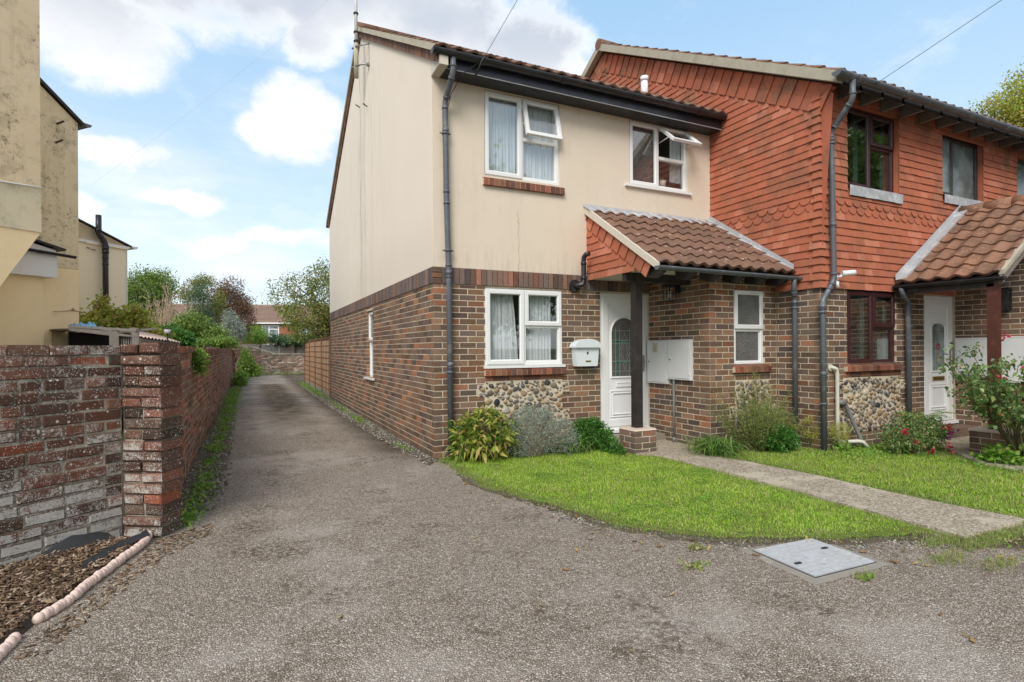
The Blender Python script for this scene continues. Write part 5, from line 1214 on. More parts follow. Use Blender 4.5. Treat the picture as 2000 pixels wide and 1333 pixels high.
# overhead cables: ends far beyond the frame
def sag(a, b, s_, n=16): return [(Vector(a).lerp(Vector(b), k / n) - Vector((0, 0, 4 * s_ * (k / n) * (1 - k / n)))) for k in range(n + 1)]
mb = MB(); mb.tube(sag((.52, -.40, 4.83), (3.4, -9.5, 11.9), .05), .0028, 5); mb.tube([(.43, -.36, 4.62), (.50, -.40, 4.80), (.53, -.42, 4.84)], .012, 6)
mb.tube([(.52, -.38, 4.82), (.30, -.27, 4.66), (.20, -.12, 4.45), (.18, -.06, 4.3), (.17, -.05, 3.4), (.16, -.05, 2.4)], .005, 5)
tag(mb.build('telephone_cable', M['gasket']), 'thin black cable running from the cream house gutter up over the red gable', 'cable', 'overhead cables')
mb = MB(); mb.tube(sag((5.0, YE2 - .10, 4.60), (9.6, -9.2, 9.3), .05), .0035, 5); tag(mb.build('telephone_cable', M['gasket']), 'black cable rising from the gutter of the red tiled house', 'cable', 'overhead cables')
mb = MB(); mb.tube(sag((12.2, -1.2, 6.35), (24.2, -3.5, 12.2), .1), .007, 5); tag(mb.build('telephone_cable', M['gasket']), 'short black cable beside the tree at the right edge', 'cable', 'overhead cables')
mb = MB(); mb.tube(sag((-5.3, 9.2, 5.2), (2.6, 8.0, 13.5), .25), .0009, 5); tag(mb.build('telephone_cable', M['wgrey']), 'very faint cable crossing the sky above the yellow building', 'cable', 'overhead cables')

# potted plant behind the bathroom pane
t = thing('plant_pot', (3.68, .13, 3.80), 'white pot with a trailing plant standing inside the bathroom window', 'plant pot')
mb = MB(); mb.tube([(3.70, .13, 3.80), (3.70, .13, 3.90)], .045, 14, r1=.06); mb.build('pot', M['cream'], t)

# ================================================================== LEFT BOUNDARY WALL
WX = -2.645
tw = thing('boundary_wall', (-2.62, -1.85, 0), 'old lichen stained red brick boundary wall with a pier at the corner of the lane', 'wall')
def oldwall(parent, fr, u0, u1, v1, mtl, course=.0775, L=.236, name='brickwork', back=.22, seed=1, cap=True, topj=.0, jit=.004, step=None):
    global rnd
    keep = rnd; rnd = random.Random(seed); mb = MB()
    def body(ua, ub, top):
        n = int(top / course)
        bricks(mb, fr, ua, ub, 0, n * course, course=course, L=L, H=.067, jt=.0105, bond='english', jit=jit, ch=.007, m=0, depth=.09)
        plate(mb, fr, ua, ub, 0, n * course, [], d=-.006, m=1)
        if cap:   # brick on edge / rubble coping
            x = ua
            while x < ub - .03:
                l = rnd.choice((.22, .22, .11)); e = min(x + l, ub); dz = rnd.uniform(-.008, .006)
                p = [fr(x + .005, n * course + .004, -back), fr(e - .005, n * course + .004, -back), fr(e - .005, n * course + .004, .004 + rnd.uniform(-.006, .012)), fr(x + .005, n * course + .004, .004)]
                q_ = [Vector(a) + Vector((0, 0, .062 + dz)) for a in p]; mb.hexa(p + q_, 0); x = e
            fr.box(mb, ua, ub, n * course - .01, n * course + .058, -back + .004, -.008, 1)
        fr.box(mb, ua, ub, 0, n * course, -back, -.05, 1)
    body(u0, u1, v1); rnd = keep
    return mb.build(name, [mtl, M['oldmortar']], parent)
LU = Vector((-.777, -.629, 0)); LN_ = Vector((.629, -.777, 0))
fL = Fr((-2.872, -1.70, 0), LU, LN_)
oldwall(tw, fL, 0, 3.4, 1.33, M['oldbrick'], seed=71)
PU = Vector((-.86, .51, 0)).normalized(); PN = Vector((-.51, -.86, 0)).normalized()
P0 = Vector((-2.617, -1.851, 0))
mb = MB(); keep = rnd; rnd = random.Random(5); fP = Fr(P0, PU, PN)
n_c = 17
for c in range(n_c):
    z0_ = c * .0775 + .005; z1_ = z0_ + .067; o = rnd.uniform(-.006, .014)
    if c % 3 == 1: segs = [(.0, .292)]
    else: m_ = rnd.uniform(.13, .16); segs = [(.0, m_ - .006), (m_ + .006, .292)]
    for a, b in segs: one_brick(mb, fP, a + rnd.uniform(-.005, .004), b + rnd.uniform(-.004, .006), z0_ + rnd.uniform(-.003, .003), z1_ + rnd.uniform(-.003, .003), .23, o + rnd.uniform(-.006, .006), .010, .004, 0)
one_brick(mb, fP, .0, .155, 1.325, 1.400, .20, .022, .012, .004, 0); one_brick(mb, fP, .170, .30, 1.323, 1.392, .20, .016, .012, .004, 0)
fP.box(mb, .014, .284, 0, 1.315, -.22, -.024, 1)
mb.build('pier', [M['pierbrick'], M['oldmortar']], tw); rnd = keep
fS = Fr((WX, -1.68, 0), (0, 1, 0), (1, 0, 0))
oldwall(tw, fS, .0, 24.2, 1.32, M['oldbrick2'], seed=73, name='lane_brickwork', jit=.004)
mb = MB(); keep = rnd; rnd = random.Random(6)
for f in (Fr((WX + .11, 19.2, 0), (0, 1, 0), (1, 0, 0)), ): bricks(mb, f, 0, .45, 0, 1.42, m=0, jit=.004, ch=.007); plate(mb, f, 0, .45, 0, 1.42, [], d=-.009, depth=.1, m=1)
fq = Fr((WX, 19.2, 0), (1, 0, 0), (0, -1, 0)); bricks(mb, fq, 0, .11, 0, 1.42, m=0, jit=.004); plate(mb, fq, 0, .11, 0, 1.42, [], d=-.009, m=1)
mb.build('buttress', [M['oldbrick2'], M['oldmortar']], tw); rnd = keep

# weed membrane curled up along the wall foot
mb = MB(); r = random.Random(4); n = 26; vs = []
for i in range(n + 1):
    s_ = .10 + i * .075; p = fL(s_, 0, 0); h = .07 + .04 * math.sin(i * .7) + r.uniform(-.01, .015)
    vs += [p + LN_ * .012 + Vector((0, 0, h)), p + LN_ * (.05 + .015 * math.sin(i * 1.3)) + Vector((0, 0, h * .75)), p + LN_ * (.09 + r.uniform(0, .02)) + Vector((0, 0, .05)), p + LN_ * .15 + Vector((0, 0, .03))]
mb.smooth = True; mb.add(vs, [(4 * i + k, 4 * i + 4 + k, 4 * i + 5 + k, 4 * i + 1 + k) for i in range(n) for k in range(3)])
vs = []; mb.smooth = True
for i in range(13):
    t_ = i / 12; c = Vector((-2.70, -1.90, .05)).lerp(Vector((-2.95, -2.42, .04)), t_) + Vector((-.04 * math.sin(t_ * 3), 0, 0)); ww = .028 + .01 * math.sin(i)
    vs += [c + Vector((-ww, .01, 0)), c + Vector((0, 0, .035 + r.uniform(-.008, .01))), c + Vector((ww, -.01, .0))]
mb.add(vs, [(3 * i + k, 3 * i + 3 + k, 3 * i + 4 + k, 3 * i + 1 + k) for i in range(12) for k in range(2)]); mb.smooth = False
tag(mb.build('weed_membrane', M['membrane'], loc=(-3.0, -1.9, 0)), 'black weed membrane curling up at the foot of the brick wall', 'ground sheet')
# rope twist edging
def edging(pts, label, tilt=0):
    P = [Vector(p) for p in pts]; mb = MB(); L = sum((b - a).length for a, b in zip(P, P[1:])); s_ = 0; r = random.Random(len(pts))
    step = .029; i_d = 0
    while s_ < L:
        i_d += 1
        q_ = s_; i = 0
        while i < len(P) - 2 and q_ > (P[i + 1] - P[i]).length: q_ -= (P[i + 1] - P[i]).length; i += 1
        t = (P[i + 1] - P[i]).normalized(); c = P[i] + t * q_ + Vector((r.uniform(-.004, .004), r.uniform(-.004, .004), 0)); sd = Vector((-t.y, t.x, 0)); Zt = (Vector((0, 0, 1)) + t * .8).normalized(); X = Zt.cross(sd).normalized()
        mb.ell(c + Vector((0, 0, .026 + r.uniform(-.003, .003))), (.034 if i_d % 2 else .030), .025, .026, 12, 8, .03, axes=(X, sd, Zt)); s_ += step
    return tag(mb.build('rope_edging', M['rope'], loc=P[0]), label, 'garden edging', 'pink rope twist edging lengths')
EP = [(-2.695, -1.80, 0), (-2.70, -1.95, 0), (-2.725, -2.08, 0), (-2.76, -2.20, 0), (-2.80, -2.36, 0), (-2.84, -2.50, 0), (-2.875, -2.65, 0), (-2.905, -2.80, 0), (-2.95, -2.93, 0), (-2.99, -3.02, 0), (-3.012, -3.10, 0), (-3.03, -3.20, 0), (-3.04, -3.32, 0), (-3.06, -3.45, 0), (-3.10, -3.65, 0)]
edging(EP[0:4], 'short curved length of pink rope edging nearest the wall pier'); edging([EP[3]] + EP[4:8], 'long straight length of pink rope edging in the middle of the bed'); edging([(-2.915, -2.83, -.008)] + [(x, y, -.006) for x, y, z in EP[8:10]], 'half buried length of pink rope edging below the long one')
edging([(x, y, -.012) for x, y, z in EP[11:]], 'length of pink rope edging running out of frame at bottom left')
# bark chips
r = np.random.default_rng(3)
def poly_pts(poly, n, rg):
    P = np.array([tuple(p)[:2] for p in poly]); lo, hi = P.min(0), P.max(0); out = []
    tot = 0
    while tot < n:
        q_ = rg.uniform(lo, hi, (n * 2, 2)); x, y = q_[:, 0], q_[:, 1]; ins = np.zeros(len(q_), bool); j = len(P) - 1
        for i in range(len(P)):
            xi, yi, xj, yj = P[i, 0], P[i, 1], P[j, 0], P[j, 1]
            c = ((yi > y) != (yj > y)) & (x < (xj - xi) * (y - yi) / (yj - yi + 1e-12) + xi); ins ^= c; j = i
        out.append(q_[ins]); tot += ins.sum()
    return np.vstack(out)[:n]
def rotm(rg, n, tilt=.5):
    a = rg.uniform(0, 2 * np.pi, n); b = rg.normal(0, tilt, n); c = rg.normal(0, tilt, n)
    ca, sa, cb, sb, cc, sc = np.cos(a), np.sin(a), np.cos(b), np.sin(b), np.cos(c), np.sin(c)
    X = np.stack([ca * cb, sa * cb, -sb], 1); Y = np.stack([ca * sb * sc - sa * cc, sa * sb * sc + ca * cc, cb * sc], 1); return X, Y, np.cross(X, Y)
def chips(pos, L, Wd, T, rg, tilt=.35):
    n = len(pos); X, Y, Z = rotm(rg, n, tilt); l = rg.uniform(*L, n)[:, None]; w_ = rg.uniform(*Wd, n)[:, None]; t_ = rg.uniform(*T, n)[:, None]
    V = np.stack([pos - X * l - Y * w_ * .6, pos + X * l - Y * w_, pos + X * l * .8 + Y * w_, pos - X * l * .9 + Y * w_ * .8, pos - X * l * .8 - Y * w_ * .5 + Z * t_, pos + X * l * .8 - Y * w_ * .8 + Z * t_, pos + X * l * .6 + Y * w_ * .8 + Z * t_, pos - X * l * .7 + Y * w_ * .6 + Z * t_], 1).reshape(-1, 3)
    F = np.array([[0, 3, 2, 1], [4, 5, 6, 7], [0, 1, 5, 4], [1, 2, 6, 5], [2, 3, 7, 6], [3, 0, 4, 7]]); F = (F[None] + (np.arange(n) * 8)[:, None, None]).reshape(-1, 4); return V, F
MB_ = [(-2.73, -1.90), (-2.77, -2.1), (-2.83, -2.33), (-2.90, -2.6), (-2.96, -2.87), (-3.03, -3.05), (-3.08, -3.3), (-3.18, -3.6), (-4.4, -3.8), (-4.3, -2.9), (-3.43, -2.18), (-2.92, -1.80)]
pp = poly_pts(MB_, 9000, r); pos = np.column_stack([pp, r.uniform(.030, .055, len(pp))])
V, F = chips(pos, (.006, .030), (.003, .009), (.002, .007), r); tag(npmesh('bark_mulch', V, F, M['chip']), 'brown bark chippings covering the bed at the foot of the wall', 'bark mulch', kind='stuff')
pp = poly_pts([(-2.66, -1.9), (-2.70, -2.2), (-2.80, -2.6), (-2.9, -3.0), (-3.0, -3.4), (-2.86, -3.4), (-2.72, -2.9), (-2.55, -2.3), (-2.3, -1.9), (-2.3, -1.6)], 420, r); V, F = chips(np.column_stack([pp, np.full(len(pp), .003)]), (.005, .022), (.003, .007), (.002, .005), r, .15); tag(npmesh('bark_litter', V, F, M['chip']), 'scattered bark flakes on the tarmac beside the rope edging', 'bark flakes', kind='stuff')
# loose grit
def grit(poly, n, s_, z, rg): pp = poly_pts(poly, n, rg); return chips(np.column_stack([pp, np.full(len(pp), z)]), s_, s_, (s_[0], s_[1] * .8), rg, .3)
GR = [grit([(-.02, 16), (-.02, -.2), (-.2, -.4), (-.28, 1), (-.36, 4), (-.36, 8), (-.3, 16)], 3500, (.005, .014), .012, r), grit([(-2.60, -1.7), (-2.30, -1.3), (-2.22, 0), (-2.25, 3), (-2.3, 8), (-2.6, 12), (-2.64, 0)], 2200, (.004, .014), .013, r),
      grit([(-3, -5.8), (5, -5.8), (5, -4.6), (2, -4.4), (0, -3.4), (-.3, -1), (-2.2, -1), (-2.7, -3)], 1500, (.002, .006), .0, r), grit([(.0, -1), (.3, -2.6), (.9, -3.7), (2.3, -4.3), (2.2, -4.5), (.9, -3.9), (.2, -2.9), (-.08, -1)], 700, (.004, .011), .002, r)]
off = 0; Vs = []; Fs_ = []
for V, F in GR: Vs.append(V); Fs_.append(F + off); off += len(V)
tag(npmesh('grit', np.vstack(Vs), np.vstack(Fs_), M['grit']), 'loose grit and small stones along the walls and on the tarmac', 'grit', kind='stuff')
pp = np.vstack([poly_pts([(.0, -1), (.3, -2.6), (.9, -3.7), (2.3, -4.3), (3.3, -4.6), (2.2, -4.9), (.6, -4.1), (-.1, -2.9), (-.3, -1)], 70, r), poly_pts([(-2.6, -1.5), (-2.2, -1), (-2.2, 12), (-2.6, 12)], 60, r), poly_pts([(-.3, -.3), (-.02, -.2), (-.02, 9), (-.4, 9)], 40, r), poly_pts([(-2.5, -5.5), (4, -5.5), (2, -4.5), (-1, -2)], 26, r)])
V, F = chips(np.column_stack([pp, np.full(len(pp), .012)]), (.008, .028), (.005, .014), (.001, .002), r, .3); tag(npmesh('fallen_leaves', V, F, M['litter']), 'scattered brown fallen leaves along the edges of the tarmac', 'leaf litter', kind='stuff')

# manhole cover
t = thing('manhole_cover', (1.19, -4.16, 0), 'light grey rectangular steel manhole cover with a brick pattern, set in the tarmac', 'manhole cover')
mc = [Vector((.932, -3.915, 0)), Vector((1.478, -3.939, 0)), Vector((1.448, -4.393, 0)), Vector((.904, -4.377, 0))]; cc = sum(mc, Vector()) / 4
mb = MB(); r2_ = random.Random(3); n = 40; ring = []
def along(P, s_): s_ *= 4; i = int(s_) % 4; return P[i].lerp(P[(i + 1) % 4], s_ - int(s_))
ot = [cc + (along(mc, k / n) - cc) * (1.24 + r2_.uniform(-.04, .04)) for k in range(n)]; it = [cc + (along(mc, k / n) - cc) * 1.02 for k in range(n)]
mb.add([(p.x, p.y, .0015) for p in ot] + [(p.x, p.y, .007) for p in it], [(k, (k + 1) % n, n + (k + 1) % n, n + k) for k in range(n)]); mb.build('concrete_surround', M['concrete'], t)
mb = MB(); mb.prism([(*(cc + (p - cc) * 1.01).xy, .004) for p in mc], (0, 0, .004)); mb.build('frame', M['gasket'], t)
mb = MB(); q4 = [cc + (p - cc) * .985 for p in mc]; mb.prism([(*p.xy, .006) for p in q4], (0, 0, .008)); pl_ = mb.build('plate', M['lead'], t)
mb = MB()
def cp(u, v): return q4[0].lerp(q4[1], u).lerp(q4[3].lerp(q4[2], u), v)
for j in range(9):
    for i in range(-1, 7):
        a, b = (i + (j % 2) * .5) / 6 + .008, (i + 1 + (j % 2) * .5) / 6 - .008; c_, e_ = j / 9 + .012, (j + 1) / 9 - .012; a, b = max(a, .015), min(b, .985)
        if b - a < .03 or (3 <= j <= 5 and .36 < (a + b) / 2 < .64): continue
        mb.prism([(*cp(a, c_).xy, .0142), (*cp(b, c_).xy, .0142), (*cp(b, e_).xy, .0142), (*cp(a, e_).xy, .0142)], (0, 0, .0016))
        for u in (.3, .7): mb.prism([(*cp(a + (b - a) * (u - .09), c_ + .03).xy, .0158), (*cp(a + (b - a) * (u + .09), c_ + .03).xy, .0158), (*cp(a + (b - a) * (u + .09), e_ - .03).xy, .0158), (*cp(a + (b - a) * (u - .09), e_ - .03).xy, .0158)], (0, 0, .001))
mb.prism([(*cp(.38, .36).xy, .0142), (*cp(.62, .36).xy, .0142), (*cp(.62, .64).xy, .0142), (*cp(.38, .64).xy, .0142)], (0, 0, .002)); mb.build('tread_pattern', M['steel'], pl_)
for (u, v) in ((.13, .62), (.83, .38)):
    mb = MB(); p = cp(u, v); mb.ell((p.x, p.y, .016), .034, .016, .004, 12, 6, .05); mb.ell((p.x + .004, p.y, .019), .02, .005, .005, 10, 5); mb.build('lifting_slot', M['gasket'], pl_)

# ================================================================== LEFT BUILDINGS
Lp = Vector((.746, .666, 0)); Lq = Vector((-.666, .746, 0)); Ln = -Lq
tb = thing('rendered_building', (-4.7, 5.3, 0), 'weathered yellow rendered building with a corbelled chimney breast behind the old wall', 'building')
fB = Fr((-4.677, 5.292, 0), -Lp, Ln)       # u runs to the left from the right-hand edge
mb = MB()
mb.prism([fB(-.0, 2.414 + .34, 0), fB(0, 5.27, 0), fB(1.2, 6.20, 0), (fB(5, 6.2, 0)), fB(5, 2.75, 0)], Lq * 6); mb.build('upper_wall', M['renderB'], tb)
mb = MB(); mb.prism([fB(0, -.0, .0), fB(0, 2.75, .0), fB(5, 2.75, .0), fB(5, 0, .0)], Lq * 6); mb.build('lower_wall', M['renderY'], tb)
mb = MB(); mb.prism([fB(.46, 0, .0), fB(.46, 2.42, .0), fB(5, 2.42, .0), fB(5, 0, 0)], Ln * .10); mb.build('plinth_wall', M['renderY'], tb)
mb = MB()   # roof verge
mb.hexa([fB(-.10, 5.22, .06), fB(1.3, 6.31, .06), fB(1.3, 6.31, -6), fB(-.10, 5.22, -6), fB(-.10, 5.27, .06), fB(1.3, 6.36, .06), fB(1.3, 6.36, -6), fB(-.10, 5.27, -6)]); mb.hexa([fB(1.3, 6.31, .06), fB(5, 6.31, .06), fB(5, 6.31, -6), fB(1.3, 6.31, -6), fB(1.3, 6.36, .06), fB(5, 6.36, .06), fB(5, 6.36, -6), fB(1.3, 6.36, -6)]); mb.build('roof', M['darkwood'], tb)
gutter(tb, fB(-.10, 5.28, .10), fB(-.10, 5.28, -5), .055, 'pipe', n=tuple(Lp))
for u, v in ((.31, 5.15), (.33, 4.83)): mb = MB(); mb.tube([fB(u, v, -.02), fB(u - .01, v + .02, .16)], .018, 6); mb.build('wall_spike', M['bark'], tb)
mb = MB(); mb.tube([fB(.44, 2.00, .10), fB(.25, 2.02, .012), fB(.10, 2.05, .012), fB(.0, 2.03, .012)], .006, 6); mb.ell(fB(.10, 2.06, .02), .02, .02, .03); mb.build('washing_line', M['twig'], tb)
fA = Fr((-4.787, 3.792, 0), -Lp, Ln)
mb = MB(); back = Lq * 1.9
mb.prism([fA(0, 3.73, 0), fA(0, 9.5, 0), fA(3.5, 9.5, 0), fA(3.5, 3.73, 0)], back); mb.build('chimney_breast', M['renderA'], tb)
mb = MB(); mb.prism([fA(0, 3.09, .012), fA(0, 3.73, .012), fA(3.5, 3.73, .012), fA(3.5, 3.09, .012)], Lq * 1.9); mb.build('chimney_band', M['renderW'], tb)
mb = MB(); mb.hexa([fA(.49, 2.25, .0), fA(3.5, 2.25, .0), fA(3.5, 2.25, -1.9), fA(.49, 2.25, -1.9), fA(0, 3.09, .0), fA(3.5, 3.09, .0), fA(3.5, 3.09, -1.9), fA(0, 3.09, -1.9)]); mb.build('corbel', M['renderY'], tb)
mb = MB(); mb.prism([fA(.49, 0, .0), fA(.49, 2.25, .0), fA(3.5, 2.25, .0), fA(3.5, 0, .0)], Lq * 1.9); mb.build('chimney_base', M['renderW'], tb)
mb = MB(); mb.tube([fA(-.02, 3.745, .035), fA(.25, 3.725, .035), fA(.48, 3.705, .035), fA(1.5, 3.64, .035)], .013, 8); mb.build('cable_conduit', M['cabinet'], tb)
fF = Fr((-4.424, 5.0085, 0), Lp, Ln)
mb = MB(); mb.prism([fF(-2.6, 2.52, 0), fF(-.523, 2.53, 0), fF(-.523, 2.86, 0), fF(-2.6, 3.02, 0)], Lq * .30); mb.build('porch_fascia', M['upvc'], tb)
mb = MB(); mb.prism([fF(-2.4, 2.95, -.02), fF(-.53, 2.86, -.02), fF(-.53, 2.97, -.02), fF(-.90, 3.05, -.02), fF(-2.4, 3.40, -.02)], Lq * .28); mb.build('porch_gable', M['upvc'], tb)
mb = MB(); mb.hexa([fF(-2.2, 3.36, .05), fF(-.42, 2.975, .05), fF(-.42, 2.975, -.36), fF(-2.2, 3.36, -.36), fF(-2.2, 3.40, .05), fF(-.42, 3.005, .05), fF(-.42, 3.005, -.36), fF(-2.2, 3.40, -.36)]); mb.build('porch_roof', M['darkwood'], tb)
gutter(tb, fF(-2.4, 2.99, .06), fF(-.31, 2.905, .06), .042, 'black', n=tuple(Ln), joints=(1.62,))
mb = MB(); fF.box(mb, -2.5, -.66, 0, 2.53, -.36, -.10); mb.build('porch_wall', M['renderY'], tb)
tc = thing('rendered_building', (-4.53, 8.55, 0), 'pale cream rendered building with a dark soil pipe, behind the yellow one', 'building')
fC = Fr((-4.528, 8.546, 0), -Lp, Ln); mb = MB()
mb.prism([fC(0, 0, 0), fC(0, 3.67, 0), fC(.0, 3.72, 0), fC(1.3, 4.20, 0), fC(4.5, 4.6, 0), fC(4.5, 0, 0)], Lq * 5); mb.build('wall', M['renderC'], tc)
mb = MB(); mb.prism([fC(-.05, 3.66, .05), fC(-.05, 3.71, .05), fC(4, 3.71, .05), fC(4, 3.66, .05)], Lq * .06); fC.box(mb, -.012, .012, 0, 3.66, -.02, .012); mb.build('trim', M['upvc'], tc)
mb = MB(); mb.hexa([fC(-.10, 3.70, .07), fC(4, 5.2, .07), fC(4, 5.2, -5), fC(-.10, 3.70, -5), fC(-.10, 3.725, .07), fC(4, 5.225, .07), fC(4, 5.225, -5), fC(-.10, 3.725, -5)]); mb.build('roof', M['darkwood'], tc)
mb = MB(); mb.prism([fC(.0, 3.70, .0), fC(1.3, 4.18, .0), fC(4.0, 5.15, .0), fC(4.0, 3.70, .0)], Lq * 4); mb.build('gable_triangle', M['renderC'], tc)
gutter(tc, fC(-.13, 3.72, .10), fC(-.13, 3.72, -4), .055, 'upvc', n=tuple(Lp))
mb = MB(); fC.box(mb, .0, .86, 3.64, 3.66, 0, .05); mb.build('eave_ledge', M['renderC'], tc)
pipe_run(tc, [fC(.655, 4.27, .12), fC(.655, 3.86, .12), fC(.52, 3.70, .12), fC(.52, 3.3, .12), fC(.515, .0, .12)], .055, 'black', 'soil_pipe', joints=(tuple(fC(.655, 3.93, .12)), tuple(fC(.52, 3.58, .12)), tuple(fC(.52, 3.50, .12))))
for u, v in ((.80, 3.55), (.70, 3.53)): mb = MB(); mb.tube([fC(u + .04, v, .03), fC(u - .03, v - .01, .05)], .010, 6); mb.build('wall_hook', M['bark'], tc)

# lean-to shed ruins behind the wall
ts = thing('lean_to_shed', (-3.6, 1.5, 0), 'tumbledown grey timber lean-to with a blue tarpaulin, showing over the wall', 'shed')
def pt(px, py, D):   # building frame helper: a point seen over the wall, measured on site
    a = (px - 1000) / 1076; b = (684.5 + (1000 - px) * -.0063 + 0 - py) / 1076; c, s_ = math.cos(R(25.577)), math.sin(R(25.577))
    return Vector((-2.047 + D * (a * c + s_), -6.499 + D * (-a * s_ + c), 1.344 + D * (687.5 - py - px * .00634) / 1076))
def beam(mb, a, b, w_, h): a, b = Vector(a), Vector(b); t = (b - a).normalized(); s_ = Vector((-t.y, t.x, 0)).normalized() * w_; mb.hexa([a - s_, b - s_, b + s_, a + s_, a - s_ + Vector((0, 0, h)), b - s_ + Vector((0, 0, h)), b + s_ + Vector((0, 0, h)), a + s_ + Vector((0, 0, h))])
D_ = 8.5
mb = MB(); beam(mb, pt(138, 646, D_), pt(225, 657, D_), .03, .06); beam(mb, pt(137, 640, D_), pt(270, 648, D_), .04, .035); beam(mb, pt(255, 648, D_ + .3), pt(272, 648, D_ + .3), .03, .06); beam(mb, pt(226, 656, D_), pt(270, 659, D_), .02, .03)
for px, w_ in ((222, .05), (228, .03), (265, .045)): p = pt(px, 645, D_); mb.box((p.x - w_, p.y - .03, .2), (p.x + w_, p.y + .03, p.z))
for k in range(7): p = pt(233 + k * 4.5, 660, D_ + .05); mb.box((p.x - .008, p.y - .01, .6), (p.x + .008, p.y + .01, p.z))
mb.build('timber_frame', M['greywood'], ts)
mb = MB(); a, b = pt(137, 645, D_ + .6), pt(262, 650, D_ + .6); mb.hexa([(a.x, a.y, .3), (b.x, b.y, .3), (b.x - .4, b.y + 1.3, .3), (a.x - .4, a.y + 1.3, .3), (a.x, a.y, a.z - .03), (b.x, b.y, b.z - .05), (b.x - .4, b.y + 1.3, b.z), (a.x - .4, a.y + 1.3, a.z)]); mb.build('dark_interior', M['dark'], ts)
mb = MB(); r2_ = random.Random(9)
for k in range(8):
    a = pt(140 + k * 15, 644 + k * 1.6 + r2_.uniform(-2, 2), D_ + .1); b = a + Vector((r2_.uniform(-.3, .3) - .5, 1.2, .04 + r2_.uniform(-.03, .05))); beam(mb, a, b, .07, .015)
for k in range(4): a = pt(150 + k * 26, 643 + k * 2.2, D_ + .3); beam(mb, a, a + Vector((r2_.uniform(.3, .6), r2_.uniform(-.1, .5), r2_.uniform(-.05, .06))), .03, .03)
mb.build('roof_boards', M['greywood'], ts)
mb = MB(); n = 14; vs = []
for i in range(n + 1):
    p = pt(142 + i * 3.4, 636, D_ + .2); vs += [p + Vector((0, 0, -.02 + r2_.uniform(-.01, .01))), p + Vector((-.1, .3, .05 + r2_.uniform(-.02, .025))), p + Vector((-.2, .7, .03 + r2_.uniform(-.02, .02)))]
mb.smooth = True; mb.add(vs, [(3 * i + k, 3 * i + 3 + k, 3 * i + 4 + k, 3 * i + 1 + k) for i in range(n) for k in range(2)]); mb.build('tarpaulin', M['blue'], ts)
ts = thing('corrugated_roof', (-3.9, 4.5, 0), 'low corrugated sheet roof of a small outbuilding over the wall', 'shed')
mb = MB(); A_, B_ = pt(275, 652, 9.4), pt(352, 664, 10.8); n = 40; vs = []
for i in range(n + 1):
    p = A_.lerp(B_, i / n); h = .018 * math.sin(i * 1.9); vs += [p + Vector((0, 0, h - .05)), p + Vector((-.5, .9, h + .12))]
mb.add(vs, [(2 * i, 2 * i + 2, 2 * i + 3, 2 * i + 1) for i in range(n)]); mb.build('sheet', M['rope'], ts)
mb = MB(); mb.hexa([(A_.x, A_.y, 0), (B_.x, B_.y, 0), (B_.x - .5, B_.y + .9, 0), (A_.x - .5, A_.y + .9, 0), (A_.x, A_.y, A_.z - .08), (B_.x, B_.y, B_.z - .08), (B_.x - .5, B_.y + .9, B_.z + .05), (A_.x - .5, A_.y + .9, A_.z + .05)]); mb.build('wall', M['greywood'], ts)
t = thing('garden_lamp', tuple(pt(325, 690, 10) * 1), 'small garden lamp on a thin black post showing over the wall', 'garden lamp')
mb = MB(); p = pt(327, 652, 10); mb.tube([(p.x, p.y, 0), (p.x, p.y, p.z)], .012, 8); mb.build('post', M['gasket'], t); mb = MB(); mb.tube([(p.x, p.y, p.z), (p.x, p.y, p.z + .08)], .045, 12, r1=.055); mb.build('lamp_shade', M['cabinet'], t); mb = MB(); mb.tube([(p.x, p.y, p.z + .08), (p.x, p.y, p.z + .10)], .06, 12, r1=.02); mb.build('cap', M['gasket'], t)
# picket strip along far part of the wall
t = thing('picket_fence', (-3.0, 13, 0), 'low white picket fence just showing over the lane wall', 'fence'); mb = MB()
for k in range(16): mb.box((-3.02, 9.5 + k * .34, .2), (-3.0, 9.5 + k * .34 + .22, 1.45))
mb.box((-3.0, 9.4, 1.34), (-2.98, 15, 1.38)); mb.build('pickets', M['greywood'], t)

# ================================================================== far end of the lane
te = thing('end_wall', (-1, 26.5, 0), 'dark mossy brick wall across the far end of the lane, stepping down to the right', 'wall')
fE = Fr((-2.9, 26.9, 0), Vector((1, -.24, 0)).normalized(), Vector((-.24, -1, 0)).normalized()); mb = MB(); keep = rnd; rnd = random.Random(8)
top = lambda u: 1.52 if u < 1.0 else (1.52 - (u - 1.0) * .36 if u < 2.2 else 1.09)
for k in range(19):
    z = k * .077
    ue = 9.0 if z + .07 < 1.09 else (1.0 + max(0, (1.52 - z - .07) / .36) if z + .07 < 1.52 else 0)
    if ue > .1: bricks(mb, fE, 0, ue, z, z + .074, m=0, course=.077, jit=.005, ch=.007, bond='english', phase=(k % 2) * .11)
mb.prism([fE(0, 0, -.009), fE(9, 0, -.009), fE(9, 1.09, -.009), fE(2.2, 1.09, -.009), fE(1.0, 1.50, -.009), fE(0, 1.50, -.009)], fE.n * -.2, 1)
mb.prism([fE(0, 1.51, .03), fE(1.0, 1.51, .03), fE(2.2, 1.10, .03), fE(9, 1.10, .03), fE(9, 1.15, .03), fE(2.22, 1.15, .03), fE(1.02, 1.56, .03), fE(0, 1.56, .03)], fE.n * -.28, 1)
mb.build('brickwork', [M['endbrick'], M['oldmortar']], te); rnd = keep
t = thing('board_fence', (0, 28.2, 0), 'grey weathered close boarded fence behind the end wall', 'fence'); mb = MB(); r2_ = random.Random(3); x = -6.5
while x < 6: z = 1.68 + r2_.uniform(-.02, .015); y = 28.4 - .2 * x + r2_.uniform(0, .015); mb.box((x, y, .0), (x + .145, y + .02, z)); x += .152
mb.build('boards', M['fencewood'], t)
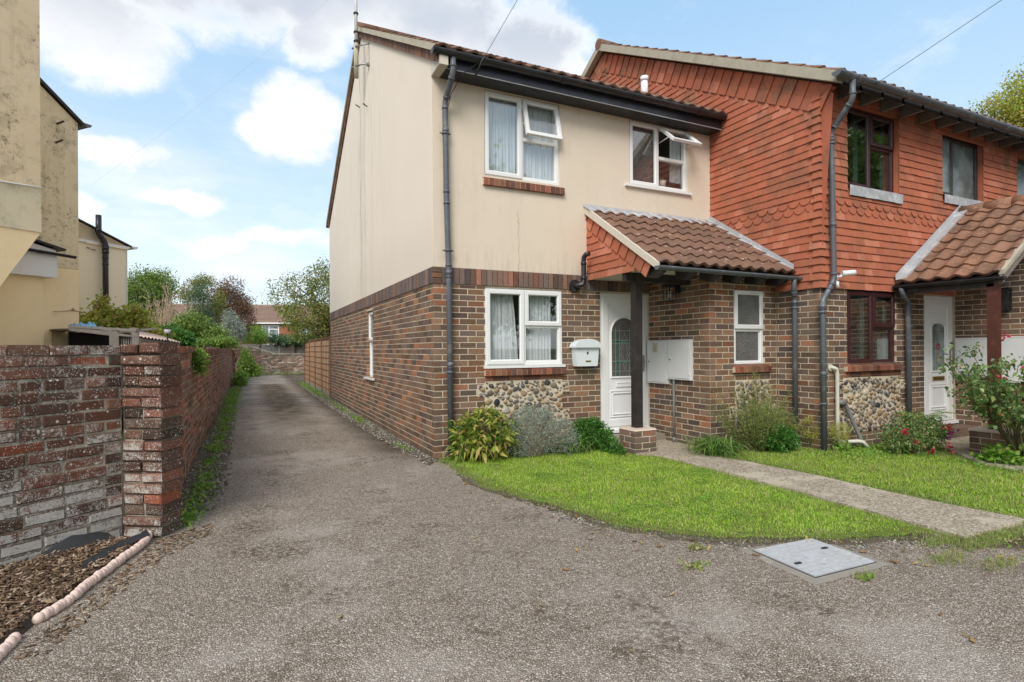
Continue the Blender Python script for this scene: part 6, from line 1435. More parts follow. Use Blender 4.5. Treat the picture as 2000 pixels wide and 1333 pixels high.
for x in (-3.3, -1.45, .4, 2.2): mb = MB(); mb.box((x, 28.34 - .2 * x, 0), (x + .1, 28.44 - .2 * x, 1.74)); mb.build('fence_post', M['greywood'], t)
# trellis-faced panel fence beside house
t = thing('panel_fence', (0, 13, 0), 'orange brown trellis faced fence panels continuing from the side of the cream house', 'fence')
mbm = simple('orange_stained_trellis', (.20, .085, .04), .8, .3, .001, vscale=12, var2=(.28, .14, .06)); mby = simple('fence_panel_board', (.66, .45, .26), .85, .3, .001, vscale=8, var2=(.66, .36, .25))
y0 = DEP + .03; k = 0
for k in range(4):
    a, b = y0 + k * 1.88 + .06, y0 + (k + 1) * 1.88 - .03; zt_ = 1.66 if k < 3 else 1.64
    mb = MB(); mb.box((.004, a, .14), (.03, b, zt_)); pn = mb.build('panel', mby, t)
    mb = MB(); n = 5
    for i in range(n + 1): yy = a + (b - a - .028) * i / n; mb.box((-.009, yy, .14), (.0025, yy + .028, zt_))
    for j in range(9): zz = .20 + j * (zt_ - .24) / 8; mb.box((-.003, a, zz), (.0035, b, zz + .026))
    mb.box((-.02, a, zt_), (.07, b, zt_ + .03)); mb.build('trellis', mbm, pn)
    mb = MB(); mb.box((.0, a, .0), (.04, b, .14)); mb.build('gravel_board', M['concrete'], t)
for k in range(5): mb = MB(); yy = y0 + k * 1.88 - (.03 if k else -.0); mb.box((-.022, yy, 0), (.06, yy + .085, 1.72)); mb.build('fence_post', mbm, t)
# far house
tf = thing('far_house', (2, 70, 0), 'distant red brick house with a brown tiled roof and white windows, beyond the trees', 'house')
fh = Fr((-12, 66, -.2), Vector((1, -.25, 0)).normalized(), Vector((-.25, -1, 0)).normalized())
mfb = simple('far_red_brick', (.36, .14, .08), .9, .2); mfr = simple('far_roof_tile', (.33, .22, .17), .9, .35, .01, vscale=2)
mb = MB(); fh.box(mb, 0, 26, 0, 4.75, -8, 0); mb.build('wall', mfb, tf)
mb = MB(); mb.prism([fh(-.3, 4.7, .35), fh(-.3, 7.1, -4.0), fh(-.3, 4.7, -8.3)], fh.u * 26.6)
for k in range(14): zz = 4.75 + k * .165; dd = .30 - k * .30; fh.box(mb, -.3, 26.3, zz, zz + .03, dd - .02, dd + .05)
mb.build('roof', mfr, tf)
mb = MB(); fh.box(mb, -.3, 26.3, 4.55, 4.72, .30, .40); mb.build('fascia', M['upvc'], tf)
for u in (11.7, 15.8, 20.0):
    for v in (3.05, .9):
        mb = MB(); mitred(mb, fh, u, u + 1.9, v, v + 1.35, .12, -.02, .05); fh.box(mb, u + .75, u + .87, v, v + 1.35, -.01, .045); fh.box(mb, u + .87, u + 1.8, v + .85, v + .95, -.01, .044); wn_ = mb.build('window', M['upvc'], tf); mb = MB(); fh.box(mb, u + .1, u + 1.8, v + .1, v + 1.25, -.01, .02); mb.build('pane', M['frost2'], wn_)
# ================================================================== PLANTS
def leaves(pos, ln, wd, rg, updir=None, droop=.4, tilt=.9):
    """folded leaf = 2 quads sharing the midrib: 6 verts"""
    n = len(pos); d = rg.normal(size=(n, 3)) * tilt
    if updir is not None: d = d + updir
    d /= np.linalg.norm(d, axis=1)[:, None] + 1e-9
    s_ = np.cross(d, rg.normal(size=(n, 3))); s_ /= np.linalg.norm(s_, axis=1)[:, None] + 1e-9
    nn = np.cross(d, s_); l = rg.uniform(*ln, n)[:, None]; w_ = rg.uniform(*wd, n)[:, None]
    g = np.array([0, 0, -1.0]) * droop * l
    V = np.stack([pos, pos + d * l * .5 + s_ * w_ + nn * w_ * .25 + g * .2, pos + d * l + g, pos + d * l * .5 - s_ * w_ + nn * w_ * .25 + g * .2, pos + d * l * .5 + g * .22], 1).reshape(-1, 3)
    F = np.array([[0, 4, 2, 1], [0, 3, 2, 4]]); return V, (F[None] + (np.arange(n) * 5)[:, None, None]).reshape(-1, 4)
def cloud(rg, blobs, n, hollow=.35):
    """points in a union of ellipsoids (cx,cy,cz,rx,ry,rz[,w]); returns pos and outward dir"""
    w_ = np.array([b[3] * b[4] * b[5] * (b[6] if len(b) > 6 else 1) for b in blobs]) ** .75; w_ /= w_.sum()
    k = rg.choice(len(blobs), n, p=w_); B = np.array([b[:6] for b in blobs])[k]
    d = rg.normal(size=(n, 3)); d /= np.linalg.norm(d, axis=1)[:, None]; r_ = (hollow + (1 - hollow) * rg.random(n)) ** .6
    r_ *= 1 + .12 * rg.normal(size=n); return B[:, :3] + d * B[:, 3:] * r_[:, None], d
def clumped(rg, blobs, nclump, per, spread, hollow=.5):
    c, d = cloud(rg, blobs, nclump, hollow); p = np.repeat(c, per, 0) + rg.normal(size=(nclump * per, 3)) * spread; return p, np.repeat(d, per, 0)
def join(parts):
    off = 0; Vs = []; Fs = []
    for V, F in parts: Vs.append(V); Fs.append(F + off); off += len(V)
    return np.vstack(Vs), np.vstack(Fs)
def blades(rg, pos, h, wd, lean=.35, seg=3, dirs=None, curl=1.0):
    n = len(pos); a = rg.uniform(0, 2 * np.pi, n) if dirs is None else dirs; L = rg.uniform(*h, n); le = rg.uniform(0.05, 1, n) * lean
    dx = np.stack([np.cos(a), np.sin(a), np.zeros(n)], 1); sx = np.stack([-np.sin(a), np.cos(a), np.zeros(n)], 1); w_ = rg.uniform(*wd, n); V = []
    for k in range(seg + 1):
        t = k / seg; z = L * t * (1 - .5 * le * t * curl); out = L * le * t * t * 1.2
        ww = w_ * (1 - t ** 1.6) * .5 + w_ * .04; c = pos + dx * out[:, None] + np.stack([np.zeros(n), np.zeros(n), z], 1)
        V += [c - sx * ww[:, None], c + sx * ww[:, None]]
    V = np.stack(V, 1).reshape(-1, 3); F = np.array([[2 * k, 2 * k + 1, 2 * k + 3, 2 * k + 2] for k in range(seg)]); m = 2 * (seg + 1)
    return V, (F[None] + (np.arange(n) * m)[:, None, None]).reshape(-1, 4)
def strap_blades(rg, base, n, h, wd, spread, reach):
    """arching strap leaves out of a clump"""
    a = rg.uniform(0, 2 * np.pi, n); L = rg.uniform(*h, n); rc = rg.uniform(.35, 1.0, n) * reach; pos = np.array(base) + np.column_stack([rg.normal(0, spread, n), rg.normal(0, spread, n), np.zeros(n)]); V = []; seg = 6
    dx = np.stack([np.cos(a), np.sin(a), np.zeros(n)], 1); sx = np.stack([-np.sin(a), np.cos(a), np.zeros(n)], 1); w_ = rg.uniform(*wd, n)
    for k in range(seg + 1):
        t = k / seg; z = L * (1.9 * t - 1.75 * t * t * (.55 + .45 * rc / reach)); out = rc * t ** 1.2; ww = w_ * (1 - t ** 3) * .5 + .0008
        c = pos + dx * out[:, None]; c[:, 2] += np.maximum(z, .008); V += [c - sx * ww[:, None], c + sx * ww[:, None]]
    V = np.stack(V, 1).reshape(-1, 3); F = np.array([[2 * k, 2 * k + 1, 2 * k + 3, 2 * k + 2] for k in range(seg)]); m = 2 * (seg + 1); return V, (F[None] + (np.arange(n) * m)[:, None, None]).reshape(-1, 4)
def branches(mb, rr, base, top, n, r0, spread, seg=6, wob=.06, sub=0):
    for k in range(n):
        a = rr.uniform(0, 6.283); e = Vector(top) + Vector((math.cos(a) * spread * rr.uniform(.3, 1), math.sin(a) * spread * rr.uniform(.3, 1), rr.uniform(-.15, .1) * (top[2] - base[2])))
        b = Vector(base) + Vector((rr.uniform(-1, 1), rr.uniform(-1, 1), 0)) * r0 * 2; L = (e - b).length; P = []
        for i in range(seg + 1):
            t = i / seg; q = b.lerp(e, t); q.z = b.z + (e.z - b.z) * (t ** .8); P.append(q + Vector((rr.uniform(-1, 1), rr.uniform(-1, 1), rr.uniform(-.5, .5))) * wob * L * math.sin(math.pi * t))
        mb.tube(P, r0 * rr.uniform(.6, 1), 6, False, r1=r0 * .15)
        for j in range(sub):
            i = rr.randrange(2, seg); q = P[i]; d = (P[i] - P[i - 1]).normalized() + Vector((rr.uniform(-1, 1), rr.uniform(-1, 1), rr.uniform(-.3, .7))) * .8; mb.tube([q, q + d * L * .12, q + d * L * .22 + Vector((rr.uniform(-1, 1), rr.uniform(-1, 1), .3)) * L * .05], r0 * .3, 5, False, r1=r0 * .06)
def plant(name, loc, label, cat, group=None): return thing(name, loc, label, cat, group)
rg = np.random.default_rng(12); rr = random.Random(12)
# lawns
def edge_fade(pp, poly):   # distance to polygon boundary
    P = np.array([tuple(p)[:2] for p in poly]); d = np.full(len(pp), 9.0)
    for i in range(len(P)):
        a, b = P[i], P[(i + 1) % len(P)]; ab = b - a; t = np.clip(((pp - a) @ ab) / (ab @ ab + 1e-9), 0, 1); d = np.minimum(d, np.linalg.norm(pp - a - t[:, None] * ab, axis=1))
    return d
def lawn(poly, n, h, m, label, drymat, dryfrac=.0, nmax=None):
    pp = poly_pts(poly, n, rg); d = edge_fade(pp, poly); f = np.sin(pp[:, 0] * 5.1 + 1.3 * np.sin(pp[:, 1] * 3)) * np.sin(pp[:, 1] * 4.3 + 1 + np.sin(pp[:, 0] * 2.2)) + .7 * np.sin(pp[:, 0] * 13 + pp[:, 1] * 9) * np.sin(pp[:, 1] * 11 - pp[:, 0] * 6)
    hs = np.clip(.70 + .26 * f, .3, 1.3) * np.clip(d / .10, .45, 1)
    dry = rg.random(n) < np.clip(np.clip(1 - d / .22, 0, 1) * .75 + .03 + dryfrac + .20 * f, .03, .9); out = []
    for sel in (~dry, dry):
        q = pp[sel]; V, F = blades(rg, np.column_stack([q, np.full(len(q), .014)]), h, (.0028, .0055), .75, 3); z = V[:, 2].reshape(len(q), -1); V[:, 2] = (.014 + (z - .014) * hs[sel][:, None]).ravel(); out.append((V, F))
    # ragged straggling fringe spilling over the edge
    P = np.array([tuple(p)[:2] for p in poly[:14]]); sg_ = rg.integers(0, len(P) - 1, 2600); tt = rg.random(2600)[:, None]; e = P[sg_] * (1 - tt) + P[sg_ + 1] * tt + rg.normal(0, .045, (2600, 2))
    V, F = blades(rg, np.column_stack([e, np.full(2600, .002)]), (.012, .040), (.002, .0045), 1.0, 3); out[1] = join([out[1], (V, F)])
    o = npmesh('grass', *out[0], m); tag(o, label, 'grass', kind='stuff')
    o2 = npmesh('dry_grass', *out[1], drymat); tag(o2, 'straw coloured dry blades along the edge of ' + label.split(' on ')[-1], 'grass', kind='stuff')
lawn([tuple(p)[:2] for p in LAWN1], 95000, (.018, .050), M['grass'], 'bright green mown grass on the lawn in front of the cream house', M['grass2'])
lawn([tuple(p)[:2] for p in LAWN2], 90000, (.020, .052), M['grass'], 'mown grass on the lawn right of the path', M['grass2'], .30)
def clover(cs, label):
    P = []
    for x, y, r_, n in cs: q = np.column_stack([rg.normal(x, r_, n), rg.normal(y, r_ * .7, n), rg.uniform(.030, .050, n)]); P.append(leaves(q, (.010, .018), (.004, .007), rg, np.array([0, 0, .25]), .1))
    V, F = join(P); tag(npmesh('clover', V, F, M['weed']), label, 'clover', kind='stuff')
clover([(rg.uniform(.5, 2.3), rg.uniform(-3.6, -1.1), rg.uniform(.06, .16), 170) for k in range(26) if True], 'clover patches scattered in the lawn before the cream house')
# weedy verges
def weeds(spots, m, name, label):
    P = []
    for (x, y, rx, ry, h, n) in spots:
        q = np.column_stack([rg.normal(x, rx, n), rg.normal(y, ry, n), np.abs(rg.normal(0, h * .5, n)) + .01]); q[:, 0] = np.clip(q[:, 0], -2.63, 12); P.append(leaves(q, (.018, .05), (.005, .014), rg, np.array([0, 0, .8]), .2))
        P[-1] = (P[-1][0], P[-1][1])
    V, F = join(P); return tag(npmesh(name, V, F, m), label, 'weeds', kind='stuff')
weeds([(-2.5, -1.45, .06, .12, .05, 260), (-2.47, -.9, .07, .2, .03, 200), (-2.45, -.4, .05, .10, .05, 160), (-2.44, .1, .05, .12, .05, 160), (-2.46, .9, .05, .15, .04, 160), (-2.45, 1.9, .06, .20, .06, 280), (-2.44, 2.8, .05, .15, .06, 180), (-2.44, 3.9, .06, .25, .07, 330), (-2.44, 5.2, .07, .3, .07, 380), (-2.43, 6.9, .08, .5, .08, 600), (-2.45, 9.0, .09, .6, .10, 700), (-2.45, 10.5, .1, 1.2, .12, 1300), (-2.45, 13.5, .1, 1.3, .10, 900), (-2.45, 20, .1, 1.5, .12, 900), (-1.6, 26.2, .6, .15, .2, 900), (.3, 25.7, .9, .15, .15, 900)], M['weed'], 'verge_weeds', 'low green weeds along the foot of the lane wall')
weeds([(-.16, .9, .05, .2, .01, 90), (-.18, 4.2, .05, .4, .03, 260), (-.16, 6.5, .05, .8, .02, 260), (-.15, 11, .08, 1.5, .05, 900), (-.15, 14.5, .08, 1.5, .06, 1000)], M['weed'], 'verge_weeds', 'sparse green weeds along the side wall of the cream house and trellis')
P = []
for x, y, rx, ry, n in ((2.62, -4.50, .22, .035, 3200), (3.15, -4.68, .22, .05, 3600), (2.3, -4.36, .14, .035, 1300), (1.9, -4.56, .10, .04, 420), (2.1, -4.74, .10, .04, 320), (3.6, -4.95, .2, .08, 2000), (1.18, -4.50, .05, .02, 120)):
    P.append(blades(rg, np.column_stack([rg.normal(x, rx, n), rg.normal(y, ry, n), np.full(n, .008)]), (.012, .038), (.0025, .005), 1.0, 3))
V, F = join(P); tag(npmesh('grass_strip', V, F, M['grass2']), 'sparse grass strip at the foot of the path beyond the manhole cover', 'grass', kind='stuff')
weeds([(2.7, -4.53, .18, .05, .004, 120), (3.3, -4.75, .2, .07, .008, 160), (.42, -3.95, .05, .03, .004, 60), (1.15, -4.50, .03, .03, .004, 25), (.62, -3.72, .04, .02, .003, 50)], M['grass2'], 'moss_tufts', 'yellow green moss and grass tufts between path, manhole and tarmac')
weeds([(3.35, -3.6, .12, .5, .01, 400), (5.2, -3.2, .15, .6, .02, 900), (5.0, -2.2, .5, .2, .03, 1600), (5.9, -2.1, .25, .12, .03, 700), (6.1, -3.5, .2, .3, .04, 900)], M['weed'], 'border_weeds', 'low green ground cover at the edge of the second lawn')
# shrubs against the cream house
def shrub(name, blobs, nclump, per, spread, ln, wd, m, label, stems=10, stemm='stem', base=None, r0=.008, droop=.3, tilt=.8, hollow=.5, up=.5, group=None, seed=0, cat='shrub', stemh=None):
    g_ = np.random.default_rng(seed + 50); b0 = base or (blobs[0][0], blobs[0][1], 0); t = plant(name, b0, label, cat, group)
    p, d = clumped(g_, blobs, nclump, per, spread, hollow); ok = p[:, 2] > .01; p, d = p[ok], d[ok]
    V, F = leaves(p, ln, wd, g_, d * .7 + np.array([0, 0, up]), droop, tilt); npmesh('foliage', V, F, m, t)
    mb = MB(); r_ = random.Random(seed); c, _ = cloud(g_, blobs, stems, .6)
    for q in c:
        a = Vector(b0) + Vector((r_.uniform(-.04, .04), r_.uniform(-.04, .04), 0)); e = Vector(q); e.z = max(e.z, .05); m1 = a.lerp(e, .5) + Vector((r_.uniform(-.04, .04), r_.uniform(-.04, .04), .06)); mb.tube([a, a.lerp(m1, .5), m1, m1.lerp(e, .5), e], r0, 5, False, r1=r0 * .3)
    if stems: mb.build('stem', M[stemm], t)
    return t
shrub('laurel_shrub', [(.50, -.40, .32, .36, .26, .25), (.78, -.38, .26, .22, .22, .20), (.28, -.33, .24, .16, .18, .18), (.52, -.34, .50, .22, .16, .12)], 190, 8, .035, (.08, .15), (.012, .022), M['aucuba'], 'yellow green long leaved shrub at the left end of the cream house front', 26, seed=1, droop=.5, tilt=.55)
shrub('lavender_bush', [(1.12, -.48, .32, .36, .28, .30), (1.42, -.52, .24, .28, .24, .24), (.95, -.5, .2, .22, .2, .20), (1.15, -.42, .50, .26, .2, .12)], 1100, 16, .018, (.014, .030), (.003, .006), M['silver'], 'silver grey bushy shrub under the flint panel', 60, stemm='twig', r0=.004, seed=2, up=.9, tilt=.6)
t = plant('agapanthus', (1.72, -.50, 0), 'arching strap leaved clump between the silver bush and dark green mound', 'plant'); V, F = strap_blades(rg, (1.72, -.45, .01), 190, (.16, .30), (.008, .016), .09, .34); npmesh('foliage', V, F, M['strap'], t)
shrub('evergreen_mound', [(2.0, -.40, .20, .26, .24, .18), (2.02, -.36, .30, .18, .16, .10)], 480, 9, .02, (.035, .07), (.005, .009), M['deep'], 'dense dark green mound left of the front door', 10, seed=3, tilt=.6)
shrub('evergreen_mound', [(2.12, -.66, .10, .10, .12, .10), (2.10, -.86, .07, .08, .09, .07)], 170, 9, .015, (.03, .06), (.004, .008), M['deep'], 'small dark green tuft hugging the brick pier', 4, seed=4, tilt=.6)
t = plant('agapanthus', (3.13, -1.5, 0), 'arching strap leaved clump right of the path at the porch corner', 'plant'); V, F = strap_blades(rg, (3.18, -1.42, .01), 300, (.18, .34), (.010, .018), .10, .46); npmesh('foliage', V, F, M['strap'], t)
# rosemary: upright wands
def wands(name, base, n, h, lean, m, label, seed, rad=.12, per=44, ln=(.015, .03), wd=(.0015, .003), flo=0):
    t = plant(name, base, label, 'shrub'); g_ = np.random.default_rng(seed); r_ = random.Random(seed); mb = MB(); P = []; D = []
    for k in range(n):
        a = r_.uniform(0, 6.283); q = r_.uniform(.0, 1) ** .6; b = Vector(base) + Vector((math.cos(a), math.sin(a), 0)) * rad * q; H = r_.uniform(*h) * (1 - .35 * q); e = b + Vector((math.cos(a) * lean * q * H + r_.uniform(-.05, .05), math.sin(a) * lean * q * H * .6 + r_.uniform(-.04, .04), H)); c = b.lerp(e, .5) + Vector((r_.uniform(-.02, .02), r_.uniform(-.02, .02), .02)); mb.tube([b, c, e], .004, 5, False, r1=.001)
        t_ = g_.random(per) ** .8 * .9 + .1; A, Cc, E = np.array(b), np.array(c), np.array(e); pts = (1 - t_)[:, None] ** 2 * A + 2 * ((1 - t_) * t_)[:, None] * Cc + (t_ ** 2)[:, None] * E; P.append(pts + g_.normal(0, .004, (per, 3)))
    P = np.vstack(P); V, F = leaves(P, ln, wd, g_, np.array([0, 0, 1.1]), .1, .9); npmesh('foliage', V, F, m, t); mb.build('stem', M['stem'], t); return t
wands('rosemary_bush', (3.86, -1.42, 0), 160, (.45, 1.18), .8, M['rosemary'], 'tall straggly feathery shrub in front of the porch store window', 5, .24, 80, (.02, .045), (.0016, .0035))
shrub('rosemary_bush', [(3.95, -1.48, .35, .30, .2, .28), (4.25, -1.5, .30, .2, .2, .24)], 520, 12, .022, (.02, .045), (.0018, .004), M['rosemary'], 'soft green lower growth of feathery shrub beside the tall one', 30, seed=15, up=1.0, tilt=.5, r0=.004)
shrub('evergreen_mound', [(4.0, -1.66, .17, .24, .16, .15)], 420, 9, .02, (.035, .07), (.005, .009), M['deep'], 'dark green mound under the feathery shrub, left of the downpipe', 8, seed=6, tilt=.6)
shrub('rosemary_bush', [(4.58, -1.72, .28, .16, .12, .16), (4.72, -1.98, .26, .12, .10, .12)], 380, 12, .018, (.015, .035), (.0018, .0035), M['climb'], 'small yellowish bush between the two downpipes', 16, seed=7, up=.7, r0=.004)
t = plant('dock_weed', (4.72, -2.0, 0), 'low leafy weed at the foot of the long downpipe', 'weed'); g_ = np.random.default_rng(8); q = np.column_stack([g_.normal(4.70, .07, 60), g_.normal(-2.03, .05, 60), g_.uniform(.02, .10, 60)]); V, F = leaves(q, (.06, .11), (.012, .022), g_, np.array([0, 0, .9]), .3, .6); npmesh('foliage', V, F, M['weed'], t)
# fern, fuchsia, rose
t = plant('fern', (6.35, -2.15, 0), 'green fern fronds beside the second front door downpipe', 'fern'); g_ = np.random.default_rng(9); mb = MB(); P = []
for k in range(26):
    a = g_.uniform(0, 6.283); L = g_.uniform(.25, .5); 
    for i in range(16):
        s_ = (i + 1) / 16; c = np.array([6.3 + math.cos(a) * L * s_, -2.12 + math.sin(a) * L * s_ * .7, .30 + .42 * L * 2 * s_ * (1 - .7 * s_)])
        for sd in (-1, 1): w_ = .07 * (1 - s_) + .012; tp = c + np.array([-math.sin(a) * sd * w_, math.cos(a) * sd * w_, -.01]); al = np.array([math.cos(a), math.sin(a), 0]) * .008; P.append([c - al, c + al, tp + al * .5, tp - al * .3])
V = np.array(P).reshape(-1, 3); npmesh('foliage', V, np.arange(len(V)).reshape(-1, 4), M['bright'], t)
t2 = shrub('fuchsia_bush', [(5.42, -2.50, .26, .36, .26, .22), (5.75, -2.42, .24, .26, .24, .20), (5.15, -2.45, .20, .18, .2, .16)], 620, 8, .028, (.02, .045), (.007, .013), M['roseleaf'], 'low reddish green bush with red and purple flowers on the second lawn', 40, stemm='twig', seed=10, r0=.005)
def petals(parent, pts, size, m, name='flower', seed=1):
    g_ = np.random.default_rng(seed)
    for p_ in pts: q = np.tile(np.array(p_), (9, 1)) + g_.normal(0, size * .35, (9, 3)); V, F = leaves(q, (size * .7, size), (size * .3, size * .5), g_, None, .1); npmesh(name, V, F, m, parent)
petals(t2, [(5.72, -2.72, .30), (5.95, -2.60, .33), (5.15, -2.62, .18), (5.55, -2.8, .12), (5.3, -2.72, .1), (5.0, -2.6, .33), (5.60, -2.75, .36)], .05, M['red'], seed=2); petals(t2, [(5.85, -2.68, .27), (5.66, -2.74, .26)], .05, M['purpet'], seed=3)
t3 = plant('rose_bush', (5.72, -3.42, 0), 'tall leggy rose bush with red blooms before the red brown porch post', 'rose bush'); g_ = np.random.default_rng(14); r_ = random.Random(14); mb = MB(); tips = []
for k in range(32):
    a = r_.uniform(0, 6.283); sp = r_.uniform(.2, .75); b = Vector((5.72, -3.42, .02)) + Vector((r_.uniform(-.05, .05), r_.uniform(-.05, .05), 0)); e = b + Vector((math.cos(a) * sp, math.sin(a) * sp, r_.uniform(.75, 1.32))); c1 = b.lerp(e, .35) + Vector((math.cos(a) * sp * -.12, math.sin(a) * sp * -.12, .05)); c2 = b.lerp(e, .7) + Vector((r_.uniform(-.05, .05), r_.uniform(-.05, .05), 0)); mb.tube([b, c1, c2, e], .008, 6, False, r1=.003)
    for j in range(7):
        s_ = r_.uniform(.48, 1.0); q = c1.lerp(c2, (s_ - .35) / .35) if s_ < .7 else c2.lerp(e, (s_ - .7) / .3); tw = q + Vector((r_.uniform(-.14, .14), r_.uniform(-.14, .14), r_.uniform(-.02, .12))); mb.tube([q, tw], .003, 5, False, r1=.0015); tips.append(tuple(tw)); tips.append(tuple(q.lerp(tw, .5)))
for k in range(5):
    b = Vector((5.72, -3.42, .02)); e = Vector((5.15 + k * .04, -3.25 + .12 * k, .95 + .08 * k)); mb.tube([b, b.lerp(e, .5) + Vector((0, 0, .06)), e], .007, 6, False, r1=.003)
    for j in range(6): q = b.lerp(e, r_.uniform(.6, 1.05)); tips.append((q.x + r_.uniform(-.12, .12), q.y + r_.uniform(-.12, .12), q.z + r_.uniform(-.08, .14)))
mb.build('stem', M['stem'], t3); T_ = np.repeat(np.array(tips), 9, 0); T_ = T_ + g_.normal(0, .034, T_.shape); V, F = leaves(T_, (.035, .065), (.013, .024), g_, np.array([0, 0, .15]), .35, .8); npmesh('foliage', V, F, M['roseleaf'], t3)
petals(t3, [(5.45, -3.55, 1.10), (5.30, -3.40, .98), (6.1, -3.65, 1.05), (5.52, -3.35, 1.45), (5.6, -3.7, 1.02)], .045, M['red'], seed=4)
shrub('geranium', [(5.72, -3.50, .10, .22, .20, .12), (5.95, -3.62, .10, .18, .16, .10), (5.6, -3.25, .08, .18, .16, .08)], 260, 6, .03, (.04, .07), (.022, .036), M['weed'], 'low scalloped green leaves around the foot of the rose', 10, seed=16, tilt=.6)
# plants on and by the lane wall
shrub('wall_weed', [(WX + .07, 1.05, 1.24, .07, .10, .10), (WX + .08, 1.05, 1.15, .05, .07, .07)], 90, 8, .015, (.035, .07), (.008, .014), M['bright'], 'bright green leafy weed growing out of the lane wall near its top', 6, seed=17, base=(WX, 1.1, 1.2), up=.7, tilt=.6, cat='weed', group='weeds on the lane wall')
t = plant('dock_weed', (-2.575, -1.55, 0), 'fresh green rosette of broad leaves at the foot of the wall corner', 'weed'); g_ = np.random.default_rng(18); q = np.column_stack([g_.normal(-2.575, .014, 34), g_.normal(-1.55, .014, 34), g_.uniform(.01, .10, 34)]); V, F = leaves(q, (.09, .16), (.013, .020), g_, np.array([0, 0, .8]), .25, .55); npmesh('foliage', V, F, M['bright'], t)
shrub('nettle_clump', [(-2.3, 16.6, .26, .18, .5, .24), (-2.35, 17.4, .22, .15, .5, .22)], 200, 8, .06, (.06, .12), (.02, .035), M['weed'], 'dark green weed clump where the lane wall meets the bend', 8, seed=19, cat='weed', group='weeds on the lane wall')
shrub('sapling', [(-2.15, 24.0, .55, .32, .3, .55), (-2.2, 24.0, 1.15, .16, .16, .30), (-1.9, 24.1, .3, .42, .3, .28)], 380, 8, .08, (.07, .13), (.025, .045), M['bright'], 'bright green sapling growing beside the end wall', 14, seed=20, cat='sapling')
# ---- trees and shrubs beyond
def tree(name, base, trunk_h, blobs, n, per, spread, ln, wd, m, label, r0=.12, cat='tree', group='trees beyond the walls', seed=0, hollow=.45, limbs=12, lean=(0, 0), barkm='bark', droop=.3, sub=2):
    g_ = np.random.default_rng(seed + 100); r_ = random.Random(seed + 100); t = plant(name, base, label, cat, group); mb = MB(); b = Vector(base); tp = b + Vector((lean[0], lean[1], trunk_h)); mb.tube([b, b.lerp(tp, .5) + Vector((r0 * .4, 0, 0)), tp], r0, 8, False, r1=r0 * .7)
    c, _ = cloud(g_, blobs, limbs, .55)
    for q in c:
        e = Vector(q); s_ = b.lerp(tp, r_.uniform(.6, 1)); mid = s_.lerp(e, .5) + Vector((r_.uniform(-.1, .1), r_.uniform(-.1, .1), .08)) * (e - s_).length; P = [s_, s_.lerp(mid, .5), mid, mid.lerp(e, .5), e]; mb.tube(P, r0 * .38, 6, False, r1=r0 * .06)
        for j in range(sub): k = r_.randrange(1, 4); d = Vector((r_.uniform(-1, 1), r_.uniform(-1, 1), r_.uniform(-.2, .9))) * (e - s_).length * .28; mb.tube([P[k], P[k] + d * .6, P[k] + d], r0 * .14, 5, False, r1=r0 * .03)
    mb.build('trunk', M[barkm], t)
    p, d = clumped(g_, blobs, n, per, spread, hollow); p = p[p[:, 2] > base[2] + .02]; V, F = leaves(p, ln, wd, g_, np.array([0, 0, .1]), droop, 1.0); npmesh('crown', V, F, m, t); return t
def W_(px, py, D): return tuple(pt(px, py, D))
def blob(px, py, D, rpx, rpy, rd=None, w_=1): p = pt(px, py, D); k = D / 1076; return (p.x, p.y, p.z, rpx * k, (rd if rd else rpx * k), rpy * k, w_)
def base_(px, D): p = pt(px, 684, D); return (p.x, p.y, 0)
# big fruit tree in the cream house's back garden
D_ = 22; tree('fruit_tree', base_(665, D_), 1.9, [blob(600, 615, D_, 52, 38), blob(640, 580, D_, 40, 60), blob(560, 590, D_, 32, 26, w_=.7), blob(585, 560, D_, 34, 24, w_=.6), blob(620, 545, D_, 26, 34, w_=.5), blob(640, 520, D_, 12, 22, w_=.35), blob(545, 560, D_, 22, 16, w_=.35), blob(610, 645, D_, 48, 26), blob(530, 572, D_, 14, 14, w_=.2), blob(690, 590, D_, 50, 60)], 1900, 9, .10, (.05, .10), (.018, .032), M['olive'], 'large loose fruit tree leaning over the trellis fence', .14, seed=1, limbs=26, lean=(-.3, 0), cat='tree')
D_ = 34; tree('round_tree', base_(290, D_), 2.2, [blob(285, 575, D_, 46, 48), blob(315, 560, D_, 28, 32), blob(262, 600, D_, 30, 50), blob(300, 620, D_, 40, 30)], 1900, 9, .18, (.09, .16), (.03, .05), M['mid'], 'round topped green tree behind the pale building', .2, seed=2, limbs=16)
D_ = 21; t = plant('bare_shrub', base_(318, D_), 'leafless pale branched shrub fanning out above the wall', 'shrub', None); mb = MB(); r_ = random.Random(4)
for k in range(46):
    b = Vector(base_(318, D_)) + Vector((r_.uniform(-.12, .12), 0, .1)); px = 326 + r_.uniform(-52, 52); q = Vector(W_(px, 572 + abs(px - 326) * .5 + r_.uniform(-10, 30), D_ + r_.uniform(-1, 1))); P = []
    for i in range(8): s_ = i / 7; v = b.lerp(q, s_); v.z = b.z + (q.z - b.z) * s_ ** .8; v += Vector((r_.uniform(-1, 1), 0, r_.uniform(-.3, .3))) * .06; P.append(v)
    mb.tube(P, .020, 5, False, r1=.005)
    for j in range(11): i = r_.randrange(3, 8); mb.tube([P[i], P[i] + Vector((r_.uniform(-.18, .18), r_.uniform(-.1, .1), r_.uniform(.08, .3)))], .010, 4, False, r1=.004)
mb.build('branch', M['twig'], t)
D_ = 26; tree('conifer', base_(395, D_), 1.0, [blob(392, 640, D_, 30, 40), blob(390, 600, D_, 24, 34), blob(392, 572, D_, 12, 22), blob(408, 655, D_, 24, 30)], 1500, 9, .10, (.04, .08), (.012, .022), M['conif'], 'dark blue green dense evergreen in the middle of the back gardens', .12, seed=5)
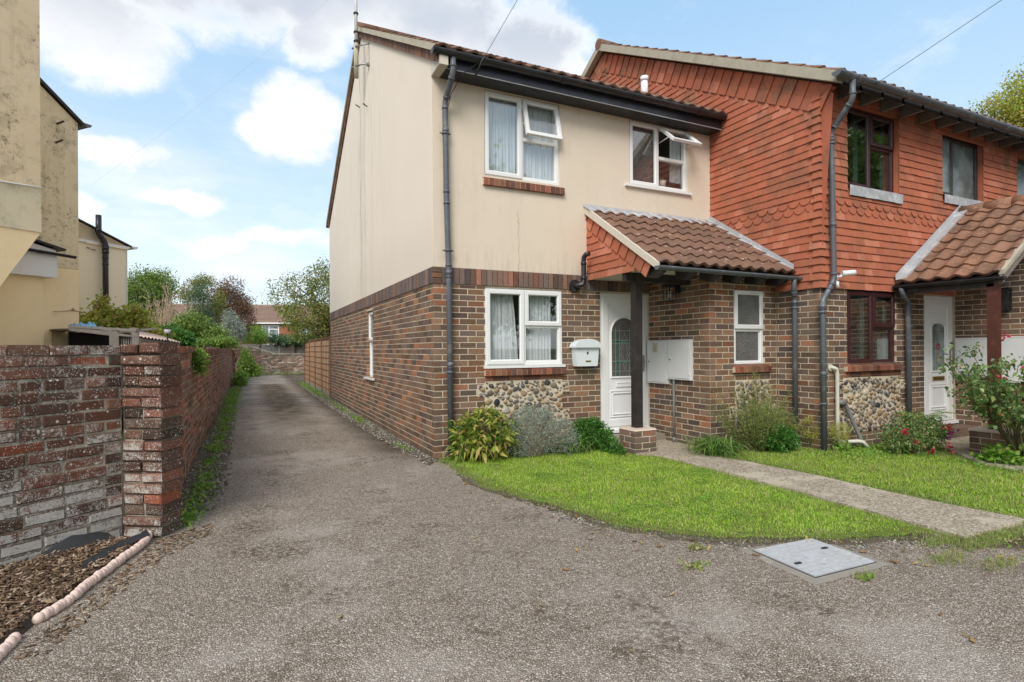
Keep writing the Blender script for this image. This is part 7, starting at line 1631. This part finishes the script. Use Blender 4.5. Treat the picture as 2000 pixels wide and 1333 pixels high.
D_ = 30; tree('plum_tree', base_(450, D_), 1.4, [blob(448, 600, D_, 36, 42), blob(425, 580, D_, 26, 30, w_=.6), blob(470, 620, D_, 26, 34), blob(455, 565, D_, 22, 26, w_=.4), blob(370, 575, D_, 18, 24, w_=.3), blob(480, 595, D_, 14, 16, w_=.3)], 1500, 9, .13, (.06, .11), (.02, .035), M['purple'], 'purple brown leaved plum tree right of the dark evergreen', .13, seed=6, limbs=22)
D_ = 27; tree('shrub_tree', base_(385, D_), 1.2, [blob(385, 560, D_, 14, 22, w_=.5), blob(400, 550, D_, 20, 14, w_=.4), blob(365, 575, D_, 16, 16, w_=.4), blob(430, 600, D_, 12, 40, w_=.6)], 520, 8, .10, (.05, .09), (.018, .03), M['olive'], 'thin spindly tree with sparse olive leaves above the evergreen', .07, seed=7, hollow=.2)
D_ = 19; tree('garden_shrub', base_(380, D_), .6, [blob(375, 640, D_, 32, 28), blob(345, 655, D_, 22, 22), blob(420, 660, D_, 26, 20)], 900, 9, .07, (.05, .09), (.02, .035), M['mid'], 'bushy mid green shrub right of the bare branches', .05, seed=8, cat='shrub', group='shrubs beyond the walls')
D_ = 24; tree('garden_shrub', base_(455, D_), .6, [blob(455, 645, D_, 22, 26), blob(450, 625, D_, 12, 18)], 560, 9, .07, (.05, .08), (.012, .02), M['silver'], 'pale grey green shrub under the plum tree', .05, seed=9, cat='shrub', group='shrubs beyond the walls')
D_ = 34; tree('garden_shrub', base_(492, D_), .6, [blob(492, 655, D_, 28, 20), blob(475, 645, D_, 16, 16), blob(510, 662, D_, 14, 12)], 900, 9, .09, (.05, .09), (.018, .03), M['weed'], 'fresh green rounded bush in front of the distant house', .05, seed=10, cat='shrub', group='shrubs beyond the walls')
D_ = 24; t = plant('banana_plant', base_(448, D_), 'broad paddle leaved pale green plant above the wall', 'plant'); g_ = np.random.default_rng(21); b = np.array(base_(448, D_)); q = np.tile(b, (16, 1)) + g_.normal(0, .12, (16, 3)); q[:, 2] = g_.uniform(1.25, 1.6, 16); V, F = leaves(q, (.5, .8), (.09, .13), g_, np.array([0, 0, 1.6]), .2, .5); npmesh('foliage', V, F, M['bright'], t)
D_ = 32.2; t = tree('ivy', base_(565, 33.6), .6, [blob(565, 665, D_, 36, 9), blob(545, 663, D_, 20, 8), blob(590, 664, D_, 24, 12), blob(612, 664, D_, 24, 16)], 900, 9, .07, (.06, .10), (.03, .045), M['conif'], 'dark green ivy mass tumbling over the grey board fence', .05, seed=11, cat='climber', group=None, limbs=8)
D_ = 16; tree('garden_shrub', base_(320, D_), .5, [blob(285, 650, D_, 26, 18), blob(330, 655, D_, 26, 16), blob(360, 662, D_, 18, 12)], 700, 9, .06, (.05, .09), (.02, .035), M['deep'], 'dark low shrub beneath the bare branches', .05, seed=12, cat='shrub', group='shrubs beyond the walls')
D_ = 11.3; tree('climbing_vine', base_(215, D_), .8, [blob(196, 602, D_, 14, 22, w_=.6), blob(215, 618, D_, 34, 16), blob(262, 618, D_, 28, 20), blob(172, 626, D_, 22, 10), blob(225, 634, D_, 66, 12), blob(205, 583, D_, 7, 11, w_=.3), blob(300, 650, D_, 30, 10, w_=.5)], 600, 8, .05, (.06, .10), (.022, .038), M['climb'], 'yellow green climber spreading over the shed roof beside the soil pipe', .03, seed=13, cat='climber', group=None, hollow=.2)
D_ = 18; tree('garden_shrub', base_(425, D_), .5, [blob(415, 672, D_, 24, 9), blob(440, 668, D_, 18, 9), blob(380, 672, D_, 22, 8)], 420, 8, .05, (.05, .08), (.018, .03), M['bright'], 'yellow green low growth just above the top of the lane wall', .04, seed=14, cat='shrub', group='shrubs beyond the walls')
# the tree at the right edge behind the roof
D_ = 24; b = pt(2010, 684, D_); tree('birch_tree', (b.x, b.y, 0), 6.0, [blob(1990, 200, D_, 42, 40, rd=1.2, w_=.7), blob(1950, 215, D_, 34, 26, rd=1.0, w_=.5), blob(2030, 190, D_, 50, 80, rd=1.5), blob(1925, 205, D_, 16, 10, rd=.6, w_=.2), blob(2010, 240, D_, 70, 40, rd=1.5)], 1500, 8, .14, (.07, .12), (.03, .05), M['climb'], 'bright leafy tree showing above the roof at the right edge', .2, seed=15, limbs=22, hollow=.2)
# trees behind the camera that the windows mirror
for k, (x, y, s_) in enumerate(((-6, -19, 1.0), (8, -17, 1.4), (23, -13.5, 2.4), (31, -14, 2.4))):
    tree('round_tree', (x, y, 0), 2.4, [(x, y, 4.6 * s_, 2.6 * s_, 2.2, 2.4 * s_), (x + 1.2, y, 3.4 * s_, 2.2 * s_, 1.8, 1.8 * s_), (x - 1.4, y, 3.6 * s_, 2.0 * s_, 1.8, 1.8)], 1500, 8, .34, (.2, .34), (.08, .13), M['mid'], ('broad tree across the lane', 'tall tree across the lane', 'green tree facing the houses', 'right hand tree facing the houses')[k] + ', mirrored in the windows', .25, seed=30 + k, group='trees mirrored in the windows')
t = bpy.data.objects.get('plant_pot'); g_ = np.random.default_rng(31); q = np.tile([3.70, .13, 3.90], (46, 1)) + g_.normal(0, .02, (46, 3)); V, F = leaves(q, (.05, .11), (.004, .008), g_, np.array([0, 0, .6]), .6, .9); npmesh('foliage', V, F, M['strap'], t)
SC.cycles.max_bounces = 8; SC.cycles.transparent_max_bounces = 16
